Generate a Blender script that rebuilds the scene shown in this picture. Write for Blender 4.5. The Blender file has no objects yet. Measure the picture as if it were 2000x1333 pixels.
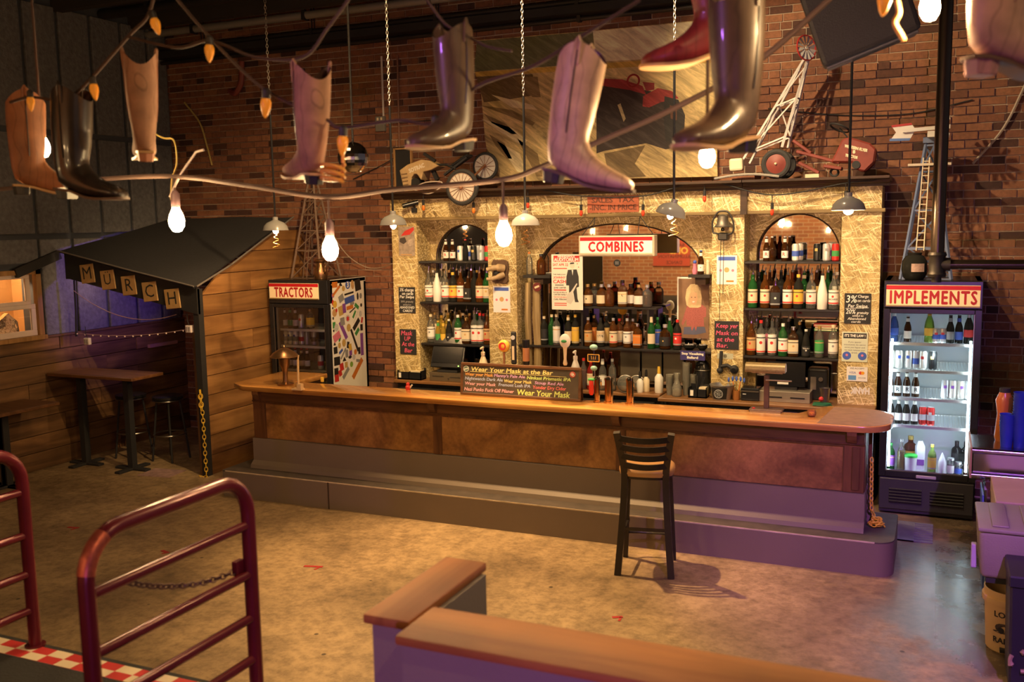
import bpy, bmesh, math, random
from mathutils import Vector, Matrix
random.seed(7)
S = bpy.context.scene
COL = S.collection
# ---------------------------------------------------------------- camera (measured from vanishing points)
FPX = 1880.0; EYE = 2.6
CX, CY = 1000.0, 666.5
def _ray(x, y): return Vector(((x-CX)/FPX, (y-CY)/FPX, 1.0))
_hz = lambda x: 508.0-0.0175*(x+3270)
_ex = (-_ray(-3270, 508)).normalized()
_dn = _ray(0, _hz(0)).cross(_ray(2000, _hz(2000))).normalized()
if _dn.y < 0: _dn = -_dn
_ez = -_dn
_ey = _ez.cross(_ex).normalized()
RW = Matrix((_ex, _ey, _ez))                 # camera (right, down, forward) -> world
def at(px, py, Y):                           # point of the plane y = Y seen along that line of sight
 v = RW @ _ray(px, py); return Vector((0, 0, EYE)) + v*(Y/v.y)
def atz(px, py, z):
 v = RW @ _ray(px, py); return Vector((0, 0, EYE)) + v*((z-EYE)/v.z)
def atx(px, py, x):
 v = RW @ _ray(px, py); return Vector((0, 0, EYE)) + v*(x/v.x)
cam_d = bpy.data.cameras.new('camera'); cam = bpy.data.objects.new('camera', cam_d); COL.objects.link(cam)
cam_d.sensor_fit = 'HORIZONTAL'; cam_d.sensor_width = 36.0; cam_d.lens = FPX/2000*36
cam_d.clip_start = 0.05; cam_d.clip_end = 100
_m = Matrix.Identity(4)
for r in range(3):
 _m[r][0] = RW[r][0]; _m[r][1] = -RW[r][1]; _m[r][2] = -RW[r][2]
_m[2][3] = EYE
cam.matrix_world = _m
cam_d.dof.use_dof = True; cam_d.dof.focus_distance = 8.4; cam_d.dof.aperture_fstop = 3.2
S.camera = cam
S.view_settings.view_transform = 'Standard'; S.view_settings.look = 'None'
S.view_settings.gamma = 1.0; S.view_settings.exposure = 0.75
S.view_settings.use_curve_mapping = False
S.cycles.sample_clamp_indirect = 4.0
S.cycles.caustics_reflective = False; S.cycles.caustics_refractive = False
S.cycles.max_bounces = 6; S.cycles.diffuse_bounces = 3; S.cycles.glossy_bounces = 4; S.cycles.transmission_bounces = 4; S.cycles.transparent_max_bounces = 16
S.cycles.adaptive_threshold = 0.02
# ---------------------------------------------------------------- world and the large lights
W = bpy.data.worlds.new('hall_air'); S.world = W; W.use_nodes = True
W.node_tree.nodes['Background'].inputs[0].default_value = (0.55, 0.48, 0.50, 1)
W.node_tree.nodes['Background'].inputs[1].default_value = 0.14
WARM = (1.0, 0.66, 0.30); WARM2 = (1.0, 0.72, 0.40); PURPLE = (0.60, 0.20, 1.0)
def light(name, kind, loc, power, color, radius=0.04, target=None, angle=60, blend=0.5):
 d = bpy.data.lights.new(name, kind); d.energy = power; d.color = color
 if kind in ('POINT', 'SPOT'): d.shadow_soft_size = radius
 if kind == 'SPOT': d.spot_size = math.radians(angle); d.spot_blend = blend
 o = bpy.data.objects.new(name, d); COL.objects.link(o); o.location = loc
 if target is not None:
  o.rotation_euler = (Vector(target)-Vector(loc)).to_track_quat('-Z', 'Y').to_euler()
 return o
# house spots on the ceiling grid, some added to brighten bar and boots, and coloured stage spots above the platform (all outside the frame)
SPOTS = [
 ('house_spot', (-4.6, 5.6, 5.05), 560, WARM2, (-3.3, 9.5, 3.8), 58),
 ('house_spot', (-2.6, 6.0, 5.05), 420, WARM2, (-0.9, 9.5, 3.3), 58),
 ('house_spot', (-3.7, 7.15, 5.05), 880, (1.0, 0.62, 0.27), (-2.7, 6.2, 0.0), 60),
 ('house_spot', (-3.4, 6.0, 5.05), 430, WARM, (-6.6, 9.0, 1.8), 55),
 ('house_spot', (-3.4, 6.6, 5.05), 360, WARM2, (-3.2, 9.1, 1.6), 66),
 ('house_spot', (-1.6, 6.6, 5.05), 290, WARM2, (-1.2, 9.1, 1.7), 60),
 ('house_spot', (-5.6, 5.6, 5.05), 32, WARM, (-8.9, 7.6, 1.4), 70),
 ('house_spot', (-2.0, 1.6, 5.05), 700, WARM, (-2.4, -1.6, 2.4), 75),
 ('house_spot', (-5.0, 1.6, 5.05), 900, WARM, (-5.8, -1.6, 2.4), 75),
 ('house_spot', (-3.4, 3.4, 5.05), 230, (1.0, 0.60, 0.25), (-4.0, 7.4, 0.8), 50),  # added to brighten the bar front from the camera side
 ('house_spot', (1.3, 0.9, 5.05), 130, WARM, (-0.9, 2.4, 2.95), 45),  # added to warm the hanging boots from the right
 ('stage_spot', (1.4, 0.6, 5.05), 1250, PURPLE, (-0.1, 6.9, 0.2), 28),
 ('stage_spot', (0.5, -1.0, 1.66), 120, PURPLE, (-0.4, 2.05, 1.1), 70),
 ('stage_spot', (-2.6, 0.2, 3.2), 34, PURPLE, (-1.0, 2.3, 2.95), 46),
]
for n, l, p, c, t, a in SPOTS:
 light(n+'_beam', 'SPOT', l, p, c, 0.05, t, a, 0.8)
# ---------------------------------------------------------------- object helpers
def tag(o, label=None, cat=None, group=None, kind=None):
 if label: o['label'] = label
 if cat: o['category'] = cat
 if group: o['group'] = group
 if kind: o['kind'] = kind
 return o
def empty(name, loc, label=None, cat=None, group=None, kind=None):
 o = bpy.data.objects.new(name, None); COL.objects.link(o); o.location = Vector(loc)
 o.empty_display_size = 0.05
 return tag(o, label, cat, group, kind)
def wloc(o):
 v = Vector((0, 0, 0))
 while o is not None:
  v += Vector(o.location); o = o.parent
 return v
def copy_tree(o, parent=None):
 c = o.copy(); COL.objects.link(c); c.parent = parent
 for ch in o.children: copy_tree(ch, c)
 return c
AX = {'x': Vector((1, 0, 0)), 'y': Vector((0, 1, 0)), 'z': Vector((0, 0, 1))}
class MB:
 def __init__(s): s.v = []; s.f = []
 def add(s, vs, fs, M=None):
  n = len(s.v)
  s.v += [(M @ Vector(v)) if M is not None else Vector(v) for v in vs]
  s.f += [tuple(i+n for i in f) for f in fs]; return s
 def box(s, x0, x1, y0, y1, z0, z1, M=None):
  vs = [(x, y, z) for z in (z0, z1) for y in (y0, y1) for x in (x0, x1)]
  return s.add(vs, [(0, 2, 3, 1), (4, 5, 7, 6), (0, 1, 5, 4), (2, 6, 7, 3), (0, 4, 6, 2), (1, 3, 7, 5)], M)
 def cbox(s, c, sx, sy, sz, R=None):
  M = Matrix.Translation(Vector(c))
  if R is not None: M = M @ R.to_4x4()
  return s.box(-sx/2, sx/2, -sy/2, sy/2, -sz/2, sz/2, M)
 def bar(s, p0, p1, w, h=None, up=(0, 0, 1)):
  p0 = Vector(p0); p1 = Vector(p1); d = p1-p0; L = d.length; h = h or w
  if L < 1e-6: return s
  d /= L; u = Vector(up); x = d.cross(u)
  if x.length < 1e-4: x = d.cross(Vector((1, 0, 0)))
  x.normalize(); u = x.cross(d)
  M = Matrix((x, d, u)).transposed().to_4x4(); M.translation = (p0+p1)/2
  return s.box(-w/2, w/2, -L/2, L/2, -h/2, h/2, M)
 def tube(s, pts, r, n=8, closed=False, caps=True):
  pts = [Vector(p) for p in pts]; m = len(pts)
  rs = r if isinstance(r, (list, tuple)) else [r]*m
  t0 = None; vs = []; u = None
  for i, p in enumerate(pts):
   if closed: d = pts[(i+1) % m]-pts[i-1]
   else: d = pts[min(i+1, m-1)]-pts[max(i-1, 0)]
   if d.length < 1e-9: d = Vector((0, 0, 1))
   d.normalize()
   if u is None:
    u = d.cross(Vector((0, 0, 1)))
    if u.length < 1e-3: u = d.cross(Vector((1, 0, 0)))
   else:
    u = u - d*u.dot(d)
   u.normalize(); w = d.cross(u)
   for k in range(n):
    a = 2*math.pi*k/n
    vs.append(p+(u*math.cos(a)+w*math.sin(a))*rs[i])
  fs = []
  for i in range(m if closed else m-1):
   j = (i+1) % m
   for k in range(n):
    l = (k+1) % n
    fs.append((i*n+k, i*n+l, j*n+l, j*n+k))
  if caps and not closed:
   fs.append(tuple(range(n))[::-1]); fs.append(tuple((m-1)*n+k for k in range(n)))
  return s.add(vs, fs)
 def cyl(s, p0, p1, r, n=16, r2=None, caps=True):
  return s.tube([p0, p1], [r, r if r2 is None else r2], n, caps=caps)
 def lathe(s, prof, c=(0, 0, 0), n=16, M=None, sq=None):
  """prof: (r, z) from bottom to top; sq: superellipse power for squared bodies"""
  vs = []; fs = []; m = len(prof); c = Vector(c)
  for r, z in prof:
   for k in range(n):
    a = 2*math.pi*(k+0.5)/n; ca, sa = math.cos(a), math.sin(a)
    if sq:
     q = (abs(ca)**sq+abs(sa)**sq)**(-1.0/sq); ca *= q; sa *= q
    vs.append(c+Vector((r*ca, r*sa, z)))
  for i in range(m-1):
   for k in range(n):
    l = (k+1) % n
    fs.append((i*n+k, i*n+l, (i+1)*n+l, (i+1)*n+k))
  fs.append(tuple(range(n))[::-1]); fs.append(tuple((m-1)*n+k for k in range(n)))
  return s.add(vs, fs, M)
 def ball(s, c, r, n=12, m=8, sx=1, sy=1, sz=1):
  prof = [(max(r*math.sin(math.pi*i/m), 1e-4), -r*math.cos(math.pi*i/m)) for i in range(m+1)]
  b = MB().lathe(prof, n=n)
  return s.add([Vector((v.x*sx, v.y*sy, v.z*sz))+Vector(c) for v in b.v], b.f)
 def prism(s, poly, t, M=None):
  """2-D polygon in xy extruded along z from 0 to t"""
  n = len(poly)
  vs = [(x, y, 0) for x, y in poly]+[(x, y, t) for x, y in poly]
  fs = [tuple(range(n))[::-1], tuple(range(n, 2*n))]
  fs += [(i, (i+1) % n, n+(i+1) % n, n+i) for i in range(n)]
  return s.add(vs, fs, M)
 def wall(s, poly, y0, y1):
  """polygon of (x, z) standing in the xz plane, thick from y0 to y1"""
  n = len(poly)
  vs = [(x, y0, z) for x, z in poly]+[(x, y1, z) for x, z in poly]
  fs = [tuple(range(n)), tuple(range(n, 2*n))[::-1]]
  fs += [(i, n+i, n+(i+1) % n, (i+1) % n) for i in range(n)]
  return s.add(vs, fs)
 def torus(s, c, R, r, axis='z', n=24, m=8):
  a = AX[axis] if isinstance(axis, str) else Vector(axis).normalized()
  u = a.orthogonal().normalized(); w = a.cross(u); c = Vector(c)
  return s.tube([c+(u*math.cos(2*math.pi*k/n)+w*math.sin(2*math.pi*k/n))*R for k in range(n)], r, m, closed=True)
 def link(s, c, d, up, L, w, r):
  """one oval chain link around c, long along d"""
  d = Vector(d).normalized(); up = Vector(up); up = (up-d*up.dot(d)).normalized(); c = Vector(c)
  pts = []
  for k in range(10):
   a = 2*math.pi*k/10; pts.append(c+d*(L/2*math.cos(a))+up*(w/2*math.sin(a)))
  return s.tube(pts, r, 5, closed=True)
 def chain(s, pts, L, w, r):
  pts = [Vector(p) for p in pts]; seg = [];
  tot = sum((pts[i+1]-pts[i]).length for i in range(len(pts)-1)); k = max(2, int(tot/(L*0.78)))
  for j in range(k):
   q = tot*(j+0.5)/k
   for i in range(len(pts)-1):
    e = (pts[i+1]-pts[i]).length
    if q <= e or i == len(pts)-2:
     d = (pts[i+1]-pts[i]).normalized(); p = pts[i]+d*q; break
    q -= e
   o = d.orthogonal().normalized(); o2 = d.cross(o)
   s.link(p, d, o if j % 2 else o2, L, w, r)
  return s
 def build(s, name, mat, parent=None, smooth=35, bevel=0, seg=1, local=False, origin=None):
  me = bpy.data.meshes.new(name)
  off = Vector((0, 0, 0))
  if parent is not None and not local: off = wloc(parent)
  loc = Vector((0, 0, 0))
  if parent is None and s.v:
   xs = [v.x for v in s.v]; ys = [v.y for v in s.v]; zs = [v.z for v in s.v]
   loc = Vector(origin) if origin is not None else Vector(((min(xs)+max(xs))/2, (min(ys)+max(ys))/2, min(zs)))
   off = loc
  me.from_pydata([v-off for v in s.v], [], s.f)
  bm = bmesh.new(); bm.from_mesh(me)
  bmesh.ops.recalc_face_normals(bm, faces=bm.faces)
  if bevel:
   es = [e for e in bm.edges if len(e.link_faces) == 2 and e.calc_face_angle(0) > 0.6]
   bmesh.ops.bevel(bm, geom=es, offset=bevel, segments=seg, affect='EDGES', profile=0.5, clamp_overlap=True)
  bm.to_mesh(me); bm.free()
  if smooth:
   me.polygons.foreach_set('use_smooth', [True]*len(me.polygons))
   me.set_sharp_from_angle(angle=math.radians(smooth))
  ms = mat if isinstance(mat, (list, tuple)) else [mat]
  for m_ in ms: me.materials.append(m_)
  o = bpy.data.objects.new(name, me); COL.objects.link(o); o.location = loc
  if parent is not None: o.parent = parent
  return o
def arc(c, r, a0, a1, n, plane='xz', y=0):
 out = []
 for i in range(n+1):
  a = math.radians(a0+(a1-a0)*i/n); out.append((c[0]+r*math.cos(a), c[1]+r*math.sin(a)))
 return out
def smooth_path(pts, n=6):
 """Catmull-Rom through the points"""
 P = [Vector(p) for p in pts]; P = [P[0]*2-P[1]]+P+[P[-1]*2-P[-2]]; out = []
 for i in range(1, len(P)-2):
  for k in range(n):
   t = k/n; a, b, c, d = P[i-1], P[i], P[i+1], P[i+2]
   out.append(0.5*((2*b)+(c-a)*t+(2*a-5*b+4*c-d)*t*t+(3*b-a-3*c+d)*t**3))
 out.append(P[-2]); return out
def sag(p0, p1, d, n=10):
 p0 = Vector(p0); p1 = Vector(p1)
 return [p0.lerp(p1, i/n)-Vector((0, 0, d*4*(i/n)*(1-i/n))) for i in range(n+1)]
# ---------------------------------------------------------------- materials
MATS = {}
def _new(name):
 m = bpy.data.materials.new(name); m.use_nodes = True; nt = m.node_tree
 return m, nt, nt.nodes['Principled BSDF']
def rgb(c): return (c[0], c[1], c[2], 1.0)
def N(nt, t, **kw):
 n = nt.nodes.new(t)
 for k, v in kw.items():
  if k in n.inputs.keys(): n.inputs[k].default_value = v
  else: setattr(n, k, v)
 return n
def mat(name, col, rough=0.5, metal=0.0, var=0.12, scale=6.0, bump=0.0, bscale=80.0, spec=0.5, coat=0.0, trans=0.0, emit=None, estr=0.0, alpha=1.0):
 """plain painted / plastic / metal surface with gentle procedural variation"""
 if name in MATS: return MATS[name]
 m, nt, b = _new(name); L = nt.links
 tc = N(nt, 'ShaderNodeTexCoord')
 nz = N(nt, 'ShaderNodeTexNoise', Scale=scale, Detail=3.0); L.new(tc.outputs['Object'], nz.inputs['Vector'])
 mx = N(nt, 'ShaderNodeMix', data_type='RGBA')
 mx.inputs[6].default_value = rgb([max(0, c*(1-var)) for c in col]); mx.inputs[7].default_value = rgb([min(1, c*(1+var)) for c in col])
 L.new(nz.outputs['Fac'], mx.inputs[0]); L.new(mx.outputs[2], b.inputs['Base Color'])
 b.inputs['Roughness'].default_value = rough; b.inputs['Metallic'].default_value = metal
 b.inputs['Specular IOR Level'].default_value = spec; b.inputs['Coat Weight'].default_value = coat
 b.inputs['Transmission Weight'].default_value = trans
 if alpha < 1: b.inputs['Alpha'].default_value = alpha
 if emit: b.inputs['Emission Color'].default_value = rgb(emit); b.inputs['Emission Strength'].default_value = estr
 if bump:
  n2 = N(nt, 'ShaderNodeTexNoise', Scale=bscale, Detail=4.0); L.new(tc.outputs['Object'], n2.inputs['Vector'])
  bp = N(nt, 'ShaderNodeBump', Strength=bump, Distance=0.01); L.new(n2.outputs['Fac'], bp.inputs['Height']); L.new(bp.outputs['Normal'], b.inputs['Normal'])
 MATS[name] = m; return m
def ramp(nt, stops):
 r = N(nt, 'ShaderNodeValToRGB'); e = r.color_ramp.elements
 while len(e) > len(stops): e.remove(e[-1])
 while len(e) < len(stops): e.new(0.5)
 for i, (p, c) in enumerate(stops):
  e[i].position = p; e[i].color = rgb(c)
 return r
def wood(name, dark, light_, axis='x', rough=0.4, grain=14.0, coat=0.0, bump=0.15, var=0.3, blotch=None):
 """grain runs along the given axis of the object; each board differs by its object's random value"""
 if name in MATS: return MATS[name]
 m, nt, b = _new(name); L = nt.links
 tc = N(nt, 'ShaderNodeTexCoord'); oi = N(nt, 'ShaderNodeObjectInfo'); gi = N(nt, 'ShaderNodeNewGeometry')
 sm = N(nt, 'ShaderNodeMath', operation='ADD'); L.new(oi.outputs['Random'], sm.inputs[0]); L.new(gi.outputs['Random Per Island'], sm.inputs[1])
 cv = N(nt, 'ShaderNodeVectorMath', operation='SCALE'); cv.inputs[0].default_value = (31, 17, 23); L.new(sm.outputs[0], cv.inputs['Scale'])
 ad = N(nt, 'ShaderNodeVectorMath', operation='ADD'); L.new(tc.outputs['Object'], ad.inputs[0]); L.new(cv.outputs[0], ad.inputs[1])
 mp = N(nt, 'ShaderNodeMapping'); sc = [grain]*3; sc['xyz'.index(axis)] = grain*0.09; mp.inputs['Scale'].default_value = sc
 L.new(ad.outputs[0], mp.inputs['Vector'])
 n1 = N(nt, 'ShaderNodeTexNoise', Scale=1.0, Detail=6.0, Distortion=0.9); L.new(mp.outputs[0], n1.inputs['Vector'])
 n2 = N(nt, 'ShaderNodeTexNoise', Scale=2.2, Detail=3.0); L.new(ad.outputs[0], n2.inputs['Vector'])
 rp = ramp(nt, [(0.32, dark), (0.68, light_)]); L.new(n1.outputs['Fac'], rp.inputs[0])
 md = N(nt, 'ShaderNodeMix', data_type='RGBA', blend_type='MULTIPLY'); md.inputs[0].default_value = 1.0
 r2 = ramp(nt, [(0.3, (1-var,)*3), (0.7, (1, 1, 1))]); L.new(n2.outputs['Fac'], r2.inputs[0])
 L.new(rp.outputs[0], md.inputs[6]); L.new(r2.outputs[0], md.inputs[7])
 hv = N(nt, 'ShaderNodeHueSaturation'); L.new(md.outputs[2], hv.inputs['Color'])
 fr = N(nt, 'ShaderNodeMath', operation='FRACT'); L.new(sm.outputs[0], fr.inputs[0])
 mr = N(nt, 'ShaderNodeMapRange'); L.new(fr.outputs[0], mr.inputs[0]); mr.inputs[3].default_value = 0.75; mr.inputs[4].default_value = 1.15
 L.new(mr.outputs[0], hv.inputs['Value']); L.new(hv.outputs[0], b.inputs['Base Color'])
 b.inputs['Roughness'].default_value = rough; b.inputs['Coat Weight'].default_value = coat; b.inputs['Coat Roughness'].default_value = 0.18
 bp = N(nt, 'ShaderNodeBump', Strength=bump, Distance=0.006); L.new(n1.outputs['Fac'], bp.inputs['Height']); L.new(bp.outputs['Normal'], b.inputs['Normal'])
 MATS[name] = m; return m
def emis(name, col, strength):
 if name in MATS: return MATS[name]
 m, nt, b = _new(name); b.inputs['Base Color'].default_value = rgb(col)
 b.inputs['Emission Color'].default_value = rgb(col); b.inputs['Emission Strength'].default_value = strength
 MATS[name] = m; return m
def glassm(name, col, rough=0.03, fac=1.0, tint=None):
 """thin glass: see-through with a fresnel gloss; light passes"""
 if name in MATS: return MATS[name]
 m, nt, b = _new(name); L = nt.links; nt.nodes.remove(b)
 out = nt.nodes['Material Output']
 tr = N(nt, 'ShaderNodeBsdfTransparent'); tr.inputs[0].default_value = rgb(col)
 gl = N(nt, 'ShaderNodeBsdfGlossy'); gl.inputs['Roughness'].default_value = rough
 lw = N(nt, 'ShaderNodeFresnel'); lw.inputs['IOR'].default_value = 1.5
 mx = N(nt, 'ShaderNodeMixShader'); L.new(lw.outputs[0], mx.inputs[0]); L.new(tr.outputs[0], mx.inputs[1]); L.new(gl.outputs[0], mx.inputs[2])
 last = mx
 if fac < 1:
  df = N(nt, 'ShaderNodeBsdfDiffuse'); df.inputs[0].default_value = rgb(tint or col)
  m2 = N(nt, 'ShaderNodeMixShader'); m2.inputs[0].default_value = 1-fac; L.new(mx.outputs[0], m2.inputs[1]); L.new(df.outputs[0], m2.inputs[2]); last = m2
 L.new(last.outputs[0], out.inputs[0])
 MATS[name] = m; return m
def osb(name='straw_board'):
 """pressed straw board: long pale strands in many directions"""
 if name in MATS: return MATS[name]
 m, nt, b = _new(name); L = nt.links
 tc = N(nt, 'ShaderNodeTexCoord'); oi = N(nt, 'ShaderNodeObjectInfo')
 cv = N(nt, 'ShaderNodeVectorMath', operation='SCALE'); cv.inputs[0].default_value = (3.1, 0.0, 5.3); L.new(oi.outputs['Random'], cv.inputs['Scale'])
 ad = N(nt, 'ShaderNodeVectorMath', operation='ADD'); L.new(tc.outputs['Object'], ad.inputs[0]); L.new(cv.outputs[0], ad.inputs[1])
 wn = N(nt, 'ShaderNodeTexNoise', Scale=2.5, Detail=2.0); L.new(ad.outputs[0], wn.inputs['Vector'])
 wr = N(nt, 'ShaderNodeVectorMath', operation='MULTIPLY_ADD'); wr.inputs[1].default_value = (0.07, 0.07, 0.07)
 L.new(wn.outputs['Color'], wr.inputs[0]); L.new(ad.outputs[0], wr.inputs[2])
 base = ramp(nt, [(0.3, (0.16, 0.10, 0.035)), (0.5, (0.42, 0.30, 0.12)), (0.75, (0.62, 0.48, 0.22))])
 n0 = N(nt, 'ShaderNodeTexNoise', Scale=5.0, Detail=8.0, Roughness=0.7); L.new(wr.outputs[0], n0.inputs['Vector']); L.new(n0.outputs['Fac'], base.inputs[0])
 cur = base.outputs[0]; hs = []
 for k, (ang, sc, col) in enumerate([(0.5, 1.0, (0.80, 0.66, 0.36)), (-0.7, 0.8, (0.70, 0.54, 0.25)), (1.25, 1.2, (0.30, 0.19, 0.07)), (0.05, 0.9, (0.85, 0.73, 0.44)), (2.2, 1.3, (0.55, 0.40, 0.17)), (-1.15, 1.0, (0.84, 0.70, 0.40))]):
  vr = N(nt, 'ShaderNodeVectorRotate', rotation_type='Y_AXIS', Angle=ang); L.new(wr.outputs[0], vr.inputs['Vector']); mp = N(nt, 'ShaderNodeMapping'); mp.inputs['Scale'].default_value = (6*sc, 30, 100*sc); mp.inputs['Location'].default_value = (k*7.3, 0, k*3.1)
  L.new(vr.outputs[0], mp.inputs['Vector'])
  nz = N(nt, 'ShaderNodeTexNoise', Scale=1.0, Detail=1.0, Distortion=0.25); L.new(mp.outputs[0], nz.inputs['Vector'])
  rp = ramp(nt, [(0.60, (0, 0, 0)), (0.66, (1, 1, 1))]); L.new(nz.outputs['Fac'], rp.inputs[0])
  mx = N(nt, 'ShaderNodeMix', data_type='RGBA'); mx.inputs[7].default_value = rgb(col); L.new(rp.outputs[0], mx.inputs[0]); L.new(cur, mx.inputs[6]); cur = mx.outputs[2]
  hs.append(rp)
 L.new(cur, b.inputs['Base Color']); b.inputs['Roughness'].default_value = 0.55
 bp = N(nt, 'ShaderNodeBump', Strength=0.3, Distance=0.006); L.new(n0.outputs['Fac'], bp.inputs['Height']); L.new(bp.outputs['Normal'], b.inputs['Normal'])
 MATS[name] = m; return m
def brickm(name='brick'):
 if name in MATS: return MATS[name]
 m, nt, b = _new(name); L = nt.links
 tc = N(nt, 'ShaderNodeTexCoord'); oi = N(nt, 'ShaderNodeObjectInfo'); gi = N(nt, 'ShaderNodeNewGeometry')
 sm = N(nt, 'ShaderNodeMath', operation='ADD'); L.new(oi.outputs['Random'], sm.inputs[0]); L.new(gi.outputs['Random Per Island'], sm.inputs[1])
 fr = N(nt, 'ShaderNodeMath', operation='FRACT'); L.new(sm.outputs[0], fr.inputs[0])
 rp = ramp(nt, [(0.0, (0.050, 0.022, 0.016)), (0.10, (0.10, 0.040, 0.025)), (0.14, (0.20, 0.078, 0.040)), (0.6, (0.27, 0.108, 0.054)), (0.85, (0.33, 0.145, 0.070)), (1.0, (0.22, 0.088, 0.050))]); L.new(fr.outputs[0], rp.inputs[0])
 nz = N(nt, 'ShaderNodeTexNoise', Scale=26.0, Detail=5.0, Roughness=0.7); L.new(gi.outputs['Position'], nz.inputs['Vector'])
 r2 = ramp(nt, [(0.25, (0.55, 0.55, 0.55)), (0.75, (1.15, 1.1, 1.05))]); L.new(nz.outputs['Fac'], r2.inputs[0])
 mx = N(nt, 'ShaderNodeMix', data_type='RGBA', blend_type='MULTIPLY'); mx.inputs[0].default_value = 1; L.new(rp.outputs[0], mx.inputs[6]); L.new(r2.outputs[0], mx.inputs[7])
 L.new(mx.outputs[2], b.inputs['Base Color']); b.inputs['Roughness'].default_value = 0.8
 bp = N(nt, 'ShaderNodeBump', Strength=0.5, Distance=0.006); L.new(nz.outputs['Fac'], bp.inputs['Height']); L.new(bp.outputs['Normal'], b.inputs['Normal'])
 MATS[name] = m; return m
# ---------------------------------------------------------------- lettering
def text_mesh(body, size=1.0, bold=0.0, shear=0.0, align='CENTER', sx=1.0, space=1.0, thick=0.0):
 cu = bpy.data.curves.new('lettering', 'FONT'); cu.body = body; cu.size = size; cu.shear = shear
 cu.align_x = align; cu.align_y = 'CENTER'; cu.resolution_u = 2; cu.space_character = space; cu.extrude = thick
 ob = bpy.data.objects.new('lettering', cu)
 me = bpy.data.meshes.new_from_object(ob)
 bpy.data.objects.remove(ob); bpy.data.curves.remove(cu)
 if bold:          # heavier strokes: the outline laid down five times, slightly shifted
  vs = [v.co.copy() for v in me.vertices]; fs = [tuple(p.vertices) for p in me.polygons]; n = len(vs); V = []; F = []
  for k, (dx, dy) in enumerate(((-1, 0), (1, 0), (0, 0.8), (0, -0.8), (0, 0))):
   V += [v+Vector((dx*bold*1.6, dy*bold*1.6, 0.00012*k)) for v in vs]; F += [tuple(i+k*n for i in f) for f in fs]
  me = bpy.data.meshes.new('lettering'); me.from_pydata(V, [], F)
 return me
def lettering(name, body, m, parent, pos, size, rot=(math.pi/2, 0, 0), width=None, **kw):
 """text standing in the xz plane facing -y by default; pos in world space; width stretches the line to a length"""
 me = text_mesh(body, size, **kw); me.name = name
 if width and len(me.vertices):
  xs = [v.co.x for v in me.vertices]; w = max(xs)-min(xs)
  if w > 1e-6:
   for v in me.vertices: v.co.x *= width/w
 me.materials.append(m)
 o = bpy.data.objects.new(name, me); COL.objects.link(o)
 o.parent = parent; o.location = Vector(pos)-(wloc(parent) if parent else Vector((0, 0, 0))); o.rotation_euler = rot
 return o
# ================================================================ THE SETTING
YB, XL, ZC = 9.6, -8.9, 5.2
def concrete(name, a, b_, spots=True, gloss=(0.32, 0.75)):
 m, nt, b = _new(name); L = nt.links
 tc = N(nt, 'ShaderNodeTexCoord')
 n1 = N(nt, 'ShaderNodeTexNoise', Scale=0.9, Detail=8.0, Roughness=0.65); L.new(tc.outputs['Object'], n1.inputs['Vector'])
 n2 = N(nt, 'ShaderNodeTexNoise', Scale=14.0, Detail=6.0, Roughness=0.7); L.new(tc.outputs['Object'], n2.inputs['Vector'])
 r1 = ramp(nt, [(0.36, a), (0.62, b_)]); L.new(n1.outputs['Fac'], r1.inputs[0])
 r2 = ramp(nt, [(0.32, (0.55, 0.52, 0.48)), (0.60, (1.08, 1.07, 1.05))]); L.new(n2.outputs['Fac'], r2.inputs[0])
 mx = N(nt, 'ShaderNodeMix', data_type='RGBA', blend_type='MULTIPLY'); mx.inputs[0].default_value = 1; L.new(r1.outputs[0], mx.inputs[6]); L.new(r2.outputs[0], mx.inputs[7])
 cur = mx.outputs[2]
 if spots:   # trodden gum and oil spots
  vo = N(nt, 'ShaderNodeTexVoronoi', Scale=2.6, Randomness=1.0); L.new(tc.outputs['Object'], vo.inputs['Vector'])
  rs = ramp(nt, [(0.030, (0.12, 0.10, 0.09)), (0.045, (1, 1, 1))]); L.new(vo.outputs['Distance'], rs.inputs[0])
  m2 = N(nt, 'ShaderNodeMix', data_type='RGBA', blend_type='MULTIPLY'); m2.inputs[0].default_value = 0.85; L.new(cur, m2.inputs[6]); L.new(rs.outputs[0], m2.inputs[7]); cur = m2.outputs[2]
  # worn, dark damp patches on the serving side
  sx = N(nt, 'ShaderNodeSeparateXYZ'); L.new(tc.outputs['Object'], sx.inputs[0])
  mr = N(nt, 'ShaderNodeMapRange'); mr.inputs[1].default_value = 0.9; mr.inputs[2].default_value = 2.9; L.new(sx.outputs['X'], mr.inputs[0])
  n3 = N(nt, 'ShaderNodeTexNoise', Scale=2.2, Detail=7.0, Roughness=0.7); L.new(tc.outputs['Object'], n3.inputs['Vector'])
  r3 = ramp(nt, [(0.30, (0, 0, 0)), (0.52, (1, 1, 1))]); L.new(n3.outputs['Fac'], r3.inputs[0])
  mm = N(nt, 'ShaderNodeMath', operation='MULTIPLY'); L.new(mr.outputs[0], mm.inputs[0]); L.new(r3.outputs[0], mm.inputs[1])
  m3 = N(nt, 'ShaderNodeMix', data_type='RGBA'); m3.inputs[7].default_value = (0.075, 0.055, 0.045, 1); L.new(mm.outputs[0], m3.inputs[0]); L.new(cur, m3.inputs[6]); cur = m3.outputs[2]
  mr2 = N(nt, 'ShaderNodeMapRange'); mr2.inputs[3].default_value = 0.62; mr2.inputs[4].default_value = 0.16; L.new(mm.outputs[0], mr2.inputs[0]); L.new(mr2.outputs[0], b.inputs['Roughness'])
 else: b.inputs['Roughness'].default_value = 0.7
 L.new(cur, b.inputs['Base Color'])
 bp = N(nt, 'ShaderNodeBump', Strength=0.25, Distance=0.006); L.new(n2.outputs['Fac'], bp.inputs['Height']); L.new(bp.outputs['Normal'], b.inputs['Normal'])
 MATS[name] = m; return m
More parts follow.
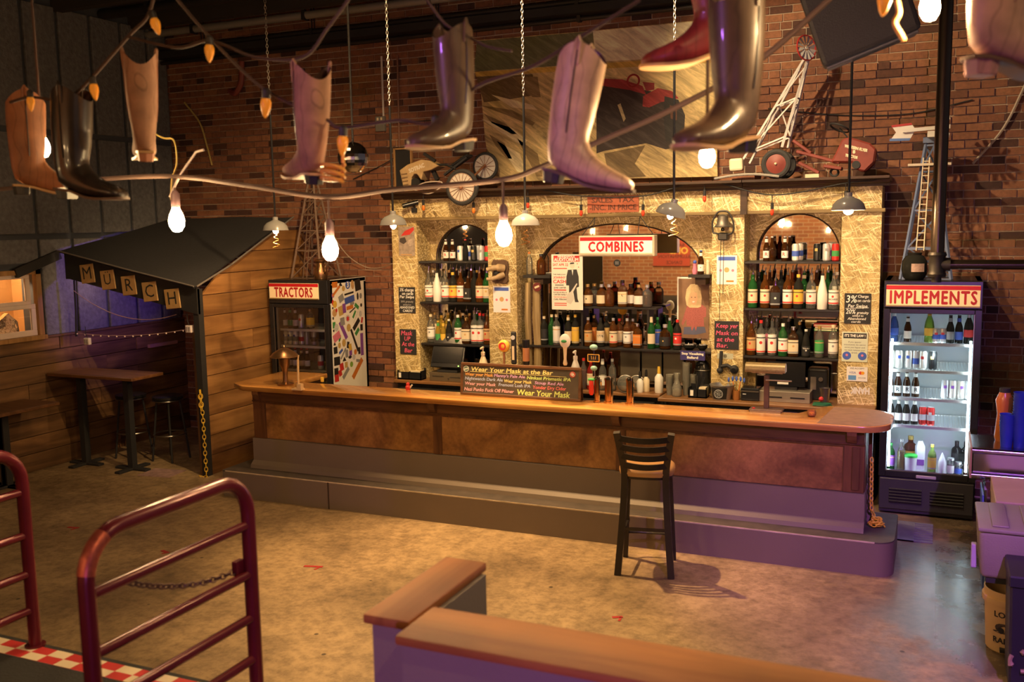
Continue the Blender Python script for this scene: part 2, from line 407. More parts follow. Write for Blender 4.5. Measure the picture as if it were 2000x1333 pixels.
M_floor = concrete('floor_concrete', (0.19, 0.125, 0.065), (0.42, 0.29, 0.155))
M_black = mat('black_paint', (0.018, 0.017, 0.018), 0.7)
M_blackgloss = mat('black_gloss', (0.015, 0.015, 0.017), 0.25)
M_ceil = mat('ceiling_black', (0.04, 0.038, 0.038), 0.9)
M_mortar = mat('mortar', (0.46, 0.35, 0.25), 0.95, bump=0.4, bscale=40)
M_brick = brickm()
M_darkwood = wood('dark_stained_wood', (0.035, 0.016, 0.009), (0.085, 0.038, 0.018), 'x', 0.45)
M_white = mat('white_paint', (0.78, 0.75, 0.68), 0.5, var=0.06)
fl = MB().box(-9.2, 4.5, -1.8, 9.8, -0.1, 0).build('floor', M_floor, smooth=0); fl.location = (-2.35, 4.0, -0.1)
tag(fl, kind='structure')
cl = MB().box(-9.2, 4.5, -1.8, 9.8, ZC, ZC+0.1).build('ceiling', M_ceil, smooth=0); tag(cl, kind='structure')
for i in range(9):
 b = MB().box(-9.0, 4.4, 0.2+i*1.1, 0.32+i*1.1, ZC-0.24, ZC).build('joist', mat('joist_black', (0.03, 0.024, 0.02), 0.9), cl, smooth=0)
# ---- brick wall: mortar bed with single bricks; the ones that show largest are objects of their own
wb = MB().box(-9.2, 4.5, YB+0.012, YB+0.2, 0, ZC).build('wall_back', M_mortar, smooth=0); tag(wb, kind='structure')
def proj(p):
 v = RW.transposed() @ (Vector(p)-Vector((0, 0, EYE))); return (CX+FPX*v.x/v.z, CY+FPX*v.y/v.z)
BL, BH, BG = 0.203, 0.063, 0.0105
brick_unit = MB().box(-0.5, 0.5, 0, 0.03, 0, BH).build('brick_unit', M_brick, smooth=0, bevel=0)
bu = brick_unit.data; bpy.data.objects.remove(brick_unit)
cand = [];
row = 0; z = 0.02
while z < ZC-0.02:
 hdr = (row % 6 == 5)
 L_ = BL/2-0.004 if hdr else BL
 x = -9.0+(0 if row % 2 else -(BL+BG)/2)
 while x < 4.3:
  w = L_*(1+random.uniform(-0.015, 0.015)); cand.append((x+w/2, z+random.uniform(-0.002, 0.002), w)); x += w+BG
 row += 1; z += BH+BG
SHOW = [(1480, 150, 1560, 300), (1590, 140, 1660, 280), (1665, 120, 1835, 330), (1850, 20, 1935, 470), (690, 180, 765, 300), (690, 330, 765, 520), (715, 540, 765, 740), (350, 210, 560, 330), (1855, 230, 1935, 520), (640, 230, 700, 300), (380, 350, 540, 420), (1480, 60, 1560, 150), (950, 30, 1330, 60)]
vis = []
for i, (x, z, w) in enumerate(cand):
 p = proj((x, YB, z+BH/2))
 for k, (a, b_, c, d) in enumerate(SHOW):
  if a < p[0] < c and b_ < p[1] < d: vis.append((k, i)); break
single = set(i for k, i in sorted(vis)[:300])
rest = MB()
for i, (x, z, w) in enumerate(cand):
 y = YB+random.uniform(-0.004, 0.003)
 if i in single:
  o = bpy.data.objects.new('brick', bu); COL.objects.link(o); o.parent = wb
  o.location = Vector((x, y, z))-wloc(wb); o.scale = (w, 1, 1)
 else:
  if -5.42 < x < -0.5 and z < 2.35: continue      # stands wholly behind the back bar
  rest.box(x-w/2, x+w/2, y, y+0.03, z, z+BH)
o = rest.build('brickwork', M_brick, wb, smooth=0); o['kind'] = 'stuff'
# ---- wall behind the platform (only the mirrors look at it)
def brickwall_mat():
 m, nt, b = _new('far_brick'); L = nt.links
 tc = N(nt, 'ShaderNodeTexCoord'); mp = N(nt, 'ShaderNodeMapping'); mp.inputs['Rotation'].default_value = (math.pi/2, 0, 0); L.new(tc.outputs['Object'], mp.inputs['Vector'])
 br = N(nt, 'ShaderNodeTexBrick'); br.inputs['Scale'].default_value = 1.0; br.inputs['Brick Width'].default_value = 0.21; br.inputs['Row Height'].default_value = 0.075; br.inputs['Mortar Size'].default_value = 0.006
 br.inputs['Color1'].default_value = (0.36, 0.14, 0.06, 1); br.inputs['Color2'].default_value = (0.25, 0.09, 0.045, 1); br.inputs['Mortar'].default_value = (0.42, 0.30, 0.2, 1)
 L.new(mp.outputs[0], br.inputs['Vector']); L.new(br.outputs['Color'], b.inputs['Base Color']); b.inputs['Roughness'].default_value = 0.85
 return m
wf = MB().box(-9.2, 4.5, -1.8, -1.65, 0, ZC).build('wall_front', brickwall_mat(), smooth=0); tag(wf, kind='structure')
# ---- left wall with window opening, dark sprayed panels, battens and a plank wainscot
wy0, wy1, wz0, wz1 = 6.70, 7.40, 1.47, 2.13
wl = MB()
wl.box(XL-0.2, XL-0.03, -1.7, wy0, 0, ZC); wl.box(XL-0.2, XL-0.03, wy1, YB+0.1, 0, ZC)
wl.box(XL-0.2, XL-0.03, wy0, wy1, 0, wz0); wl.box(XL-0.2, XL-0.03, wy0, wy1, wz1, ZC)
wl = wl.build('wall_left', mat('left_wall_blue_grey', (0.055, 0.062, 0.080), 0.8), smooth=0); tag(wl, kind='structure')
M_panel = mat('sprayed_grey_panel', (0.13, 0.13, 0.14), 0.95, var=0.5, scale=22, bump=1.0, bscale=38)
ys = [4.3, 4.9, 5.5, 6.1, 6.62, 7.48, 7.93, 8.38, 8.83, 9.24, 9.58]
for i in range(len(ys)-1):
 a, b_ = ys[i]+0.025, ys[i+1]-0.025
 for (z0, z1) in ((1.45, 2.50), (2.56, 3.62), (3.68, 5.0)):
  if i == 4 and z0 < 2: continue
  MB().box(XL-0.03, XL+0.012, a, b_, z0, z1).build('wall_panel', M_panel, wl, smooth=0, bevel=0.008)
MB().box(XL-0.03, XL+0.012, wy0-0.06, wy1+0.06, 2.25, 2.50).build('wall_panel', M_panel, wl, smooth=0)
M_plank = wood('barn_plank', (0.10, 0.045, 0.016), (0.27, 0.135, 0.05), 'y', 0.6, 11, var=0.45)
def knots(mb): return mb
zs = [0.0, 0.20, 0.385, 0.575, 0.765, 0.95, 1.14, 1.29, 1.43]
for k in range(8):
 y = 4.4-random.uniform(0, 0.5)
 while y < YB:
  l = random.choice((1.2, 1.55, 2.1)); e = min(y+l, YB)
  if e-y > 0.08:
   MB().box(XL-0.03, XL+random.uniform(0.008, 0.018), y+0.003, e-0.003, zs[k]+0.004, zs[k+1]-0.004).build('plank', M_plank, wl, smooth=0)
  y = e
MB().box(XL-0.03, XL+0.03, 4.4, YB, 1.43, 1.452).build('cap_rail', M_plank, wl, smooth=0)
# window
wn = empty('window_1', (XL-0.03, (wy0+wy1)/2, wz0), kind='structure'); wn['label'] = 'small white sash window glowing in the dark panelled wall'
M_sash = mat('sash_pinkish_white', (0.72, 0.58, 0.50), 0.5)
M_case = wood('window_casing_wood', (0.25, 0.12, 0.035), (0.45, 0.24, 0.08), 'z', 0.5)
for (a, b_) in ((wy0-0.05, wy0), (wy1, wy1+0.06)):
 MB().box(XL-0.03, XL+0.03, a, b_, wz0-0.04, wz1+0.05).build('casing', M_case, wn, smooth=0)
MB().box(XL-0.03, XL+0.03, wy0-0.05, wy1+0.06, wz1, wz1+0.05).build('casing', M_case, wn, smooth=0)
MB().box(XL-0.03, XL+0.06, wy0-0.06, wy1+0.07, wz0-0.045, wz0).build('window_sill', M_case, wn, smooth=0)
def sash(y0, y1, z0, z1, x, w):
 m_ = MB().box(x, x+0.03, y0, y1, z0, z0+w).box(x, x+0.03, y0, y1, z1-w*0.8, z1).box(x, x+0.03, y0, y0+w, z0+w, z1-w*0.8).box(x, x+0.03, y1-w, y1, z0+w, z1-w*0.8)
 s_ = m_.build('sash', M_sash, wn, smooth=0, bevel=0.004)
 MB().box(x+0.012, x+0.016, y0+w, y1-w, z0+w, z1-w*0.8).build('pane', glassm('window_glass', (0.95, 0.95, 0.93)), s_, smooth=0)
sash(wy0+0.005, wy1-0.03, 1.79, wz1, XL-0.065, 0.055); sash(wy0+0.005, wy1-0.005, wz0, 1.81, XL-0.03, 0.06)
nb = MB().box(XL-0.75, XL-0.73, 6.4, 7.7, 1.2, 2.4).box(XL-0.73, XL-0.2, 6.38, 6.4, 1.2, 2.4).box(XL-0.73, XL-0.2, 7.7, 7.72, 1.2, 2.4).box(XL-0.73, XL-0.2, 6.4, 7.7, 2.4, 2.42).box(XL-0.73, XL-0.2, 6.4, 7.7, wz0-0.06, wz0-0.04)
nb.build('lit_niche', mat('niche_tan', (0.55, 0.33, 0.14), 0.8, var=0.4, scale=3), wn, smooth=0)
light('niche_lamp', 'POINT', (XL-0.4, 7.05, 2.3), 26, (1.0, 0.66, 0.34), 0.05)
MB().lathe([(0.04, 0), (0.042, 0.01), (0.042, 0.13), (0.03, 0.165), (0.014, 0.19), (0.013, 0.26)], (XL-0.2, 6.93, wz0-0.04+0.0), 16).build('sauce_bottle', mat('red_plastic', (0.55, 0.05, 0.025), 0.35))
tag(bpy.data.objects['sauce_bottle'], 'red bottle behind the glass of the glowing window', 'bottle')
fb = MB().wall([(7.06, 1.43), (7.33, 1.43), (7.31, 1.62), (7.20, 1.72), (7.08, 1.64)], -0.01, 0.05)
fb.v = [Vector((XL-0.24+v.y, v.x, v.z)) for v in fb.v]
tag(fb.build('foil_bag', mat('crinkled_foil', (0.8, 0.74, 0.62), 0.2, 1.0, bump=1.0, bscale=22)), 'crinkled silver foil bag inside the glowing window', 'bag')
for k in range(3):
 tag(MB().cyl((XL-0.27, 6.86+k*0.045, 1.43), (XL-0.3, 6.80+k*0.04, 2.1), 0.008, 6).build('skewer', mat('pale_bamboo', (0.75, 0.6, 0.2), 0.5)), ['leftmost', 'middle', 'right-hand'][k]+' of three pale sticks behind the glowing window', 'stick', 'sticks in the window')
# ---- platform the photograph is taken from, with its checker tape
pf = MB().box(-9.0, 4.4, -1.65, 2.60, 0.02, 0.95).build('floor_platform', mat('platform_black_rubber', (0.022, 0.021, 0.020), 0.8, bump=0.3, bscale=120), smooth=0); tag(pf, kind='structure')
def checker_mat():
 m, nt, b = _new('checker_print'); L = nt.links
 tc = N(nt, 'ShaderNodeTexCoord'); mp = N(nt, 'ShaderNodeMapping'); mp.inputs['Scale'].default_value = (1/0.088, 1/0.05, 1.0); mp.inputs['Location'].default_value = (0.01, 0.0, 0.5)
 L.new(tc.outputs['Object'], mp.inputs['Vector'])
 ck = N(nt, 'ShaderNodeTexChecker'); ck.inputs['Scale'].default_value = 1.0
 ck.inputs['Color1'].default_value = (0.50, 0.03, 0.03, 1); ck.inputs['Color2'].default_value = (0.72, 0.60, 0.42, 1)
 L.new(mp.outputs[0], ck.inputs['Vector']); L.new(ck.outputs[0], b.inputs['Base Color']); b.inputs['Roughness'].default_value = 0.5
 return m
tp = MB().box(-4.4, -1.5, 2.475, 2.575, 0.9505, 0.952).build('checker_tape', checker_mat(), smooth=0)
tp.location.y = 2.525
tag(tp, 'red and white checkered tape along the edge of the dark platform', 'tape')
for i, (px, py, a, w) in enumerate(((612, 1107, 0.25, 0.15), (143, 1031, 0.2, 0.11), (322, 1078, -0.3, 0.09), (1206, 1206, 0.5, 0.07))):
 c = atz(px, py, 0.002)
 m_ = MB().cbox(c, w, 0.03, 0.002, Matrix.Rotation(a, 3, 'Z')).cbox(c+Vector((w*0.35, -0.025, 0)), 0.06, 0.016, 0.002, Matrix.Rotation(a+1.2, 3, 'Z'))
 tag(m_.build('floor_tape_mark', mat('red_tape', (0.38, 0.02, 0.018), 0.6), smooth=0), ['red tape scrap on the floor between the gate and the corner of the half wall', 'faint red tape mark on the floor left of the near red gate', 'red tape mark on the floor seen through the rails of the near gate', 'small red tape tick on the floor beyond the long half wall'][i], 'tape', 'red tape marks on the floor')
# ---- pipes, conduits and beam near the ceiling
M_pipe = mat('dark_pipe', (0.05, 0.045, 0.042), 0.5, 0.6)
M_cond = mat('grey_conduit', (0.32, 0.30, 0.28), 0.45, 0.4)
pipes = [('pipe', -9.0, 4.3, 9.30, 4.94, 0.045, M_cond, 'grey steel pipe running under the ceiling above the painting'),
   ('pipe', -9.0, 4.3, 9.42, 4.78, 0.03, M_pipe, 'thin dark pipe along the brick wall just below the grey pipe'),
   ('pipe', -9.0, -2.0, 9.47, 4.62, 0.025, M_pipe, 'lowest dark pipe along the top of the brick wall'),
   ('pipe', -9.0, 4.3, 8.6, 5.05, 0.06, M_pipe, 'thick dark pipe under the ceiling in front of the brick wall')]
for n, a, b_, y, z, r, m_, lb in pipes:
 rt = empty('ceiling_pipe', ((a+b_)/2, y, z), lb, 'pipe', 'pipes under the ceiling')
 MB().cyl((a, y, z), (b_, y, z), r, 12).build('tube', m_, rt)
 for k in range(int((b_-a)/1.6)):
  x = a+0.8+k*1.6
  MB().box(x-0.02, x+0.02, y-r-0.006, y+r+0.006, z-r-0.006, z+r+0.006).box(x-0.006, x+0.006, y-0.006, y+0.006, z+r, ZC).build('hanger', M_pipe, rt, smooth=0)
sb = MB().box(-9.0, 4.4, 9.36, 9.58, 4.66, 4.74).build('trim_1', M_black, smooth=0); tag(sb, kind='structure')
# ================================================================ THE BAR
M_top = wood('bar_top_wood', (0.44, 0.18, 0.04), (0.70, 0.34, 0.095), 'x', 0.26, 9, coat=0.6, bump=0.04, var=0.2)
def blotchy(name, dark, light_):
 m, nt, b = _new(name); L = nt.links
 tc = N(nt, 'ShaderNodeTexCoord')
 n1 = N(nt, 'ShaderNodeTexNoise', Scale=2.3, Detail=6.0, Roughness=0.6, Distortion=0.6); L.new(tc.outputs['Object'], n1.inputs['Vector'])
 n2 = N(nt, 'ShaderNodeTexNoise', Scale=40.0, Detail=4.0); L.new(tc.outputs['Object'], n2.inputs['Vector'])
 r1 = ramp(nt, [(0.33, dark), (0.68, light_)]); L.new(n1.outputs['Fac'], r1.inputs[0])
 r2 = ramp(nt, [(0.3, (0.8,)*3), (0.7, (1.1,)*3)]); L.new(n2.outputs['Fac'], r2.inputs[0])
 mx = N(nt, 'ShaderNodeMix', data_type='RGBA', blend_type='MULTIPLY'); mx.inputs[0].default_value = 1; L.new(r1.outputs[0], mx.inputs[6]); L.new(r2.outputs[0], mx.inputs[7])
 L.new(mx.outputs[2], b.inputs['Base Color']); b.inputs['Roughness'].default_value = 0.45
 MATS[name] = m; return m
M_barpanel = blotchy('stained_bar_panel', (0.11, 0.042, 0.014), (0.42, 0.20, 0.062))
M_stile = wood('bar_stile_wood', (0.075, 0.028, 0.012), (0.17, 0.07, 0.027), 'z', 0.4)
M_rail = wood('bar_rail_wood', (0.075, 0.028, 0.012), (0.18, 0.075, 0.028), 'x', 0.4)
M_kick = mat('taupe_paint', (0.170, 0.128, 0.096), 0.55, var=0.1, scale=3, bump=0.12, bscale=150)
M_kick2 = mat('worn_taupe_ledge', (0.065, 0.048, 0.038), 0.75, var=0.6, scale=9)
bx0, bx1, by = -6.08, -0.455, 7.43
bar = empty('drinks_bar', ((bx0+bx1)/2, by, 0.256), 'long wooden bar front with stained panels above a taupe kick board', 'bar')
MB().box(bx0+0.01, bx1-0.01, by+0.03, by+0.30, 0.256, 1.011).build('carcass', M_rail, bar, smooth=0)
divs = [at(512, 820, by).x, at(854, 850, by).x, at(1212, 870, by).x, at(1658, 900, by).x]
for i in range(3):
 MB().box(divs[i]+0.035, divs[i+1]-0.035, by+0.012, by+0.032, 0.545, 0.905).build('panel', M_barpanel, bar, smooth=0)
 MB().bar((divs[i]+0.03, by+0.008, 0.90), (divs[i+1]-0.03, by+0.008, 0.90), 0.02).bar((divs[i]+0.035, by+0.008, 0.545), (divs[i]+0.035, by+0.008, 0.90), 0.015).bar((divs[i+1]-0.035, by+0.008, 0.545), (divs[i+1]-0.035, by+0.008, 0.90), 0.015).build('panel_moulding', M_stile, bar, smooth=0)
for i in range(4):
 w = 0.035
 x0, x1 = divs[i]-w, divs[i]+w
 if i == 0: x0 = bx0
 if i == 3: x1 = bx1
 s_ = MB().box(x0, x1, by, by+0.03, 0.54, 0.91).build('stile', M_stile, bar, smooth=0, bevel=0.003)
MB().box(divs[3]+0.02, bx1-0.03, by-0.008, by+0.001, 0.56, 0.89).build('end_raised_panel', M_stile, bar, smooth=0, bevel=0.006)
MB().box(bx0, bx1, by-0.004, by+0.03, 0.915, 1.011).build('frieze_rail', M_rail, bar, smooth=0, bevel=0.003)
MB().box(bx0, bx1+0.006, by-0.014, by+0.02, 0.905, 0.918).build('bead', M_stile, bar, smooth=0, bevel=0.004)
for i in range(4):
 x = divs[i]-0.03 if i < 3 else divs[i]+0.02
 pts = [(0, 1.011), (-0.06, 1.011), (-0.06, 0.985), (-0.04, 0.95), (-0.018, 0.925), (0, 0.92)]
 m_ = MB().prism(pts, 0.07); m_.v = [Vector((x-0.035+v.z, by+v.x, v.y)) for v in m_.v]
 m_.build('corbel', M_stile, bar, smooth=0, bevel=0.002)
MB().box(bx0-0.005, bx1+0.01, by-0.02, by+0.03, 0.30, 0.54).build('kick_board', M_kick, bar, smooth=0)
MB().add([(bx0-0.006, by-0.02, 0.325), (bx1+0.012, by-0.02, 0.325), (bx1+0.012, by-0.065, 0.290), (bx0-0.006, by-0.065, 0.290), (bx0-0.006, by-0.075, 0.256), (bx1+0.012, by-0.075, 0.256), (bx0-0.006, by+0.02, 0.256), (bx1+0.012, by+0.02, 0.256), (bx0-0.006, by+0.02, 0.325), (bx1+0.012, by+0.02, 0.325)],
   [(0, 1, 2, 3), (3, 2, 5, 4), (4, 5, 7, 6), (6, 7, 9, 8), (8, 9, 1, 0), (0, 3, 4, 6, 8), (1, 9, 7, 5, 2)]).build('base_moulding', M_kick, bar)
MB().box(bx1, bx1+0.012, by+0.03, by+0.30, 0.30, 0.54).build('end_kick_board', M_kick, bar, smooth=0)
MB().box(bx1-0.005, bx1+0.006, by+0.03, by+0.30, 0.545, 1.01).build('end_board', M_stile, bar, smooth=0)
# foot step, round at the end
sx0, sx1, sy0, sy1, r = -6.30, -0.225, 7.18, 7.95, 0.13
poly = [(sx0, sy1), (sx0, sy0+0.02), (sx0+0.02, sy0)]+arc((sx1-r, sy0+r), r, -90, 0, 6)+arc((sx1-0.03, sy1-0.03), 0.03, 0, 90, 3)
stp = MB().prism(poly, 0.246); stp = stp.build('bar_step', M_kick, smooth=30)
tag(stp, 'low taupe step along the foot of the bar with a rounded end', 'step')
MB().prism([(x*1.0, y) for x, y in poly], 0.010, Matrix.Translation((0, 0, 0.246))).build('tread', M_kick2, stp, smooth=0)
MB().box(sx0+0.05, sx1-r, sy0-0.001, sy0+0.004, 0.247, 0.2575).build('worn_edge', mat('worn_bare_edge', (0.52, 0.42, 0.30), 0.5, var=0.5, scale=12), stp, smooth=0)
MB().box(-5.07, -5.055, sy0-0.003, sy0+0.004, 0.0, 0.25).build('joint_strip', mat('dark_rust', (0.05, 0.028, 0.018), 0.7, var=0.6, scale=20), stp, smooth=0)
# counter top with a leg returning beside the shed
tf, tb, te, tx0, tx1 = 7.365, 7.745, 8.12, -6.20, -0.275
poly = [(tx0, tf+0.03), (tx0+0.06, tf)]+arc((tx1-0.24, tf+0.24), 0.24, -90, 0, 8)+arc((tx1-0.28, te-0.28), 0.28, 0, 90, 8)+[(-0.78, te), (-0.98, tb), (-5.80, tb), (-5.80, 8.30), (-6.36, 8.30), (-6.36, 7.5)]
top = MB().prism(poly, 0.048, Matrix.Translation((0, 0, 1.012))).build('bar_counter_top', M_top, smooth=30, bevel=0.008, seg=2)
tag(top, 'long golden varnished bar counter with a rounded end', 'counter')
MB().box(-6.30, -5.86, 7.76, 8.28, 0.0, 1.01).build('return_cabinet', M_rail, top, smooth=0)
MB().prism([(tx1-0.52, tf+0.03), (tx1-0.26, tf+0.02)]+arc((tx1-0.25, tf+0.25), 0.235, -90, 0, 6)+arc((tx1-0.29, te-0.29), 0.265, 0, 90, 6)+[(tx1-0.46, te-0.03)], 0.0015, Matrix.Translation((0, 0, 1.0598))).build('worn_end', mat('worn_dull_wood', (0.26, 0.15, 0.085), 0.6, var=0.4, scale=15), top, smooth=0)

# ================================================================ THE BACK BAR
M_osb = osb(); M_edge = wood('back_bar_edge', (0.16, 0.10, 0.035), (0.36, 0.25, 0.10), 'x', 0.5)
M_shelf = mat('black_shelf', (0.022, 0.020, 0.020), 0.35)
M_mirror = mat('mirror_glass', (0.80, 0.79, 0.76), 0.02, 1.0, var=0.0)
FY, RY, MY = 9.10, 9.40, 9.44
P = [(-5.447, -5.138), (-4.298, -3.976), (-1.959, -1.661), (-0.803, -0.470)]
bb = empty('back_bar', (-2.95, FY, 0.0), 'tall straw-board back bar with four pillars and three arched mirrors', 'back bar')
for a, b_ in P:
 MB().box(a, b_, FY, 9.55, 0.9, 2.66).build('pillar', M_osb, bb, smooth=0)
MB().box(P[0][0], P[3][1], FY+0.02, 9.55, 0.0, 0.86).build('base_cabinet', M_black, bb, smooth=0)
# frieze: one board over each pillar and bay
fz0, fz1 = 2.655, 2.855
edges = [P[0][0], P[0][1], -4.72, P[1][0], P[1][1], -2.95, P[2][0], P[2][1], P[3][0]+0.0, P[3][1]]
for i in range(len(edges)-1):
 MB().box(edges[i]+0.002, edges[i+1]-0.002, FY-0.02, 9.5, fz0, fz1).build('frieze_board', M_osb, bb, smooth=0)
MB().box(P[0][0], P[3][1]+0.03, FY-0.035, FY+0.02, 2.628, 2.662).build('frieze_ledge', M_edge, bb, smooth=0, bevel=0.004)
cn = [(0, 2.855), (-0.05, 2.855), (-0.055, 2.875), (-0.09, 2.885), (-0.10, 2.91), (-0.14, 2.918), (-0.14, 2.94), (0.5, 2.94), (0.5, 2.90), (0, 2.90)]
for a, b_ in ((P[0][0]-0.05, P[2][1]-0.003), (P[2][1]+0.003, P[3][1]+0.06)):
 m_ = MB().prism(cn, b_-a); m_.v = [Vector((a+v.z, FY-0.02+v.x, v.y)) for v in m_.v]
 m_.build('cornice', M_darkwood, bb, smooth=0)
MB().box(P[2][1]-0.03, P[2][1]+0.03, FY-0.06, FY+0.01, 2.63, 2.90).build('cornice_block', M_darkwood, bb, smooth=0)
# arch panels (straw board with an arched opening), dark arch edge, mirror behind
bays = [(P[0][1], P[1][0], -4.70, 0.365, 2.575), (P[1][1], P[2][0], -2.985, 0.86, 2.56), (P[2][1], P[3][0], -1.215, 0.375, 2.625)]
zb = 0.93
for k, (a, b_, cx, hw, zt) in enumerate(bays):
 hgt = 0.37 if k != 1 else 0.46
 ol = [(a, zb), (a, 2.66), (b_, 2.66), (b_, zb)]
 ins = []
 n = 20
 for i in range(n+1):
  t = math.pi*i/n; ins.append((max(a+0.005, min(b_-0.005, cx-hw*math.cos(t))), zt-hgt+hgt*math.sin(t)))
 poly = [(a, zb)]+[(a, 2.66), (b_, 2.66), (b_, zb), (ins[-1][0], zb)]+ins[::-1]+[(ins[0][0], zb)]
 # ngon with the arch as a notch: split into quads to stay clean
 m_ = MB()
 for i in range(n):
  (x0, z0), (x1, z1) = ins[i], ins[i+1]
  if x1-x0 > 1e-5: m_.add([(x0, RY, z0), (x1, RY, z1), (x1, RY, 2.66), (x0, RY, 2.66), (x0, RY+0.03, z0), (x1, RY+0.03, z1), (x1, RY+0.03, 2.66), (x0, RY+0.03, 2.66)], [(0, 1, 2, 3), (4, 7, 6, 5), (0, 4, 5, 1), (2, 6, 7, 3)])
 m_.box(a, ins[0][0], RY, RY+0.03, zb, 2.66); m_.box(ins[-1][0], b_, RY, RY+0.03, zb, 2.66)
 m_.build('arch_board', M_osb, bb, smooth=0)
 MB().tube([(x, RY-0.002, z) for x, z in [(ins[0][0], 2.0 if k != 1 else 1.75)]+ins+[(ins[-1][0], 2.0 if k != 1 else 1.75)]], 0.008, 6).build('arch_edge', M_darkwood, bb)
 MB().box(a, b_, MY, MY+0.01, zb, 2.66).build('mirror', M_mirror, bb, smooth=0)
for k in (0, 2):
 a, b_ = bays[k][0], bays[k][1]
 for z in (2.194, 1.755, 1.305):
  MB().box(a+0.002, b_-0.002, 9.12, RY-0.002, z-0.022, z).build('shelf', M_shelf, bb, smooth=0, bevel=0.003)
a, b_ = bays[1][0], bays[1][1]
MB().box(a+0.002, b_-0.002, 9.12, RY-0.002, 1.306, 1.328).build('shelf', M_shelf, bb, smooth=0, bevel=0.003)
# black riser standing on the middle shelf
x0, x1 = at(1134, 596, 9.2).x, at(1284, 596, 9.2).x
rs = empty('bottle_riser', ((x0+x1)/2, 9.26, 1.328), 'black riser shelf holding whiskey bottles in the middle bay', 'shelf')
MB().box(x0, x1, 9.17, 9.37, 1.715, 1.735).build('top', M_shelf, rs, smooth=0, bevel=0.002)
MB().box(x0+0.01, x0+0.03, 9.18, 9.36, 1.328, 1.715).build('side', M_shelf, rs, smooth=0); MB().box(x1-0.10, x1-0.08, 9.18, 9.36, 1.328, 1.715).build('side', M_shelf, rs, smooth=0)
for k in range(3):
 x = at(1212+k*42, 690, 9.39).x; MB().box(x, x+0.205, 9.385, 9.395, 0.97, 1.27).build('backsplash_panel', mat('grey_backsplash', (0.23, 0.21, 0.17), 0.45, 0.4, var=0.15, scale=5), bb, smooth=0)
# small corner shelves inside the middle bay
for (pa, pb, py, nm) in ((1026, 1078, 537, 'small black corner shelf left of the wide arch'), (1347, 1389, 536, 'small black corner shelf right of the wide arch')):
 xa, xb = at(pa, py, 9.2).x, at(pb, py, 9.2).x; z = at(pa, py, 9.2).z
 cs = empty('corner_shelf', ((xa+xb)/2, 9.25, z), nm, 'shelf')
 MB().box(max(xa, a+0.003), min(xb, b_-0.003), 9.14, RY-0.003, z-0.03, z).build('board', M_shelf, cs, smooth=0)
 MB().box((xa+xb)/2-0.05, (xa+xb)/2+0.05, 9.2, RY-0.003, z-0.10, z-0.03).build('bracket', M_darkwood, cs, smooth=0)
# stripped timber posts just inside the second pillar
for i, (px, w) in enumerate(((1030, 0.075), (1047, 0.09))):
 x = at(px, 640, 9.16).x
 tag(MB().tube([(x, 9.19, 0.93), (x+0.01, 9.18, 1.3), (x-0.005, 9.19, 1.6), (x, 9.2, 1.97)], [w*0.5, w*0.46, w*0.5, w*0.44], 10).build('timber_post', wood('weathered_post', (0.25, 0.16, 0.06), (0.55, 0.40, 0.19), 'z', 0.7)), ['rough pale timber post beside the second pillar, next to the shelf edge', 'thicker rough pale timber post just right of its twin by the second pillar'][i], 'post', 'timber posts of the back bar')
# back counters
M_bct = wood('back_counter_wood', (0.20, 0.085, 0.028), (0.36, 0.17, 0.06), 'x', 0.4, 10, coat=0.2)
bc = MB().box(-2.42, -0.465, 8.86, 9.42, 0.865, 0.90).build('back_counter', M_bct, smooth=0, bevel=0.006); tag(bc, 'wooden back counter under the right bay holding tills and a bucket', 'counter')
bc2 = MB().box(-5.44, -2.44, 9.02, 9.42, 0.865, 0.90).build('back_counter', M_bct, smooth=0, bevel=0.006); tag(bc2, 'narrow wooden back counter running behind the beer taps', 'counter')
M_steel = mat('brushed_steel', (0.36, 0.34, 0.31), 0.35, 1.0, var=0.2, scale=3)
cb = empty('back_cabinet', (-1.45, 8.95, 0), 'grey steel drawer cabinets under the right back counter', 'cabinet')
MB().box(-2.33, -0.5, 8.93, 9.10, 0, 0.86).build('carcass', M_black, cb, smooth=0)
for i in range(3):
 x = -2.30+i*0.6
 d_ = MB().box(x, x+0.57, 8.91, 8.93, 0.55, 0.83).build('drawer_front', mat('grey_steel_panel', (0.20, 0.17, 0.13), 0.5, 0.3), cb, smooth=0, bevel=0.003)
 MB().box(x+0.2, x+0.37, 8.895, 8.91, 0.70, 0.72).build('handle', M_steel, d_, smooth=0)
sk = empty('under_bar_sink', (-3.9, 8.75, 0), 'stainless under-bar sink and rail behind the taps', 'sink')
MB().box(-5.35, -2.5, 8.80, 9.05, 0.62, 0.80).build('apron', M_steel, sk, smooth=0, bevel=0.004)
MB().box(-5.35, -2.5, 8.72, 9.05, 0.80, 0.82).build('rim', M_steel, sk, smooth=0)
MB().box(-5.3, -2.55, 8.85, 9.0, 0.0, 0.62).build('stand', M_black, sk, smooth=0)
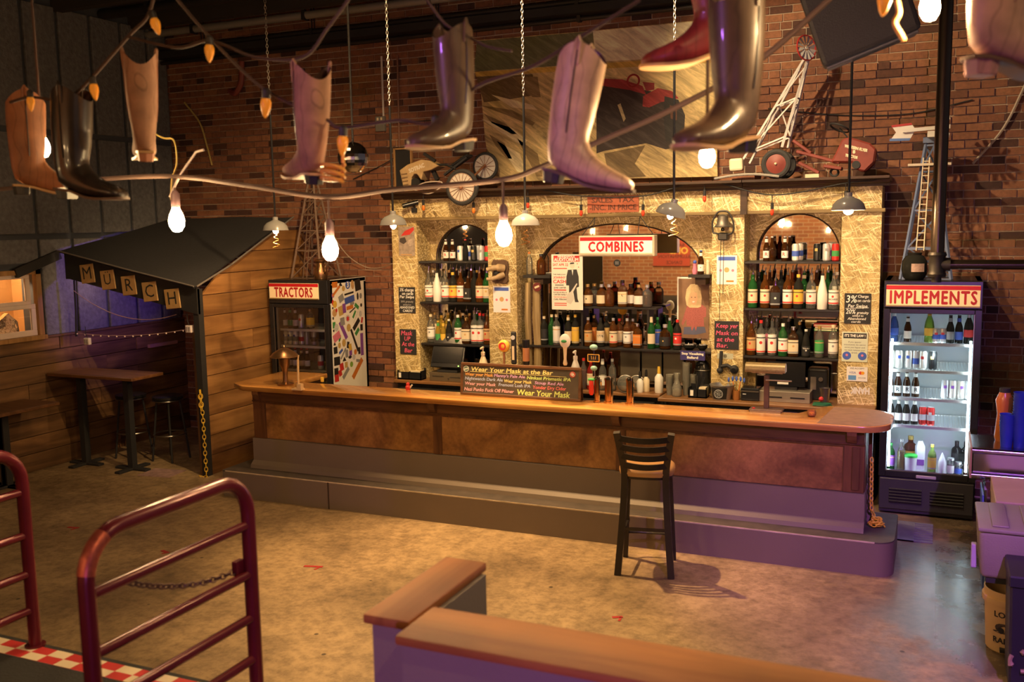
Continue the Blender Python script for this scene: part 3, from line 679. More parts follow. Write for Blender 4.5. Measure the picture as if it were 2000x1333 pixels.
# ================================================================ BOTTLE AND CAN MAKERS (shared meshes)
_MC = {}
def mesh_of(key, maker, m):
 k = (key, m.name)
 if k not in _MC:
  o = maker().build(key, m, None, origin=(0, 0, 0)); _MC[k] = o.data; bpy.data.objects.remove(o)
 return _MC[k]
def inst(name, me, loc, parent=None):
 o = bpy.data.objects.new(name, me); COL.objects.link(o); o.location = loc
 if parent is not None: o.parent = parent
 return o
SH = {  # glass profile, label band (r, z0, z1), neck top z, cap radius
 'liquor': ([(0.034, 0), (0.040, 0.006), (0.040, 0.185), (0.034, 0.212), (0.016, 0.245), (0.0145, 0.29)], (0.0412, 0.045, 0.165), 0.29, 0.016, None),
 'tall':   ([(0.033, 0), (0.0375, 0.006), (0.0375, 0.215), (0.030, 0.235), (0.015, 0.255), (0.014, 0.315)], (0.0386, 0.03, 0.195), 0.315, 0.0155, None),
 'square': ([(0.036, 0), (0.041, 0.006), (0.041, 0.155), (0.036, 0.175), (0.017, 0.195), (0.016, 0.24)], (0.0422, 0.03, 0.14), 0.24, 0.018, 5),
 'squat':  ([(0.038, 0), (0.046, 0.008), (0.047, 0.11), (0.040, 0.14), (0.017, 0.16), (0.016, 0.20)], (0.0478, 0.03, 0.105), 0.20, 0.019, None),
 'cone':   ([(0.040, 0), (0.043, 0.006), (0.042, 0.13), (0.030, 0.20), (0.017, 0.25), (0.015, 0.285)], (0.0432, 0.02, 0.12), 0.285, 0.016, None),
 'wine':   ([(0.034, 0), (0.038, 0.006), (0.038, 0.19), (0.030, 0.22), (0.0145, 0.25), (0.014, 0.31)], (0.0392, 0.05, 0.15), 0.31, 0.015, None),
 'beer':   ([(0.028, 0), (0.0305, 0.005), (0.0305, 0.115), (0.026, 0.14), (0.0145, 0.175), (0.0130, 0.225)], (0.0315, 0.03, 0.095), 0.225, 0.0140, None),
 'soda':   ([(0.030, 0), (0.034, 0.006), (0.030, 0.06), (0.034, 0.11), (0.028, 0.15), (0.014, 0.19), (0.013, 0.215)], (0.0335, 0.05, 0.105), 0.215, 0.0145, None),
}
def gl(col, name, dense):
 return glassm('bottle_glass_'+name, col, 0.04, 1-dense, tuple(c*0.6 for c in col))
GLASS = {
 'clear': gl((0.93, 0.93, 0.88), 'clear', 0.10), 'amber': gl((0.55, 0.20, 0.04), 'amber', 0.18), 'brown': gl((0.20, 0.075, 0.02), 'brown', 0.25),
 'green': gl((0.06, 0.32, 0.08), 'green', 0.35), 'dark': gl((0.04, 0.04, 0.035), 'dark', 0.7), 'yellow': gl((0.85, 0.62, 0.10), 'yellow', 0.4),
 'blue': gl((0.25, 0.45, 0.95), 'blue', 0.3), 'red': gl((0.6, 0.05, 0.04), 'red', 0.5), 'lime': gl((0.55, 0.8, 0.2), 'lime', 0.3),
}
GLASS['white'] = mat('white_coated_glass', (0.82, 0.79, 0.72), 0.35, var=0.04)
PC = {'white': (0.80, 0.77, 0.70), 'cream': (0.72, 0.60, 0.40), 'red': (0.60, 0.035, 0.03), 'black': (0.02, 0.02, 0.02), 'yellow': (0.75, 0.47, 0.06), 'gold': (0.60, 0.40, 0.12), 'silver': (0.6, 0.6, 0.6), 'green': (0.05, 0.30, 0.08), 'blue': (0.06, 0.12, 0.5), 'orange': (0.65, 0.20, 0.03), 'tan': (0.60, 0.36, 0.15), 'purple': (0.25, 0.08, 0.4), 'grey': (0.3, 0.3, 0.3), 'pink': (0.7, 0.2, 0.3)}
def paper(c): return mat('print_'+c, PC[c], 0.55, var=0.05, scale=30)
def capm(c): return mat('cap_'+c, PC[c], 0.3, 0.6 if c in ('silver', 'gold') else 0.0, var=0.05)
M_spout = mat('pour_spout_metal', (0.7, 0.68, 0.62), 0.2, 1.0)
def ring(r, z0, z1, n=20, sq=None):
 m = MB(); vs = []
 for z in (z0, z1):
  for k in range(n):
   a = 2*math.pi*(k+0.5)/n; ca, sa = math.cos(a), math.sin(a)
   if sq: q = (abs(ca)**sq+abs(sa)**sq)**(-1.0/sq); ca *= q; sa *= q
   vs.append((r*ca, r*sa, z))
 return m.add(vs, [(k, (k+1) % n, n+(k+1) % n, n+k) for k in range(n)])
def bottle(loc, shape='liquor', glass='clear', lab='white', cap='black', mark=None, fill=None, spout=False, scale=1.0, txt=None, name='bottle'):
 prof, (lr, l0, l1), nt_, cr, sq = SH[shape]
 n = 16 if sq else 14
 o = inst(name, mesh_of('glass_'+shape, lambda: MB().lathe(prof, n=n if not sq else 20, sq=sq), GLASS[glass]), loc)
 o.scale = (scale,)*3
 if glass in ('clear', 'amber') and fill:
  ip = [(r*0.9, z+0.004) for r, z in prof if z < nt_*0.62]
  inst('liquid', mesh_of('liquid_'+shape, lambda: MB().lathe(ip, n=n, sq=sq), GLASS[fill] if fill in GLASS else GLASS['amber']), (0, 0, 0), o)
 if lab:
  lb = inst('label', mesh_of('label_'+shape, lambda: ring(lr, l0, l1, sq=sq), paper(lab)), (0, 0, 0), o)
  if mark:      # a printed mark on the front of the label
   zc = l0+(l1-l0)*0.55; rr = (l1-l0)*0.085
   def mk():
    m = MB(); vs = []
    for i in range(-2, 3):
     for j in range(-2, 3):
      u = i/2*rr; v = j/2*rr; k = max(abs(i), abs(j)) or 1; h = math.hypot(i, j) or 1
      u *= k/h; v *= k/h; yy = -math.sqrt(max((lr+0.0006)**2-u*u, 1e-8)) if not sq else -(lr+0.001)*1.0
      vs.append((u, yy, zc+v))
    fs = [(a*5+b, (a+1)*5+b, (a+1)*5+b+1, a*5+b+1) for a in range(4) for b in range(4)]
    return m.add(vs, fs)
   inst('label_mark', mesh_of('mark_'+shape, mk, paper(mark)), (0, 0, 0), lb)
  if txt:
   t = lettering('label_print', txt[0], paper(txt[1]), None, (0, 0, 0), txt[2], bold=txt[2]*0.01)
   xs = [v.co.x for v in t.data.vertices];
   for v in t.data.vertices:      # wrap the line round the label
    a = v.co.x/lr; zz = v.co.y; rr_ = lr+0.0009
    v.co = (rr_*math.sin(a), -rr_*math.cos(a), zz)
   t.rotation_euler = (0, 0, 0); t.parent = lb; t.location = (0, 0, l0+(l1-l0)*txt[3])
  if shape in ('liquor', 'tall', 'square'):
   if lab != 'black': inst('label_script', mesh_of('script_'+shape, lambda: ring(lr+0.0004, l0+(l1-l0)*0.78, l0+(l1-l0)*0.84, sq=sq), paper('black' if mark else 'tan')), (0, 0, 0), lb)
   inst('label_band', mesh_of('band_'+shape, lambda: ring(lr+0.0004, l0+0.004, l0+0.016, sq=sq), paper('red' if mark == 'red' else 'grey')), (0, 0, 0), lb)
 hh = 0.022
 if spout:
  inst('pour_spout', mesh_of('spout', lambda: MB().cyl((0, 0, nt_-0.005), (0, 0, nt_+0.018), 0.013, 10).cyl((0, 0, nt_+0.018), (0.006, 0, nt_+0.062), 0.0045, 8), M_spout if cap != 'black' else capm('black')), (0, 0, 0), o)
  if shape != 'liquor': o.children[-1].data = mesh_of('spout_'+shape, lambda: MB().cyl((0, 0, nt_-0.005), (0, 0, nt_+0.018), 0.013, 10).cyl((0, 0, nt_+0.018), (0.006, 0, nt_+0.062), 0.0045, 8), M_spout if cap != 'black' else capm('black'))
 else:
  inst('cap', mesh_of('cap_'+shape, lambda: MB().cyl((0, 0, nt_-(hh if shape != 'beer' else 0.007)), (0, 0, nt_+0.004), cr, 12), capm(cap)), (0, 0, 0), o)
 if shape in ('beer', 'wine') and lab:
  inst('neck_label', mesh_of('neck_'+shape, lambda: ring(cr+0.0018, nt_-0.05, nt_-0.02), paper(lab)), (0, 0, 0), o)
 return o
def can(loc, col='white', tall=True, mark=None, band=None, name='can', r=0.033):
 h = 0.158 if tall else 0.122
 key = 'can_%s_%.3f' % ('tall' if tall else 'short', r)
 o = inst(name, mesh_of(key, lambda: MB().lathe([(r*0.78, 0), (r, 0.010), (r, h-0.014), (r*0.82, h-0.003), (r*0.82, h)], n=16), mat('can_'+col, PC[col], 0.3, 0.35, var=0.05)), loc)
 inst('lid', mesh_of(key+'lid', lambda: MB().cyl((0, 0, h-0.001), (0, 0, h+0.0015), r*0.80, 14), capm('silver')), (0, 0, 0), o)
 if band: inst('print_band', mesh_of(key+'band', lambda: ring(r+0.0006, h*0.28, h*0.60), paper(band)), (0, 0, 0), o)
 if mark: inst('print_mark', mesh_of(key+'mark', lambda: MB().cbox((0, -r-0.0005, h*0.66), r*0.75, 0.004, h*0.16), paper(mark)), (0, 0, 0), o)
 return o
COLN = {'clear': 'clear', 'amber': 'amber', 'brown': 'brown', 'green': 'green', 'dark': 'dark', 'yellow': 'yellow', 'blue': 'blue', 'red': 'red', 'lime': 'lime green', 'white': 'white'}
ORD = ['first', 'second', 'third', 'fourth', 'fifth', 'sixth', 'seventh', 'eighth', 'ninth', 'tenth', 'eleventh', 'twelfth', 'thirteenth', 'fourteenth', 'fifteenth', 'sixteenth', 'seventeenth', 'eighteenth', 'nineteenth', 'twentieth']
def row(items, where, Y, z, grp, jit=0.012, scale=1.0, xlim=None):
 """items: (px, kind, body, label, cap, opts) from left to right"""
 items = sorted(items, key=lambda t: t[0])
 for i, it in enumerate(items):
  px, kind, body, lab, cap = it[:5]; kw = dict(it[5]) if len(it) > 5 else {}
  y = Y+random.uniform(-jit, jit)
  v = RW @ _ray(px, 600); x = v.x*(y/v.y)     # the column of that pixel at this depth
  for _ in range(3):
   q = proj((x, y, z+0.1)); x += (px-q[0])/230.0
  if xlim: x = max(xlim[0]+0.045, min(xlim[1]-0.045, x))
  loc = (x, y, z)
  if kind in ('can', 'short', 'slim'):
   o = can(loc, body, kind == 'can' or kind == 'slim', cap, lab, 'drink_can', 0.029 if kind == 'slim' else 0.033)
   desc = body+(' and '+lab if lab and lab != body else '')+' drink can'; cat = 'can'
  else:
   kw.setdefault('scale', scale)
   o = bottle(loc, kind, body, lab, cap, name='beer_bottle' if kind == 'beer' else 'bottle', **kw)
   desc = COLN[body]+' '+('glass ' if body != 'white' else 'painted ')+('beer bottle' if kind == 'beer' else 'bottle')+((' with '+lab+' label') if lab else ''); cat = 'bottle'
  o.rotation_euler.z = random.uniform(-0.2, 0.2)
  tag(o, desc+', '+ORD[i]+' from left '+where, cat, grp)
# ================================================================ REFRIGERATORS
def fridge(name, X0, X1, YF, YBk, H, zg0, zg1, label, sign, lit, shelves):
 W_ = X1-X0
 root = empty(name, ((X0+X1)/2, (YF+YBk)/2, 0), label, 'refrigerator')
 sidem = M_white if not lit else M_blackgloss
 t = 0.045
 b = MB()
 b.box(X0, X0+t, YF+0.06, YBk, 0.06, H); b.box(X1-t, X1, YF+0.06, YBk, 0.06, H)
 body = b.build('side_walls', sidem, root, smooth=0)
 MB().box(X0, X1, YF+0.06, YBk, H-0.05, H).build('roof', M_blackgloss, root, smooth=0, bevel=0.006)
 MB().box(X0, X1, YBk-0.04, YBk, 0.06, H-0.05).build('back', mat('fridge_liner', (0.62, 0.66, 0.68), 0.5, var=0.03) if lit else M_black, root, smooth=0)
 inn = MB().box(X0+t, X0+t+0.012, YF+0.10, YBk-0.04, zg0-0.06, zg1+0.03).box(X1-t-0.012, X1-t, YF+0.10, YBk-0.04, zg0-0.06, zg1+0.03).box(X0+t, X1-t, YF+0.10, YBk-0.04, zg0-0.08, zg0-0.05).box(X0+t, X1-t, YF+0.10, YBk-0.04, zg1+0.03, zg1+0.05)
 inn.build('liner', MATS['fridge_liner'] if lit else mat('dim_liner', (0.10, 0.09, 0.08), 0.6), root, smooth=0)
 # sign box
 MB().box(X0, X1, YF+0.0, YF+0.10, zg1+0.06, H).build('sign_housing', M_blackgloss, root, smooth=0, bevel=0.006)
 sz0, sz1 = zg1+0.075, H-0.035
 if not lit: sz0 += 0.035
 sg = MB().box(X0+0.02, X1-0.02 if lit else X1-0.11, YF-0.012, YF, sz0, sz1).build('sign_panel', mat('sign_cream_'+name, (0.80, 0.62, 0.36), 0.45, var=0.05, emit=(0.9, 0.62, 0.3), estr=0.10 if lit else 0.05), root, smooth=0, bevel=0.003)
 ex = X1-0.02 if lit else X1-0.11
 MB().box(X0+0.02, ex, YF-0.0135, YF-0.012, sz1-0.038, sz1-0.003).build('sign_stripe', mat('sign_red', (0.50, 0.012, 0.02), 0.45), sg, smooth=0)
 MB().box(X0+0.018, ex, YF-0.016, YF-0.012, sz0, sz0+0.012).build('sign_lip', mat('brass_lip', (0.35, 0.26, 0.12), 0.4, 0.5), sg, smooth=0)
 lettering('sign_lettering', sign, mat('sign_letter_red', (0.42, 0.012, 0.02), 0.5), sg, ((X0+0.02+ex)/2, YF-0.014, (sz0+sz1-0.03)/2-0.002), 0.155 if lit else 0.15, bold=0.0035, width=(ex-X0-0.02)*(0.93 if lit else 0.78), space=1.15)
 # door: frame, glass, handle
 dr = MB().box(X0, X0+0.055, YF, YF+0.055, zg0-0.07, zg1+0.055).box(X1-0.055, X1, YF, YF+0.055, zg0-0.07, zg1+0.055).box(X0+0.055, X1-0.055, YF, YF+0.055, zg0-0.07, zg0-0.015).box(X0+0.055, X1-0.055, YF, YF+0.055, zg1+0.015, zg1+0.055)
 dr = dr.build('door', M_blackgloss, root, smooth=0, bevel=0.004)
 MB().box(X0+0.055, X1-0.055, YF+0.02, YF+0.026, zg0-0.015, zg1+0.015).build('door_glass', glassm('fridge_glass', (0.94, 0.96, 0.96)), dr, smooth=0)
 MB().box(X0+0.055, X1-0.055, YF+0.004, YF+0.014, zg0-0.022, zg0-0.008).box(X0+0.050, X0+0.060, YF+0.004, YF+0.014, zg0-0.02, zg1+0.02).box(X1-0.060, X1-0.050, YF+0.004, YF+0.014, zg0-0.02, zg1+0.02).build('door_trim', M_steel, dr, smooth=0)
 # shelves: steel frame, wires and a price rail
 for z in shelves:
  s_ = MB().box(X0+t+0.015, X1-t-0.015, YF+0.105, YF+0.115, z-0.022, z+0.004).build('shelf', mat('shelf_white', (0.75, 0.74, 0.68), 0.4, emit=(0.8, 0.9, 1) if lit else None, estr=0.0), root, smooth=0)
  w = MB().box(X0+t+0.015, X1-t-0.015, YBk-0.06, YBk-0.05, z-0.012, z)
  n = 26
  for k in range(n+1):
   x = X0+t+0.02+(W_-2*t-0.04)*k/n; w.box(x-0.002, x+0.002, YF+0.11, YBk-0.05, z-0.006, z-0.001)
  w.build('wire_grid', mat('shelf_wire', (0.7, 0.7, 0.68), 0.35, 0.3), s_, smooth=0)
 # plinth with louvred grille
 MB().box(X0+0.01, X1-0.01, YF+0.02, YBk, 0.02, zg0-0.075).build('plinth', mat('plinth_black', (0.03, 0.028, 0.034), 0.4), root, smooth=0)
 gr = MB().box(X0+0.01, X1-0.01, YF, YF+0.02, 0.05, zg0-0.085).build('grille_panel', mat('plinth_black', (0.03, 0.028, 0.034), 0.4), root, smooth=0, bevel=0.005)
 for c in range(2):
  for k in range(5):
   xa = X0+0.09+c*(W_/2-0.055); z = 0.12+k*(zg0-0.085-0.2)/4.6
   m_ = MB().cbox(((xa+xa+W_/2-0.12)/2, YF-0.004, z), W_/2-0.12, 0.014, 0.020, Matrix.Rotation(0.5, 3, 'X')); m_.build('louvre', M_black, gr, smooth=0)
 for sx in (X0+0.06, X1-0.06):
  for sy in (YF+0.1, YBk-0.08): MB().cyl((sx, sy, 0), (sx, sy, 0.06), 0.02, 10).build('foot', M_black, root)
 if lit:
  MB().box((X0+X1)/2-0.08, (X0+X1)/2+0.08, YF-0.008, YF, zg0-0.066, zg0-0.038).build('name_plate', mat('purple_grey_plate', (0.5, 0.45, 0.55), 0.3, 0.5), root, smooth=0, bevel=0.004)
 return root
fz = lambda py: at(1810, py, 8.95).z
# ---- bright refrigerator at the right
fX0, fX1, fYF, fYB, fH = -0.42, 0.345, 8.80, 9.55, 2.045
sh = [fz(670), fz(723), fz(778), fz(832), fz(914)+0.005]
zg0 = at(1810, 925, 8.82).z+0.02
FR = fridge('display_fridge', fX0, fX1, fYF, fYB, fH, zg0, at(1810, 612, 8.82).z-0.02, 'black glass-door fridge lit white inside under an IMPLEMENTS sign', 'IMPLEMENTS', True, sh[:4])
sh[4] = zg0-0.05
for sx in (fX0+0.075, fX1-0.075):
 MB().cyl((sx, fYF+0.085, zg0), (sx, fYF+0.085, zg0+1.13), 0.009, 8).build('light_tube', emis('cool_tube', (0.75, 0.92, 1.0), 14.0), FR)
for z in (zg0+0.25, zg0+0.62, zg0+1.0):
 light('fridge_tube_light', 'POINT', (0.0, fYF+0.13, z), 1.7, (0.72, 0.90, 1.0), 0.03)
G = 'drinks in the bright fridge'
row([(1746, 'soda', 'blue', 'blue', 'white', {'scale': 1.15}), (1773, 'beer', 'brown', 'white', 'silver'), (1815, 'soda', 'lime', 'yellow', 'yellow', {'scale': 1.2}), (1828, 'short', 'silver', 'blue', 'red'), (1842, 'short', 'silver', 'blue', 'red'), (1856, 'beer', 'dark', 'grey', 'black', {'scale': 1.05}), (1873, 'beer', 'dark', 'blue', 'black', {'scale': 1.05}), (1892, 'soda', 'dark', 'red', 'silver', {'scale': 1.15})], 'on the top fridge shelf', 8.99, sh[0], G, 0.008)
row([(1741, 'can', 'white', None, 'blue'), (1756, 'can', 'white', None, 'blue'), (1775, 'can', 'white', None, 'blue'), (1789, 'can', 'silver', 'blue', None), (1803, 'can', 'white', None, 'red'), (1822, 'can', 'black', None, 'gold')], 'on the second fridge shelf', 8.99, sh[1], G, 0.008)
row([(1738, 'beer', 'brown', 'white', 'black', {'txt': ('R', 'black', 0.05, 0.5)}), (1754, 'beer', 'brown', 'white', 'black', {'txt': ('R', 'black', 0.05, 0.5)}), (1771, 'beer', 'brown', 'white', 'black', {'txt': ('R', 'black', 0.05, 0.5)}), (1788, 'beer', 'brown', 'white', 'black', {'txt': ('R', 'black', 0.05, 0.5)}), (1846, 'can', 'silver', None, 'purple'), (1861, 'can', 'white', None, 'purple'), (1877, 'can', 'white', None, 'purple'), (1892, 'can', 'silver', None, None)], 'on the third fridge shelf', 8.99, sh[2], G, 0.008)
row([(1740, 'beer', 'dark', 'white', 'white'), (1755, 'beer', 'dark', 'white', 'white'), (1770, 'beer', 'dark', 'white', 'white'), (1786, 'beer', 'dark', 'white', 'white'), (1802, 'can', 'red', 'silver', None), (1818, 'can', 'red', 'silver', 'white')], 'on the fourth fridge shelf', 8.99, sh[3], G, 0.008)
row([(1740, 'liquor', 'green', 'purple', 'green', {'scale': 0.82}), (1760, 'wine', 'clear', None, 'silver', {'fill': 'yellow', 'scale': 0.9}), (1820, 'liquor', 'lime', 'yellow', 'yellow', {'scale': 0.86}), (1887, 'beer', 'clear', None, 'red', {'fill': 'red', 'scale': 0.75})], 'on the fridge floor', 8.97, sh[4]-0.0, G, 0.006)
row([(1778, 'squat', 'amber', 'yellow', 'gold', {'scale': 1.3}), (1868, 'square', 'dark', 'black', 'black'), (1886, 'square', 'dark', 'black', 'black')], 'at the back of the fridge floor', 9.22, sh[4], G, 0.006)
def fridge_item(px, y):
 q = at(px, 880, y); return Vector((q.x, y, sh[4]))
p = fridge_item(1779, 8.97); o = empty('sauce_tub', p, 'white plastic tub with bright green lid on the fridge floor', 'tub')
MB().lathe([(0.048, 0), (0.054, 0.13)], p, 18).build('tub', mat('tub_white', (0.8, 0.82, 0.8), 0.4), o); MB().lathe([(0.057, 0.13), (0.057, 0.148), (0.05, 0.152)], p, 18).build('lid', mat('lid_green', (0.05, 0.62, 0.08), 0.4), o)
p = fridge_item(1797, 9.1); o = empty('milk_carton', p, 'tall white and purple plastic carton standing behind the green-lidded tub', 'carton')
MB().lathe([(0.04, 0), (0.042, 0.2), (0.025, 0.235), (0.018, 0.25)], p, 16, sq=5).build('carton', mat('carton_white', (0.8, 0.82, 0.85), 0.4), o); MB().box(p.x-0.036, p.x+0.036, p.y-0.046, p.y-0.042, p.z+0.04, p.z+0.09).build('print', paper('purple'), o, smooth=0)
p = fridge_item(1841, 8.95); o = empty('squeeze_bottle', p, 'white squeeze bottle with pointed tip on the fridge floor', 'bottle')
MB().lathe([(0.032, 0), (0.034, 0.01), (0.034, 0.11), (0.026, 0.13)], p, 16).build('body', mat('tub_white', (0.8, 0.82, 0.8), 0.4), o); MB().lathe([(0.026, 0.13), (0.02, 0.145), (0.004, 0.19)], p, 14).build('nozzle', mat('tub_white', (0.8, 0.82, 0.8), 0.4), o)
for i, (px, hh) in enumerate(((1858, 0.12), (1873, 0.09))):
 p = fridge_item(px, 8.96); o = empty('jar', p, ['taller glass jar of garnish with silver lid on the fridge floor', 'short glass jar with a blue print beside the taller jar'][i], 'jar', 'jars in the bright fridge')
 MB().lathe([(0.028, 0), (0.03, 0.006), (0.03, hh), (0.026, hh+0.01)], p, 14).build('glass', GLASS['clear'], o); MB().lathe([(0.028, hh+0.01), (0.028, hh+0.028)], p, 14).build('lid', capm('silver'), o)
 m_ = ring(0.0306, 0.02, hh*0.7); m_.v = [v+p for v in m_.v]; m_.build('label', paper('white' if i == 0 else 'blue'), o)
# ---- dim refrigerator beside the shed, with a stickered side
tX0, tX1, tYF, tYB, tH = -6.87, -6.08, 8.76, 9.53, 2.0
tg0, tg1 = 0.55, at(580, 600, 8.8).z-0.02
tz = lambda py: at(590, py, 8.95).z
tsh = [tz(642), tz(674), tz(720), tz(760)]
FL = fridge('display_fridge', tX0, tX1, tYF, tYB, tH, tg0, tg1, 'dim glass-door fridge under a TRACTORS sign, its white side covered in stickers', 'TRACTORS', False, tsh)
G = 'drinks in the dim fridge'
row([(556, 'beer', 'brown', 'white', 'black'), (567, 'beer', 'brown', 'green', 'black'), (577, 'beer', 'brown', 'white', 'black'), (588, 'can', 'silver', None, 'red'), (606, 'square', 'clear', 'yellow', 'gold', {'scale': 0.9})], 'on top shelf of dim fridge', 8.96, tsh[0], G, 0.006)
row([(558, 'can', 'white', 'grey', 'blue'), (567, 'can', 'white', 'grey', 'blue'), (577, 'can', 'white', 'grey', 'blue'), (589, 'can', 'silver', 'red', None), (599, 'can', 'grey', None, None), (613, 'can', 'grey', 'black', None)], 'on second shelf of dim fridge', 8.96, tsh[1], G, 0.006)
row([(566, 'beer', 'brown', 'cream', 'red'), (577, 'beer', 'brown', 'white', 'red'), (589, 'beer', 'brown', 'cream', 'red'), (600, 'beer', 'brown', 'white', 'red'), (626, 'can', 'white', 'red', None)], 'on third shelf of dim fridge', 8.96, tsh[2], G, 0.006)
row([(566, 'beer', 'dark', None, 'silver'), (578, 'beer', 'dark', None, 'silver'), (590, 'beer', 'dark', None, 'silver'), (604, 'beer', 'dark', None, 'silver'), (620, 'beer', 'dark', None, 'silver')], 'on lowest shelf of dim fridge', 8.96, tsh[3], G, 0.006)
# stickers on the white side: (crop u, v, half size, shape, colour, angle) from the photograph
STK = [(85, 130, 14, 11, 'o', 'tan', 0), (140, 128, 34, 36, 'q', 'orange', 0), (205, 118, 26, 28, 't', 'black', 0), (290, 130, 30, 52, 'o', 'blue', 0), (345, 125, 20, 60, 'o', 'tan', 0.1), (405, 130, 36, 72, 'q', 'black', 0.15), (120, 205, 60, 18, 'q', 'orange', 0.6), (240, 170, 20, 35, 'o', 'gold', 0.2),
 (305, 228, 58, 12, 'q', 'black', 0.1), (312, 300, 62, 42, 'q', 'blue', 0.15), (100, 255, 18, 30, 'o', 'purple', 0), (215, 285, 32, 45, 'q', 'grey', 0.4), (405, 260, 12, 48, 'o', 'black', 0), (440, 255, 16, 36, 'o', 'grey', 0), (95, 340, 14, 38, 'o', 'red', 0), (142, 355, 26, 46, 'o', 'yellow', 0), (340, 345, 26, 18, 'q', 'grey', 0.1), (315, 390, 42, 24, 'q', 'orange', 0.1),
 (395, 375, 28, 24, 'q', 'green', -0.6), (446, 362, 12, 24, 'o', 'black', 0), (97, 402, 10, 15, 'o', 'black', 0), (210, 430, 28, 60, 'q', 'gold', 0.2), (250, 400, 20, 60, 'q', 'purple', 0.1), (130, 455, 30, 50, 'o', 'tan', 0.2), (160, 425, 12, 26, 'o', 'red', 0), (345, 420, 40, 9, 'q', 'black', 0.4), (365, 470, 30, 18, 'q', 'green', 0.9),
 (290, 515, 30, 48, 'o', 'white', 0), (290, 515, 24, 40, 'o', 'silver', 0), (230, 553, 28, 50, 'q', 'grey', 0.1), (437, 462, 18, 40, 'o', 'silver', 0), (385, 500, 50, 8, 'q', 'white', 0.9), (455, 535, 10, 36, 'q', 'red', -0.3), (105, 520, 10, 20, 'o', 'black', 0), (115, 600, 18, 40, 'q', 'green', 0), (160, 625, 28, 50, 'o', 'silver', 0), (302, 625, 26, 50, 'o', 'gold', 0),
 (240, 655, 75, 32, 'q', 'purple', -1.0), (390, 585, 50, 32, 'q', 'black', 0.7), (400, 670, 30, 26, 'q', 'green', 0.7), (450, 620, 16, 40, 'q', 'black', 0), (160, 730, 46, 50, 'q', 'pink', 0.4), (370, 770, 90, 20, 'q', 'black', -1.1), (455, 815, 18, 140, 'q', 'purple', 0), (110, 665, 10, 18, 'o', 'black', 0), (200, 750, 12, 48, 'o', 'green', -0.5), (135, 805, 16, 30, 't', 'black', 0), (140, 890, 24, 44, 'q', 'black', 0.05),
 (195, 830, 18, 38, 'o', 'gold', 0), (247, 800, 24, 50, 'o', 'gold', 0), (295, 825, 15, 42, 'q', 'black', -0.2), (320, 850, 18, 42, 'q', 'yellow', 0.2), (212, 900, 26, 18, 'q', 'blue', 0.5), (240, 925, 48, 14, 'q', 'grey', 0.8), (280, 925, 18, 50, 'q', 'grey', 0), (325, 910, 18, 40, 'q', 'purple', 0), (380, 905, 18, 36, 'o', 'orange', 0), (425, 890, 14, 44, 'q', 'black', 0), (318, 965, 22, 20, 'o', 'black', 0), (362, 965, 20, 36, 'o', 'silver', 0), (410, 1005, 24, 18, 'q', 'grey', -0.2),
 (168, 1012, 38, 54, 'q', 'black', 0), (252, 985, 24, 30, 't', 'black', 0), (335, 1048, 20, 36, 'o', 'lime', 0), (275, 1055, 18, 36, 'q', 'gold', 0), (405, 1095, 85, 34, 'q', 'orange', 0.75), (222, 1080, 24, 48, 'q', 'red', 0.2), (160, 1140, 26, 52, 'q', 'black', 0), (205, 1150, 20, 40, 'q', 'red', 0.3), (270, 1150, 50, 28, 'q', 'grey', 0.7), (165, 1210, 26, 46, 'q', 'red', 0), (250, 1215, 60, 18, 'q', 'black', 0.7), (170, 1280, 34, 30, 'q', 'black', 0), (220, 1290, 30, 24, 'o', 'grey', 0), (290, 1270, 36, 46, 'o', 'black', 0)]
PC['lime'] = (0.25, 0.45, 0.06)
for k, (u, v, hw, hh, shp, c, ang) in enumerate(STK):
 # crop (533 x 1333) over photo (630..720, 535..760): turn into a place on the fridge side plane x = tX1
 def P_(uu, vv):
  q = atx(630+uu*90/533, 535+vv*225/1333, tX1); return q
 c0 = P_(u, v); w_ = abs(P_(u+hw, v).y-c0.y)*0.92; h_ = abs(P_(u, v+hh).z-c0.z)*0.92
 if c0.y-w_ < tYF+0.07 or c0.y+w_ > tYB: c0.y = min(max(c0.y, tYF+0.075+w_), tYB-w_-0.005)
 if c0.z < 0.9: continue
 x = tX1+0.0006+0.0001*(k % 9)
 pts = {'q': [(-1, -1), (1, -1), (1, 1), (-1, 1)], 't': [(-1, -1), (1, -1), (0, 1)], 'o': [(math.cos(a*math.pi/6), math.sin(a*math.pi/6)) for a in range(12)]}[shp]
 if shp == 'q' and abs(ang) > 0.3:      # long strips given by length and width
  L_, T_ = max(w_, h_), min(w_, h_)
  pts = [(a*L_, b*T_) for a, b in pts]
 else: pts = [(a*w_, b*h_) for a, b in pts]
 ca, sa = math.cos(ang), math.sin(ang)
 vs = [(x, c0.y+a*ca-b*sa, c0.z+a*sa+b*ca) for a, b in pts]
 MB().add(vs, [tuple(range(len(vs)))]).build('sticker', mat('sticker_'+c, [q*0.8 for q in PC[c]], 0.45, var=0.35, scale=60), FL, smooth=0)
lettering('sticker_number', '3', paper('white'), FL, (tX1+0.0022, atx(630+290*90/533, 535+130*225/1333, tX1).y, atx(630+290*90/533, 535+130*225/1333, tX1).z), 0.085, rot=(math.pi/2, 0, math.pi/2), bold=0.003)
lettering('sticker_star', '*', paper('red'), FL, (tX1+0.0022, atx(630+290*90/533, 535+515*225/1333, tX1).y, atx(630+290*90/533, 535+545*225/1333, tX1).z), 0.12, rot=(math.pi/2, 0, math.pi/2), bold=0.004)
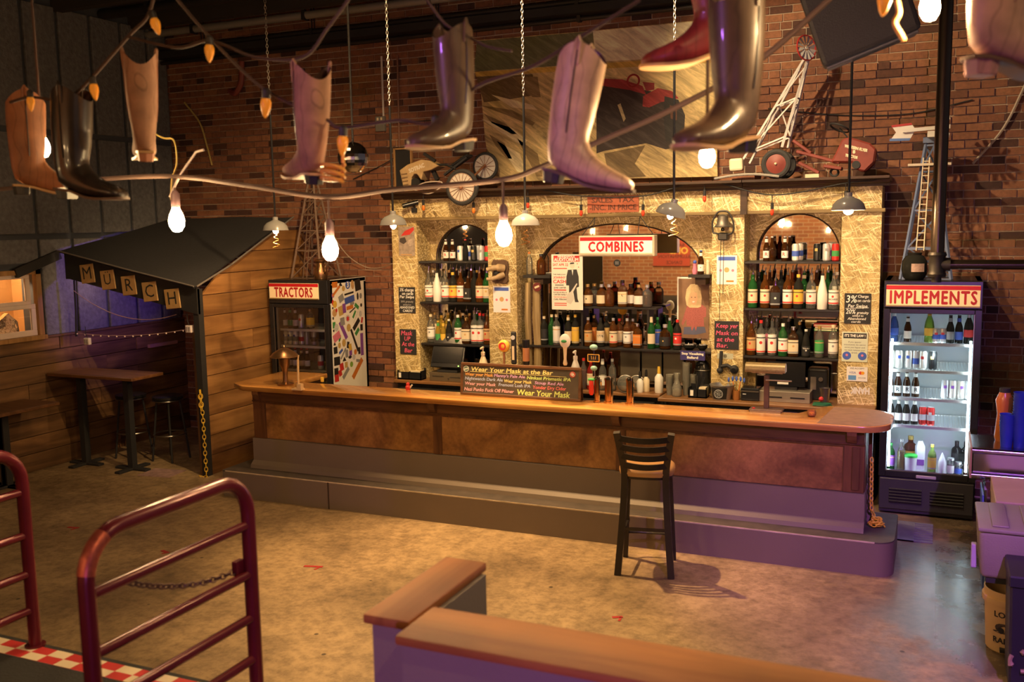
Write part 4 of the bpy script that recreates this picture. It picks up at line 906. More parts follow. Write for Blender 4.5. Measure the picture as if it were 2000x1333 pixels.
# ================================================================ BOTTLES ON THE BACK BAR
G = 'bottles on the back bar'
def BL_(*a): return a
b0, b1, b2 = (bays[0][0], bays[0][1]), (bays[1][0], bays[1][1]), (bays[2][0], bays[2][1])
R_ = ('R', 'red', 0.045, 0.5)
row([(871, 'beer', 'brown', 'white', 'silver', {'txt': R_}), (884, 'beer', 'brown', 'white', 'silver', {'txt': R_}), (899, 'can', 'white', None, 'blue'), (909, 'beer', 'dark', None, 'red'), (925, 'can', 'black', None, 'gold'), (940, 'can', 'silver', None, 'grey'), (952, 'can', 'red', 'green', None)], 'on top shelf, left bay', 9.22, 2.194, G, 0.006, xlim=b0)
row([(915, 'can', 'white', 'blue', None), (934, 'can', 'silver', None, None)], 'behind on top shelf, left bay', 9.31, 2.194, G, 0.005, xlim=b0)
sp = {'spout': True}
row([(838, 'liquor', 'clear', 'white', 'silver', {'spout': True, 'mark': 'red', 'txt': ('BACARDI', 'black', 0.02, 0.35)}), (854, 'cone', 'white', None, 'black', {'spout': True}), (870, 'liquor', 'clear', 'white', 'silver', {'spout': True, 'mark': 'red', 'fill': 'amber'}), (885, 'liquor', 'dark', 'yellow', 'yellow', {'mark': 'red'}), (900, 'liquor', 'amber', 'white', 'silver', {'spout': True, 'mark': 'red'}), (915, 'square', 'brown', 'black', 'silver', {'spout': True, 'mark': 'white'}), (927, 'wine', 'dark', None, 'black'), (937, 'liquor', 'amber', 'cream', 'silver', {'spout': True, 'mark': 'red'}), (951, 'liquor', 'green', 'cream', 'silver', {'spout': True, 'mark': 'gold'})], 'on middle shelf, left bay', 9.19, 1.755, G, 0.006, 1.08, b0)
row([(847, 'tall', 'clear', 'white', 'white', {}), (863, 'tall', 'clear', 'white', 'red', sp), (878, 'tall', 'brown', 'gold', 'gold', {}), (893, 'tall', 'brown', 'orange', 'gold', sp), (908, 'tall', 'dark', 'cream', 'black', sp), (921, 'tall', 'amber', 'orange', 'gold', sp), (933, 'tall', 'dark', 'cream', 'yellow', {}), (946, 'tall', 'brown', 'cream', 'silver', sp)], 'in back row, middle shelf, left bay', 9.31, 1.755, G, 0.006, 1.05, b0)
row([(842, 'liquor', 'clear', 'white', 'cream', {'mark': 'grey'}), (856, 'beer', 'yellow', 'green', 'yellow', {}), (866, 'beer', 'yellow', 'yellow', 'gold', {}), (877, 'cone', 'dark', 'black', 'white', {'mark': 'white', 'scale': 0.9}), (895, 'liquor', 'green', 'white', 'white', {'mark': 'red'}), (911, 'square', 'brown', 'cream', 'gold', {'mark': 'tan', 'scale': 1.15}), (927, 'tall', 'clear', 'white', 'silver', {'spout': True, 'mark': 'red'}), (938, 'tall', 'clear', 'white', 'red', {'mark': 'red'}), (952, 'liquor', 'amber', 'tan', 'silver', {'mark': 'red', 'spout': True})], 'on low shelf, left bay', 9.19, 1.305, G, 0.006, 1.05, b0)
row([(850, 'tall', 'clear', 'cream', 'gold', {}), (863, 'wine', 'yellow', 'yellow', 'black', {}), (876, 'tall', 'yellow', 'gold', 'gold', {}), (890, 'tall', 'clear', None, 'silver', sp), (905, 'tall', 'dark', 'black', 'cream', {}), (918, 'tall', 'amber', 'gold', 'gold', {}), (932, 'tall', 'green', 'cream', 'silver', sp), (945, 'tall', 'clear', 'pink', 'red', {})], 'in back row, low shelf, left bay', 9.31, 1.305, G, 0.006, 1.0, b0)
row([(1497, 'beer', 'brown', 'white', 'silver', {'txt': R_}), (1508, 'beer', 'brown', None, 'silver'), (1533, 'beer', 'brown', 'white', 'silver', {'txt': R_}), (1554, 'can', 'white', 'blue', None), (1596, 'can', 'black', None, 'gold'), (1614, 'can', 'silver', None, 'grey'), (1632, 'can', 'red', 'green', None)], 'on top shelf, right bay', 9.20, 2.194, G, 0.006, xlim=b2)
row([(1542, 'beer', 'brown', None, 'silver'), (1562, 'can', 'white', 'blue', None), (1621, 'can', 'silver', 'purple', None)], 'behind on top shelf, right bay', 9.30, 2.194, G, 0.005, xlim=b2)
row([(1470, 'liquor', 'green', 'cream', 'silver', {'spout': True, 'mark': 'red'}), (1494, 'liquor', 'amber', 'cream', 'cream', {'spout': True, 'mark': 'red'}), (1514, 'square', 'brown', 'black', 'silver', {'spout': True, 'mark': 'white'}), (1538, 'liquor', 'amber', 'white', 'silver', {'spout': True, 'mark': 'red'}), (1559, 'liquor', 'dark', 'yellow', 'yellow', {'mark': 'red'}), (1584, 'liquor', 'clear', 'white', 'silver', {'spout': True, 'mark': 'red', 'fill': 'amber'}), (1606, 'cone', 'white', None, 'black', {'spout': True, 'mark': 'yellow'}), (1628, 'liquor', 'clear', 'white', 'silver', {'spout': True, 'mark': 'red', 'txt': ('BACARDI', 'black', 0.02, 0.35)})], 'on middle shelf, right bay', 9.18, 1.755, G, 0.006, 1.08, b2)
row([(1482, 'wine', 'dark', None, 'black', {}), (1503, 'tall', 'brown', 'cream', 'silver', sp), (1525, 'tall', 'dark', 'black', 'black', sp), (1547, 'tall', 'amber', 'orange', 'silver', sp), (1570, 'wine', 'green', 'cream', 'gold', sp), (1594, 'tall', 'brown', 'gold', 'gold', sp), (1616, 'tall', 'green', None, 'green', sp), (1634, 'tall', 'clear', 'white', 'white', {})], 'in back row, middle shelf, right bay', 9.30, 1.755, G, 0.006, 1.05, b2)
row([(1467, 'liquor', 'amber', 'tan', 'silver', {'mark': 'red', 'spout': True}), (1486, 'tall', 'clear', 'white', 'red', {'mark': 'red'}), (1508, 'tall', 'clear', 'white', 'silver', {'spout': True, 'mark': 'red'}), (1529, 'liquor', 'green', 'white', 'white', {'mark': 'red'}), (1549, 'square', 'brown', 'cream', 'silver', {'mark': 'tan', 'scale': 1.15}), (1574, 'cone', 'dark', 'black', 'white', {'mark': 'white', 'scale': 0.9, 'txt': ('TEQUILA', 'white', 0.02, 0.75)}), (1600, 'liquor', 'clear', 'green', 'gold', {'scale': 1.0, 'fill': 'yellow'}), (1627, 'liquor', 'clear', 'white', 'cream', {'mark': 'grey'})], 'on low shelf, right bay', 9.18, 1.305, G, 0.006, 1.05, b2)
row([(1477, 'tall', 'clear', 'cream', 'silver', sp), (1497, 'tall', 'clear', 'pink', 'red', sp), (1516, 'tall', 'clear', None, 'gold', sp), (1539, 'tall', 'dark', 'black', 'gold', sp), (1561, 'wine', 'dark', None, 'gold', {})], 'in back row, low shelf, right bay', 9.30, 1.305, G, 0.006, 1.0, b2)
row([(1148, 'squat', 'amber', 'cream', 'gold', {'mark': 'black'}), (1175, 'squat', 'amber', 'cream', 'silver', {}), (1190, 'squat', 'amber', None, 'silver', {}), (1216, 'square', 'amber', 'cream', 'black', {'txt': ('CASK', 'black', 0.03, 0.7)}), (1248, 'squat', 'amber', 'white', 'gold', {}), (1264, 'squat', 'clear', None, 'silver', {'fill': 'amber'})], 'on the black riser', 9.22, 1.735, G, 0.006, 1.1)
row([(1161, 'squat', 'clear', None, 'gold', {'fill': 'amber'}), (1232, 'squat', 'amber', 'white', 'black', {})], 'behind on the black riser', 9.31, 1.735, G, 0.006, 1.1)
row([(1063, 'liquor', 'dark', 'black', 'cream', {}), (1078, 'wine', 'green', None, 'cream', {}), (1087, 'tall', 'clear', 'white', 'cream', {'fill': 'red'}), (1110, 'wine', 'dark', 'cream', 'gold', {}), (1124, 'tall', 'dark', 'yellow', 'yellow', {}), (1149, 'liquor', 'amber', 'tan', 'silver', {'mark': 'orange'}), (1173, 'liquor', 'dark', 'cream', 'black', {'txt': ('1776', 'black', 0.035, 0.55)}), (1198, 'liquor', 'amber', 'cream', 'silver', {'mark': 'red'}), (1225, 'liquor', 'amber', 'white', 'silver', {'mark': 'grey'}), (1245, 'square', 'amber', 'orange', 'silver', {}), (1272, 'wine', 'green', 'cream', 'cream', {}), (1299, 'squat', 'brown', 'black', 'silver', {'mark': 'gold', 'scale': 1.2}), (1323, 'liquor', 'dark', 'red', 'red', {'mark': 'white'})], 'on low shelf, middle bay', 9.20, 1.328, G, 0.006, 1.0, b1)
row([(1160, 'tall', 'brown', 'orange', 'gold', {}), (1185, 'tall', 'dark', 'gold', 'black', {}), (1210, 'liquor', 'amber', 'cream', 'red', {}), (1236, 'liquor', 'amber', 'white', 'silver', {}), (1284, 'tall', 'green', 'blue', 'green', {}), (1308, 'wine', 'green', None, 'silver', {})], 'in back row, low shelf, middle bay', 9.31, 1.328, G, 0.006, 0.95, b1)
cz = at(1052, 537, 9.2).z
row([(1034, 'liquor', 'clear', None, 'orange', {'scale': 0.8}), (1057, 'squat', 'amber', None, 'black', {})], 'on corner shelf left of arch', 9.21, cz, G, 0.004, 1.05)
cz2 = at(1368, 536, 9.2).z
row([(1369, 'beer', 'brown', 'white', 'blue', {'mark': 'red'})], 'on corner shelf right of arch', 9.2, cz2, G, 0.004, 1.0)
q = at(1356, 536, 9.22); o = empty('figurine', (q.x, 9.24, cz2), 'small pink and blue figurine beside the bottle on the corner shelf', 'figurine')
MB().lathe([(0.02, 0), (0.026, 0.03), (0.016, 0.08), (0.02, 0.1)], (q.x, 9.24, cz2), 10).build('body', paper('pink'), o); MB().ball((q.x, 9.24, cz2+0.115), 0.018).build('head', paper('blue'), o)
q = at(1381, 536, 9.22); tag(MB().lathe([(0.022, 0), (0.026, 0.05), (0.018, 0.09), (0.02, 0.12), (0.008, 0.135)], (q.x, 9.25, cz2), 12).build('figurine', mat('cream_ceramic', (0.7, 0.6, 0.42), 0.35)), 'cream ceramic figurine at the far end of the corner shelf', 'figurine')
# leftovers on the middle shelf: crystal decanter, small glasses
for i, (px, s) in enumerate(((1346, 1.0), (1371, 0.8))):
 q = at(px, 668, 9.2); p = Vector((q.x, 9.22, 1.328)); o = empty('glass_bowl', p, ['dark glass bowl with pale bits on top under the portrait poster', 'smaller dark glass bowl beside the heaped bowl'][i], 'bowl', 'glass bowls')
 MB().lathe([(0.03*s, 0), (0.06*s, 0.025), (0.065*s, 0.05), (0.06*s, 0.05), (0.03*s, 0.012)], p, 18).build('bowl', GLASS['dark'], o)
 for k in range(6): MB().cbox(p+Vector((random.uniform(-0.03, 0.03)*s, random.uniform(-0.03, 0.03)*s, 0.05)), 0.03, 0.008, 0.012, Matrix.Rotation(random.uniform(0, 3), 3, 'Z') @ Matrix.Rotation(random.uniform(-0.6, 0.6), 3, 'Y')).build('clip', capm('silver'), o, smooth=0)
# books lying on a dark crate at the back of the low shelf in the right bay
xa, xb = at(1591, 640, 9.3).x, at(1638, 640, 9.3).x
tag(MB().box(xa, xb, 9.26, 9.39, 1.305, 1.545).build('wooden_crate', M_darkwood, None, smooth=0, bevel=0.004), 'dark crate behind the bottles on the low shelf, right bay', 'crate')
for i, (c, z0, t_, dx, lb) in enumerate((('green', 1.545, 0.022, 0.0, 'green book at the bottom of the pile, right bay'), ('cream', 1.567, 0.018, 0.008, 'cream book in the middle of the pile, right bay'), ('red', 1.585, 0.024, -0.006, 'red book on top of the pile, right bay'))):
 o = empty('book', ((xa+xb)/2+dx, 9.32, z0), lb, 'book', 'books in the right bay')
 MB().box(xa+0.004+dx, xb-0.01+dx, 9.255, 9.385, z0, z0+0.003).box(xa+0.004+dx, xb-0.01+dx, 9.255, 9.385, z0+t_-0.003, z0+t_).box(xa+0.001+dx, xa+0.006+dx, 9.255, 9.385, z0, z0+t_).build('cover', paper(c), o, smooth=0)
 MB().box(xa+0.006+dx, xb-0.014+dx, 9.26, 9.38, z0+0.003, z0+t_-0.003).build('pages', paper('cream'), o, smooth=0)
# ================================================================ SIGNS AND POSTERS
M_chalk = mat('chalkboard_black', (0.020, 0.019, 0.020), 0.75, var=0.3, scale=12)
def chalk(c): return mat('chalk_'+c, {'white': (0.82, 0.80, 0.76), 'pink': (0.72, 0.10, 0.20), 'yellow': (0.85, 0.72, 0.28), 'green': (0.62, 0.78, 0.25), 'blue': (0.45, 0.55, 0.85), 'orange': (0.85, 0.42, 0.12), 'violet': (0.65, 0.40, 0.75), 'red': (0.80, 0.20, 0.22), 'rose': (0.75, 0.45, 0.55), 'dim': (0.35, 0.34, 0.33)}[c], 0.8, var=0.25, scale=60)
def board(name, px0, py0, px1, py1, Y, m, label, cat='sign', t=0.008, tilt=0.0, group=None):
 a, b_ = at(px0, py0, Y), at(px1, py1, Y)
 c = (a+b_)/2; c.y = Y
 w, h = abs(b_.x-a.x), abs(a.z-b_.z)
 o = MB().box(c.x-w/2, c.x+w/2, Y-t, Y, c.z-h/2, c.z+h/2).build(name, m, None, smooth=0, origin=(c.x, Y-t, c.z))
 tag(o, label, cat, group); return o, c, w, h
def lines(o, c, w, h, Y, rows, name='lettering', shear=0.0, bold=0.0):
 """rows: (text, u, v, size(fraction of height), width fraction or None, material)"""
 for k, (s, u, v, sz, wf, m) in enumerate(rows):
  if s == '-':
   MB().box(c.x+(u-0.5-wf/2)*w, c.x+(u-0.5+wf/2)*w, Y-0.0018, Y-0.0012, c.z+(0.5-v-sz*0.35)*h, c.z+(0.5-v+sz*0.35)*h).build('print_strip', m, o, smooth=0); continue
  lettering(name, s, m, o, (c.x+(u-0.5)*w, Y-0.0015, c.z+(0.5-v)*h), sz*h, width=wf*w if wf else None, shear=shear, bold=bold*sz*h)
PY = FY-0.001
o, c, w, h = board('chalk_sign', 779, 561, 812, 612, PY, M_chalk, 'black chalk sign about card charges on the leftmost pillar', 'sign', 0.008)
lines(o, c, w, h, PY-0.008, [('3% charge', .5, .11, .17, .86, chalk('white')), ('on cards', .55, .25, .16, .7, chalk('white')), ('Per Swipe', .5, .38, .16, .88, chalk('white')), ('20% gratuity', .5, .56, .10, .8, chalk('dim')), ('added to', .5, .68, .10, .5, chalk('dim')), ('ABANDONED', .5, .79, .13, .92, chalk('white')), ('CARDS!', .52, .92, .13, .6, chalk('white'))], 'chalk_line', 0.15, 0.010)
o, c, w, h = board('chalk_sign', 781, 643, 814, 693, PY, M_chalk, 'black chalk sign with pink words Mask Up at the bar', 'sign')
lines(o, c, w, h, PY-0.008, [('Mask', .42, .16, .26, .7, chalk('pink')), ('UP', .45, .38, .24, .38, chalk('pink')), ('At the', .5, .6, .24, .78, chalk('pink')), ('Bar', .5, .85, .24, .5, chalk('pink'))], 'chalk_line', 0.15, 0.010)
o, c, w, h = board('chalk_sign', 1396, 627, 1443, 683, PY, M_chalk, 'black chalk sign with pink words Keep yer Mask on, on the third pillar', 'sign', 0.009)
lines(o, c, w, h, PY-0.009, [('Keep yer', .5, .17, .22, .9, chalk('pink')), ('Mask on', .5, .43, .22, .9, chalk('pink')), ('at the', .45, .66, .22, .72, chalk('pink')), ('Bar.', .32, .88, .22, .48, chalk('pink'))], 'chalk_line', 0.15, 0.010)
o, c, w, h = board('chalk_sign', 1650, 573, 1700, 633, PY, M_chalk, 'black chalk sign about card charges on the rightmost pillar', 'sign')
lines(o, c, w, h, PY-0.008, [('3%', .25, .2, .34, .42, chalk('white')), ('Charge', .7, .1, .13, .4, chalk('white')), ('on cards', .73, .24, .13, .48, chalk('white')), ('Per Swipe', .5, .42, .16, .74, chalk('white')), ('20%', .24, .61, .22, .38, chalk('white')), ('gratuity', .7, .64, .12, .46, chalk('white')), ('added to', .52, .74, .10, .42, chalk('white')), ('Abandoned', .48, .84, .12, .7, chalk('white')), ('cards', .45, .94, .10, .36, chalk('white'))], 'chalk_line', 0.15, 0.008)
MB().bar((c.x-w*0.45, PY-0.0095, c.z+0.0*h), (c.x+w*0.42, PY-0.0095, c.z+0.03*h), 0.002, 0.004).build('chalk_underline', chalk('white'), o, smooth=0)
o, c, w, h = board('law_sign', 1645, 648, 1694, 708, PY, mat('sign_pale_green', (0.62, 0.66, 0.52), 0.4, var=0.04), "pale metal sign headed IT'S THE LAW on the rightmost pillar", 'sign', 0.004)
MB().box(c.x-w*0.45, c.x+w*0.45, PY-0.0046, PY-0.004, c.z+h*0.28, c.z+h*0.46).build('header_band', paper('black'), o, smooth=0)
lines(o, c, w, h, PY-0.0048, [("IT'S THE LAW !", .5, .13, .12, .8, paper('white'))], 'header_text', 0, 0.03)
lines(o, c, w, h, PY-0.0035, [('If you appear', .5, .34, .075, .5, paper('black')), ('intoxicated, we cannot', .5, .43, .075, .84, paper('black')), ('serve you liquor and', .5, .52, .075, .78, paper('black')), ('we must remove your', .5, .61, .075, .8, paper('black')), ('drink.', .5, .70, .075, .24, paper('black'))], 'body_text')
for u in (-0.3, 0.3):
 MB().cyl((c.x+u*w, PY-0.004, c.z-0.3*h), (c.x+u*w, PY-0.0052, c.z-0.3*h), w*0.17, 18).build('blue_seal', paper('blue'), o, smooth=0); MB().cyl((c.x+u*w, PY-0.005, c.z-0.28*h), (c.x+u*w, PY-0.0058, c.z-0.28*h), w*0.05, 10).build('seal_dot', paper('pink'), o, smooth=0)
o, c, w, h = board('card_sign', 1654, 716, 1694, 746, PY, mat('sign_white', (0.82, 0.78, 0.78), 0.4, var=0.03), 'small white sign showing accepted payment cards', 'sign', 0.004)
lines(o, c, w, h, PY-0.0035, [('WE ACCEPT', .5, .12, .16, .7, paper('black')), ('VISA', .28, .42, .22, .34, paper('blue')), ('DISCOVER', .74, .76, .11, .36, paper('black'))], 'print')
MB().cyl((c.x+0.17*w, PY-0.004, c.z+0.08*h), (c.x+0.17*w, PY-0.0048, c.z+0.08*h), w*0.085, 14).build('red_disc', paper('red'), o, smooth=0)
MB().cyl((c.x+0.27*w, PY-0.004, c.z+0.08*h), (c.x+0.27*w, PY-0.0052, c.z+0.08*h), w*0.085, 14).build('orange_disc', mat('disc_orange', (0.8, 0.35, 0.02), 0.5), o, smooth=0)
MB().box(c.x-0.42*w, c.x-0.04*w, PY-0.0048, PY-0.004, c.z-0.42*h, c.z-0.1*h).build('blue_card_mark', mat('card_blue', (0.12, 0.3, 0.65), 0.5), o, smooth=0)
q = at(1680, 763, PY)
tag(lettering('stencil_letters', 'HANK', paper('white'), None, (q.x, PY-0.001, q.z), 0.085, rot=(math.pi/2, math.pi, 0), bold=0.003, width=0.165), 'white upside-down letters HANK stencilled at the foot of the last pillar', 'lettering')
# flyers on pillars
for i, (x0, y0, x1, y1) in enumerate(((963, 559, 997, 611), (1400, 499, 1439, 556))):
 o, c, w, h = board('paper_flyer', x0, y0, x1, y1, PY, mat('flyer_white', (0.80, 0.78, 0.80), 0.6, var=0.03), ['white paper flyer with blue header on the second pillar, under the hide plaque', 'white paper flyer with blue header hung behind the bell cords'][i], 'poster', 0.002, group='paper flyers')
 MB().box(c.x-w*0.42, c.x+w*0.42, PY-0.0026, PY-0.002, c.z+h*0.32, c.z+h*0.45).build('blue_header', paper('blue'), o, smooth=0)
 MB().box(c.x-w*0.02, c.x+w*0.35, PY-0.0026, PY-0.002, c.z-h*0.42, c.z-h*0.36).build('red_footer', paper('orange'), o, smooth=0)
 MB().cyl((c.x, PY-0.0026, c.z), (c.x, PY-0.002, c.z), w*0.13, 12).build('picture', paper('tan'), o, smooth=0)
 for u in (-0.3, 0.3): MB().cyl((c.x+u*w, PY-0.0026, c.z-0.02*h), (c.x+u*w, PY-0.002, c.z-0.02*h), w*0.07, 10).build('icon', paper('pink'), o, smooth=0)
# tall concert poster hung in front of the wide mirror
o, c, w, h = board('concert_poster', 1077, 497, 1139, 606, 9.13, mat('poster_cream', (0.80, 0.74, 0.64), 0.6, var=0.05), 'tall concert poster with red headline and a dark suited figure', 'poster', 0.004)
Yp = 9.13-0.004
MB().box(c.x-w*0.43, c.x+w*0.40, Yp-0.0006, Yp, c.z+h*0.365, c.z+h*0.475).build('red_headline_band', paper('red'), o, smooth=0)
lines(o, c, w, h, Yp+0.0002, [('MINNEAPOLIS', .48, .045, .05, .55, paper('white')), ('AUDITORIUM', .48, .1, .085, .78, paper('white'))], 'headline', 0, 0.03)
rr = mat('poster_red', (0.62, 0.06, 0.04), 0.6); kk = mat('poster_ink', (0.03, 0.028, 0.028), 0.6)
lines(o, c, w, h, Yp+0.001, [('SAT APR 22', .29, .19, .065, .5, rr), ('-', .28, .255, .025, .44, rr), ('THE FABULOUS', .25, .365, .028, .4, kk), ('JOHNNY', .26, .42, .055, .4, rr), ('CASH', .26, .495, .09, .42, rr), ('-', .25, .555, .02, .28, kk), ('JUNE CARTER', .27, .605, .042, .4, kk), ('-', .27, .645, .03, .4, rr), ('MOTHER MAYBELLE &', .27, .69, .03, .44, kk), ('CARTER FAMILY', .27, .73, .038, .42, kk), ('THE STATLER BROS', .27, .775, .032, .42, rr), ('CARL PERKINS', .27, .815, .038, .42, kk), ('-', .28, .885, .022, .4, rr), ('-', .28, .92, .022, .4, rr)], 'poster_line', 0, 0.02)
fx = c.x+0.17*w; fg = MB()
def fig(pts, m, nm, dy=0.0006):
 MB().wall([(fx+u*w, c.z+v*h) for u, v in pts], Yp-dy, Yp-dy+0.0004).build(nm, m, o, smooth=0)
fig([(-.14, .22), (.14, .23), (.20, .1), (.21, -.08), (.13, -.10), (.16, -.30), (.20, -.36), (.08, -.36), (.02, -.16), (-.03, -.30), (-.11, -.30), (-.11, -.06), (-.20, -.06), (-.19, .10)], kk, 'figure_suit')
MB().cyl((fx, Yp-0.0002, c.z+0.29*h), (fx, Yp-0.001, c.z+0.29*h), w*0.075, 14).build('figure_head', mat('poster_skin', (0.72, 0.62, 0.50), 0.6), o, smooth=0)
fig([(-.08, .32), (.07, .33), (.05, .355), (-.06, .35)], kk, 'figure_hair', 0.0012)
fig([(-.02, .22), (.03, .22), (.01, .12)], paper('white'), 'figure_shirt', 0.0012)
fig([(-.18, -.22), (-.05, -.17), (.13, -.02), (.16, -.03), (.0, -.2), (.06, -.30), (-.06, -.40), (-.20, -.36)], mat('poster_grey', (0.62, 0.58, 0.50), 0.6), 'figure_guitar', 0.0014)
for k, (u, v) in enumerate(((.16, .33), (.2, .27))): MB().cyl((fx+u*w, Yp-0.0002, c.z+v*h), (fx+u*w, Yp-0.001, c.z+v*h), 0.006, 5).build('star', rr, o, smooth=0)
# portrait poster
o, c, w, h = board('portrait_poster', 1323, 541, 1384, 662, 9.385, mat('portrait_brown', (0.22, 0.12, 0.065), 0.6, var=0.5, scale=8), 'portrait poster of a blond person in a red gingham shirt', 'poster', 0.004)
fx = c.x; Yp = 9.381; h_ = h
w0 = w
fig([(-.16, .06), (.22, .08), (.42, .0), (.42, -.14), (.34, -.16), (.36, -.3), (-.2, -.3), (-.2, -.18), (-.32, -.30), (-.36, -.26), (-.24, -.06)], mat('gingham_red', (0.36, 0.10, 0.085), 0.6, var=0.5, scale=90), 'shirt')
fig([(-.24, .16), (-.20, .30), (-.08, .38), (.1, .39), (.24, .32), (.28, .16), (.26, .02), (.16, .0), (-.1, .0), (-.2, .04)], mat('blond_hair', (0.62, 0.45, 0.24), 0.6, var=0.3, scale=30), 'hair', 0.001)
fig([(-.1, .22), (.02, .26), (.12, .24), (.15, .14), (.1, .06), (.02, .03), (-.06, .07), (-.1, .14)], mat('poster_face', (0.70, 0.42, 0.24), 0.6, var=0.1), 'face', 0.0014)
for u in (-.04, .07): fig([(u-.02, .165), (u+.02, .165), (u+.02, .175), (u-.02, .175)], kk, 'eye', 0.0018)
fig([(-.04, .095), (.02, .082), (.08, .1), (.02, .11)], paper('white'), 'smile', 0.0018)
fig([(-.28, -.32), (.38, -.31), (.42, -.40), (.1, -.44), (-.3, -.44)], mat('denim', (0.10, 0.10, 0.16), 0.7), 'jeans', 0.001)
fig([(-.02, -.29), (.06, -.26), (.14, -.30), (.10, -.38), (.05, -.30), (-.02, -.38), (-.06, -.33)], mat('gingham_red', (0.42, 0.07, 0.06), 0.6), 'shirt_knot', 0.0014)
MB().box(c.x-w*0.5, c.x-w*0.46, Yp-0.0005, Yp, c.z-h*0.5, c.z+h*0.5).box(c.x-w*0.46, c.x-w*0.05, Yp-0.0005, Yp, c.z+h*0.47, c.z+h*0.5).build('torn_white_edge', paper('white'), o, smooth=0)
# comic poster on the first pillar, round badge, purple sign
o, c, w, h = board('comic_poster', 778, 443, 811, 500, PY, mat('comic_grey', (0.34, 0.27, 0.22), 0.6, var=0.6, scale=25), 'weathered grey and red picture poster high on the leftmost pillar', 'poster', 0.003)
fx = c.x; Yp = PY-0.003
fig([(-.1, .35), (.45, .48), (.48, .38), (.2, .22), (-.35, .18)], paper('red'), 'red_sweep')
fig([(-.42, .1), (-.1, .14), (.0, -.02), (-.2, -.1), (-.45, -.02)], mat('comic_dark', (0.06, 0.045, 0.04), 0.6), 'dark_form')
fig([(.1, .05), (.35, .08), (.38, -.12), (.2, -.18), (.05, -.08)], mat('comic_light', (0.45, 0.36, 0.30), 0.6, var=0.5, scale=40), 'pale_form')
fig([(-.4, -.48), (.3, -.48), (.3, -.44), (-.4, -.44)], mat('comic_strip', (0.5, 0.3, 0.12), 0.6), 'caption_strip')
q = at(1049, 561, 9.15)
o = MB().cyl((q.x, 9.16, q.z), (q.x, 9.145, q.z), 0.045, 20).build('round_badge', mat('badge_dark_red', (0.14, 0.02, 0.02), 0.4), None); tag(o, 'round dark red badge with pale diagonal stripe on the timber post', 'badge')
MB().bar((q.x-0.025, 9.1445, q.z-0.008), (q.x+0.025, 9.1445, q.z+0.012), 0.002, 0.02).build('stripe', paper('cream'), o, smooth=0)
o, c, w, h = board('purple_sign', 1329, 685, 1377, 705, 9.10, mat('sign_purple_blue', (0.045, 0.035, 0.16), 0.5, var=0.05), 'dark purple sign hanging under the shelf by the portrait poster', 'sign', 0.006)
lines(o, c, w, h, 9.0935, [('Stop Visualizing', .5, .3, .36, .9, paper('white')), ('Ballard', .5, .72, .36, .45, paper('white'))], 'print', 0, 0.03)
MB().cyl((c.x-w*0.3, 9.097, c.z+h/2), (c.x-w*0.3, 9.13, 1.308), 0.003, 6).cyl((c.x+w*0.3, 9.097, c.z+h/2), (c.x+w*0.3, 9.13, 1.308), 0.003, 6).build('hook', capm('silver'), o)
# red sales tax board
o, c, w, h = board('tax_sign', 1148, 384, 1248, 414, FY-0.021, mat('faded_red_board', (0.42, 0.11, 0.05), 0.7, var=0.3, scale=20), 'faded red board reading SALES TAX on the frieze', 'sign', 0.012)
ink = mat('faded_ink', (0.14, 0.05, 0.03), 0.8)
lines(o, c, w, h, FY-0.033, [('SALES  TAX', .5, .27, .42, .84, ink), ('-INC. IN PRICE', .5, .72, .44, .92, ink)], 'print', 0, 0.02)
# ---- COMBINES light box hung by wires in front of the wide arch
a, b_ = at(1130, 461, 8.95), at(1278, 500, 8.95)
cx = (a.x+b_.x)/2; z1, z0 = a.z+0.0, b_.z-0.005
cs = empty('light_box_sign', (cx, 8.99, z0), 'hanging white light box with red letters COMBINES', 'sign')
MB().box(a.x, b_.x, 8.95, 9.06, z0, z1).build('case', mat('cream_case', (0.62, 0.52, 0.36), 0.5), cs, smooth=0, bevel=0.006)
fc = MB().box(a.x+0.018, b_.x-0.018, 8.942, 8.95, z0+0.018, z1-0.012).build('face', mat('face_white', (0.80, 0.76, 0.68), 0.35, var=0.03, emit=(1, 0.9, 0.75), estr=0.12), cs, smooth=0)
MB().box(a.x+0.018, b_.x-0.018, 8.9405, 8.942, z1-0.05, z1-0.014).build('stripe', mat('sign_red', (0.5, 0.012, 0.02), 0.45), fc, smooth=0)
MB().box(a.x+0.018, b_.x-0.018, 8.9385, 8.942, z0+0.018, z0+0.034).build('lip', mat('cream_case', (0.62, 0.52, 0.36), 0.5), fc, smooth=0)
lettering('sign_lettering', 'COMBINES', mat('sign_letter_bright_red', (0.55, 0.012, 0.02), 0.45), fc, (cx, 8.9400, (z0+z1)/2-0.012), 0.135, bold=0.0035, width=0.56, space=1.15)
for px, py, qx in ((1162, 428, 1132), (1250, 428, 1285)):
 t = at(px, py, 9.08)
 w_ = MB().cyl((t.x, 9.08, 2.63), (t.x, 9.0, z1), 0.004, 6); w_.cyl((t.x, 9.08, 2.63), (a.x+0.02 if px < 1200 else b_.x-0.02, 9.0, z1), 0.004, 6); w_.build('hanging_wire', M_black, cs)
# small blackened disc stuck on the wide mirror
q = at(1205, 514, MY-0.003); o = MB().cyl((q.x, MY-0.001, q.z), (q.x, MY-0.004, q.z), 0.036, 20).build('round_sticker', paper('black'), None, smooth=0); tag(o, 'small round black sticker on the wide mirror', 'sticker')
for v in (.012, 0, -.012): MB().box(q.x-0.02, q.x+0.02, MY-0.0046, MY-0.004, q.z+v-0.003, q.z+v+0.003).build('print_line', paper('grey'), o, smooth=0)
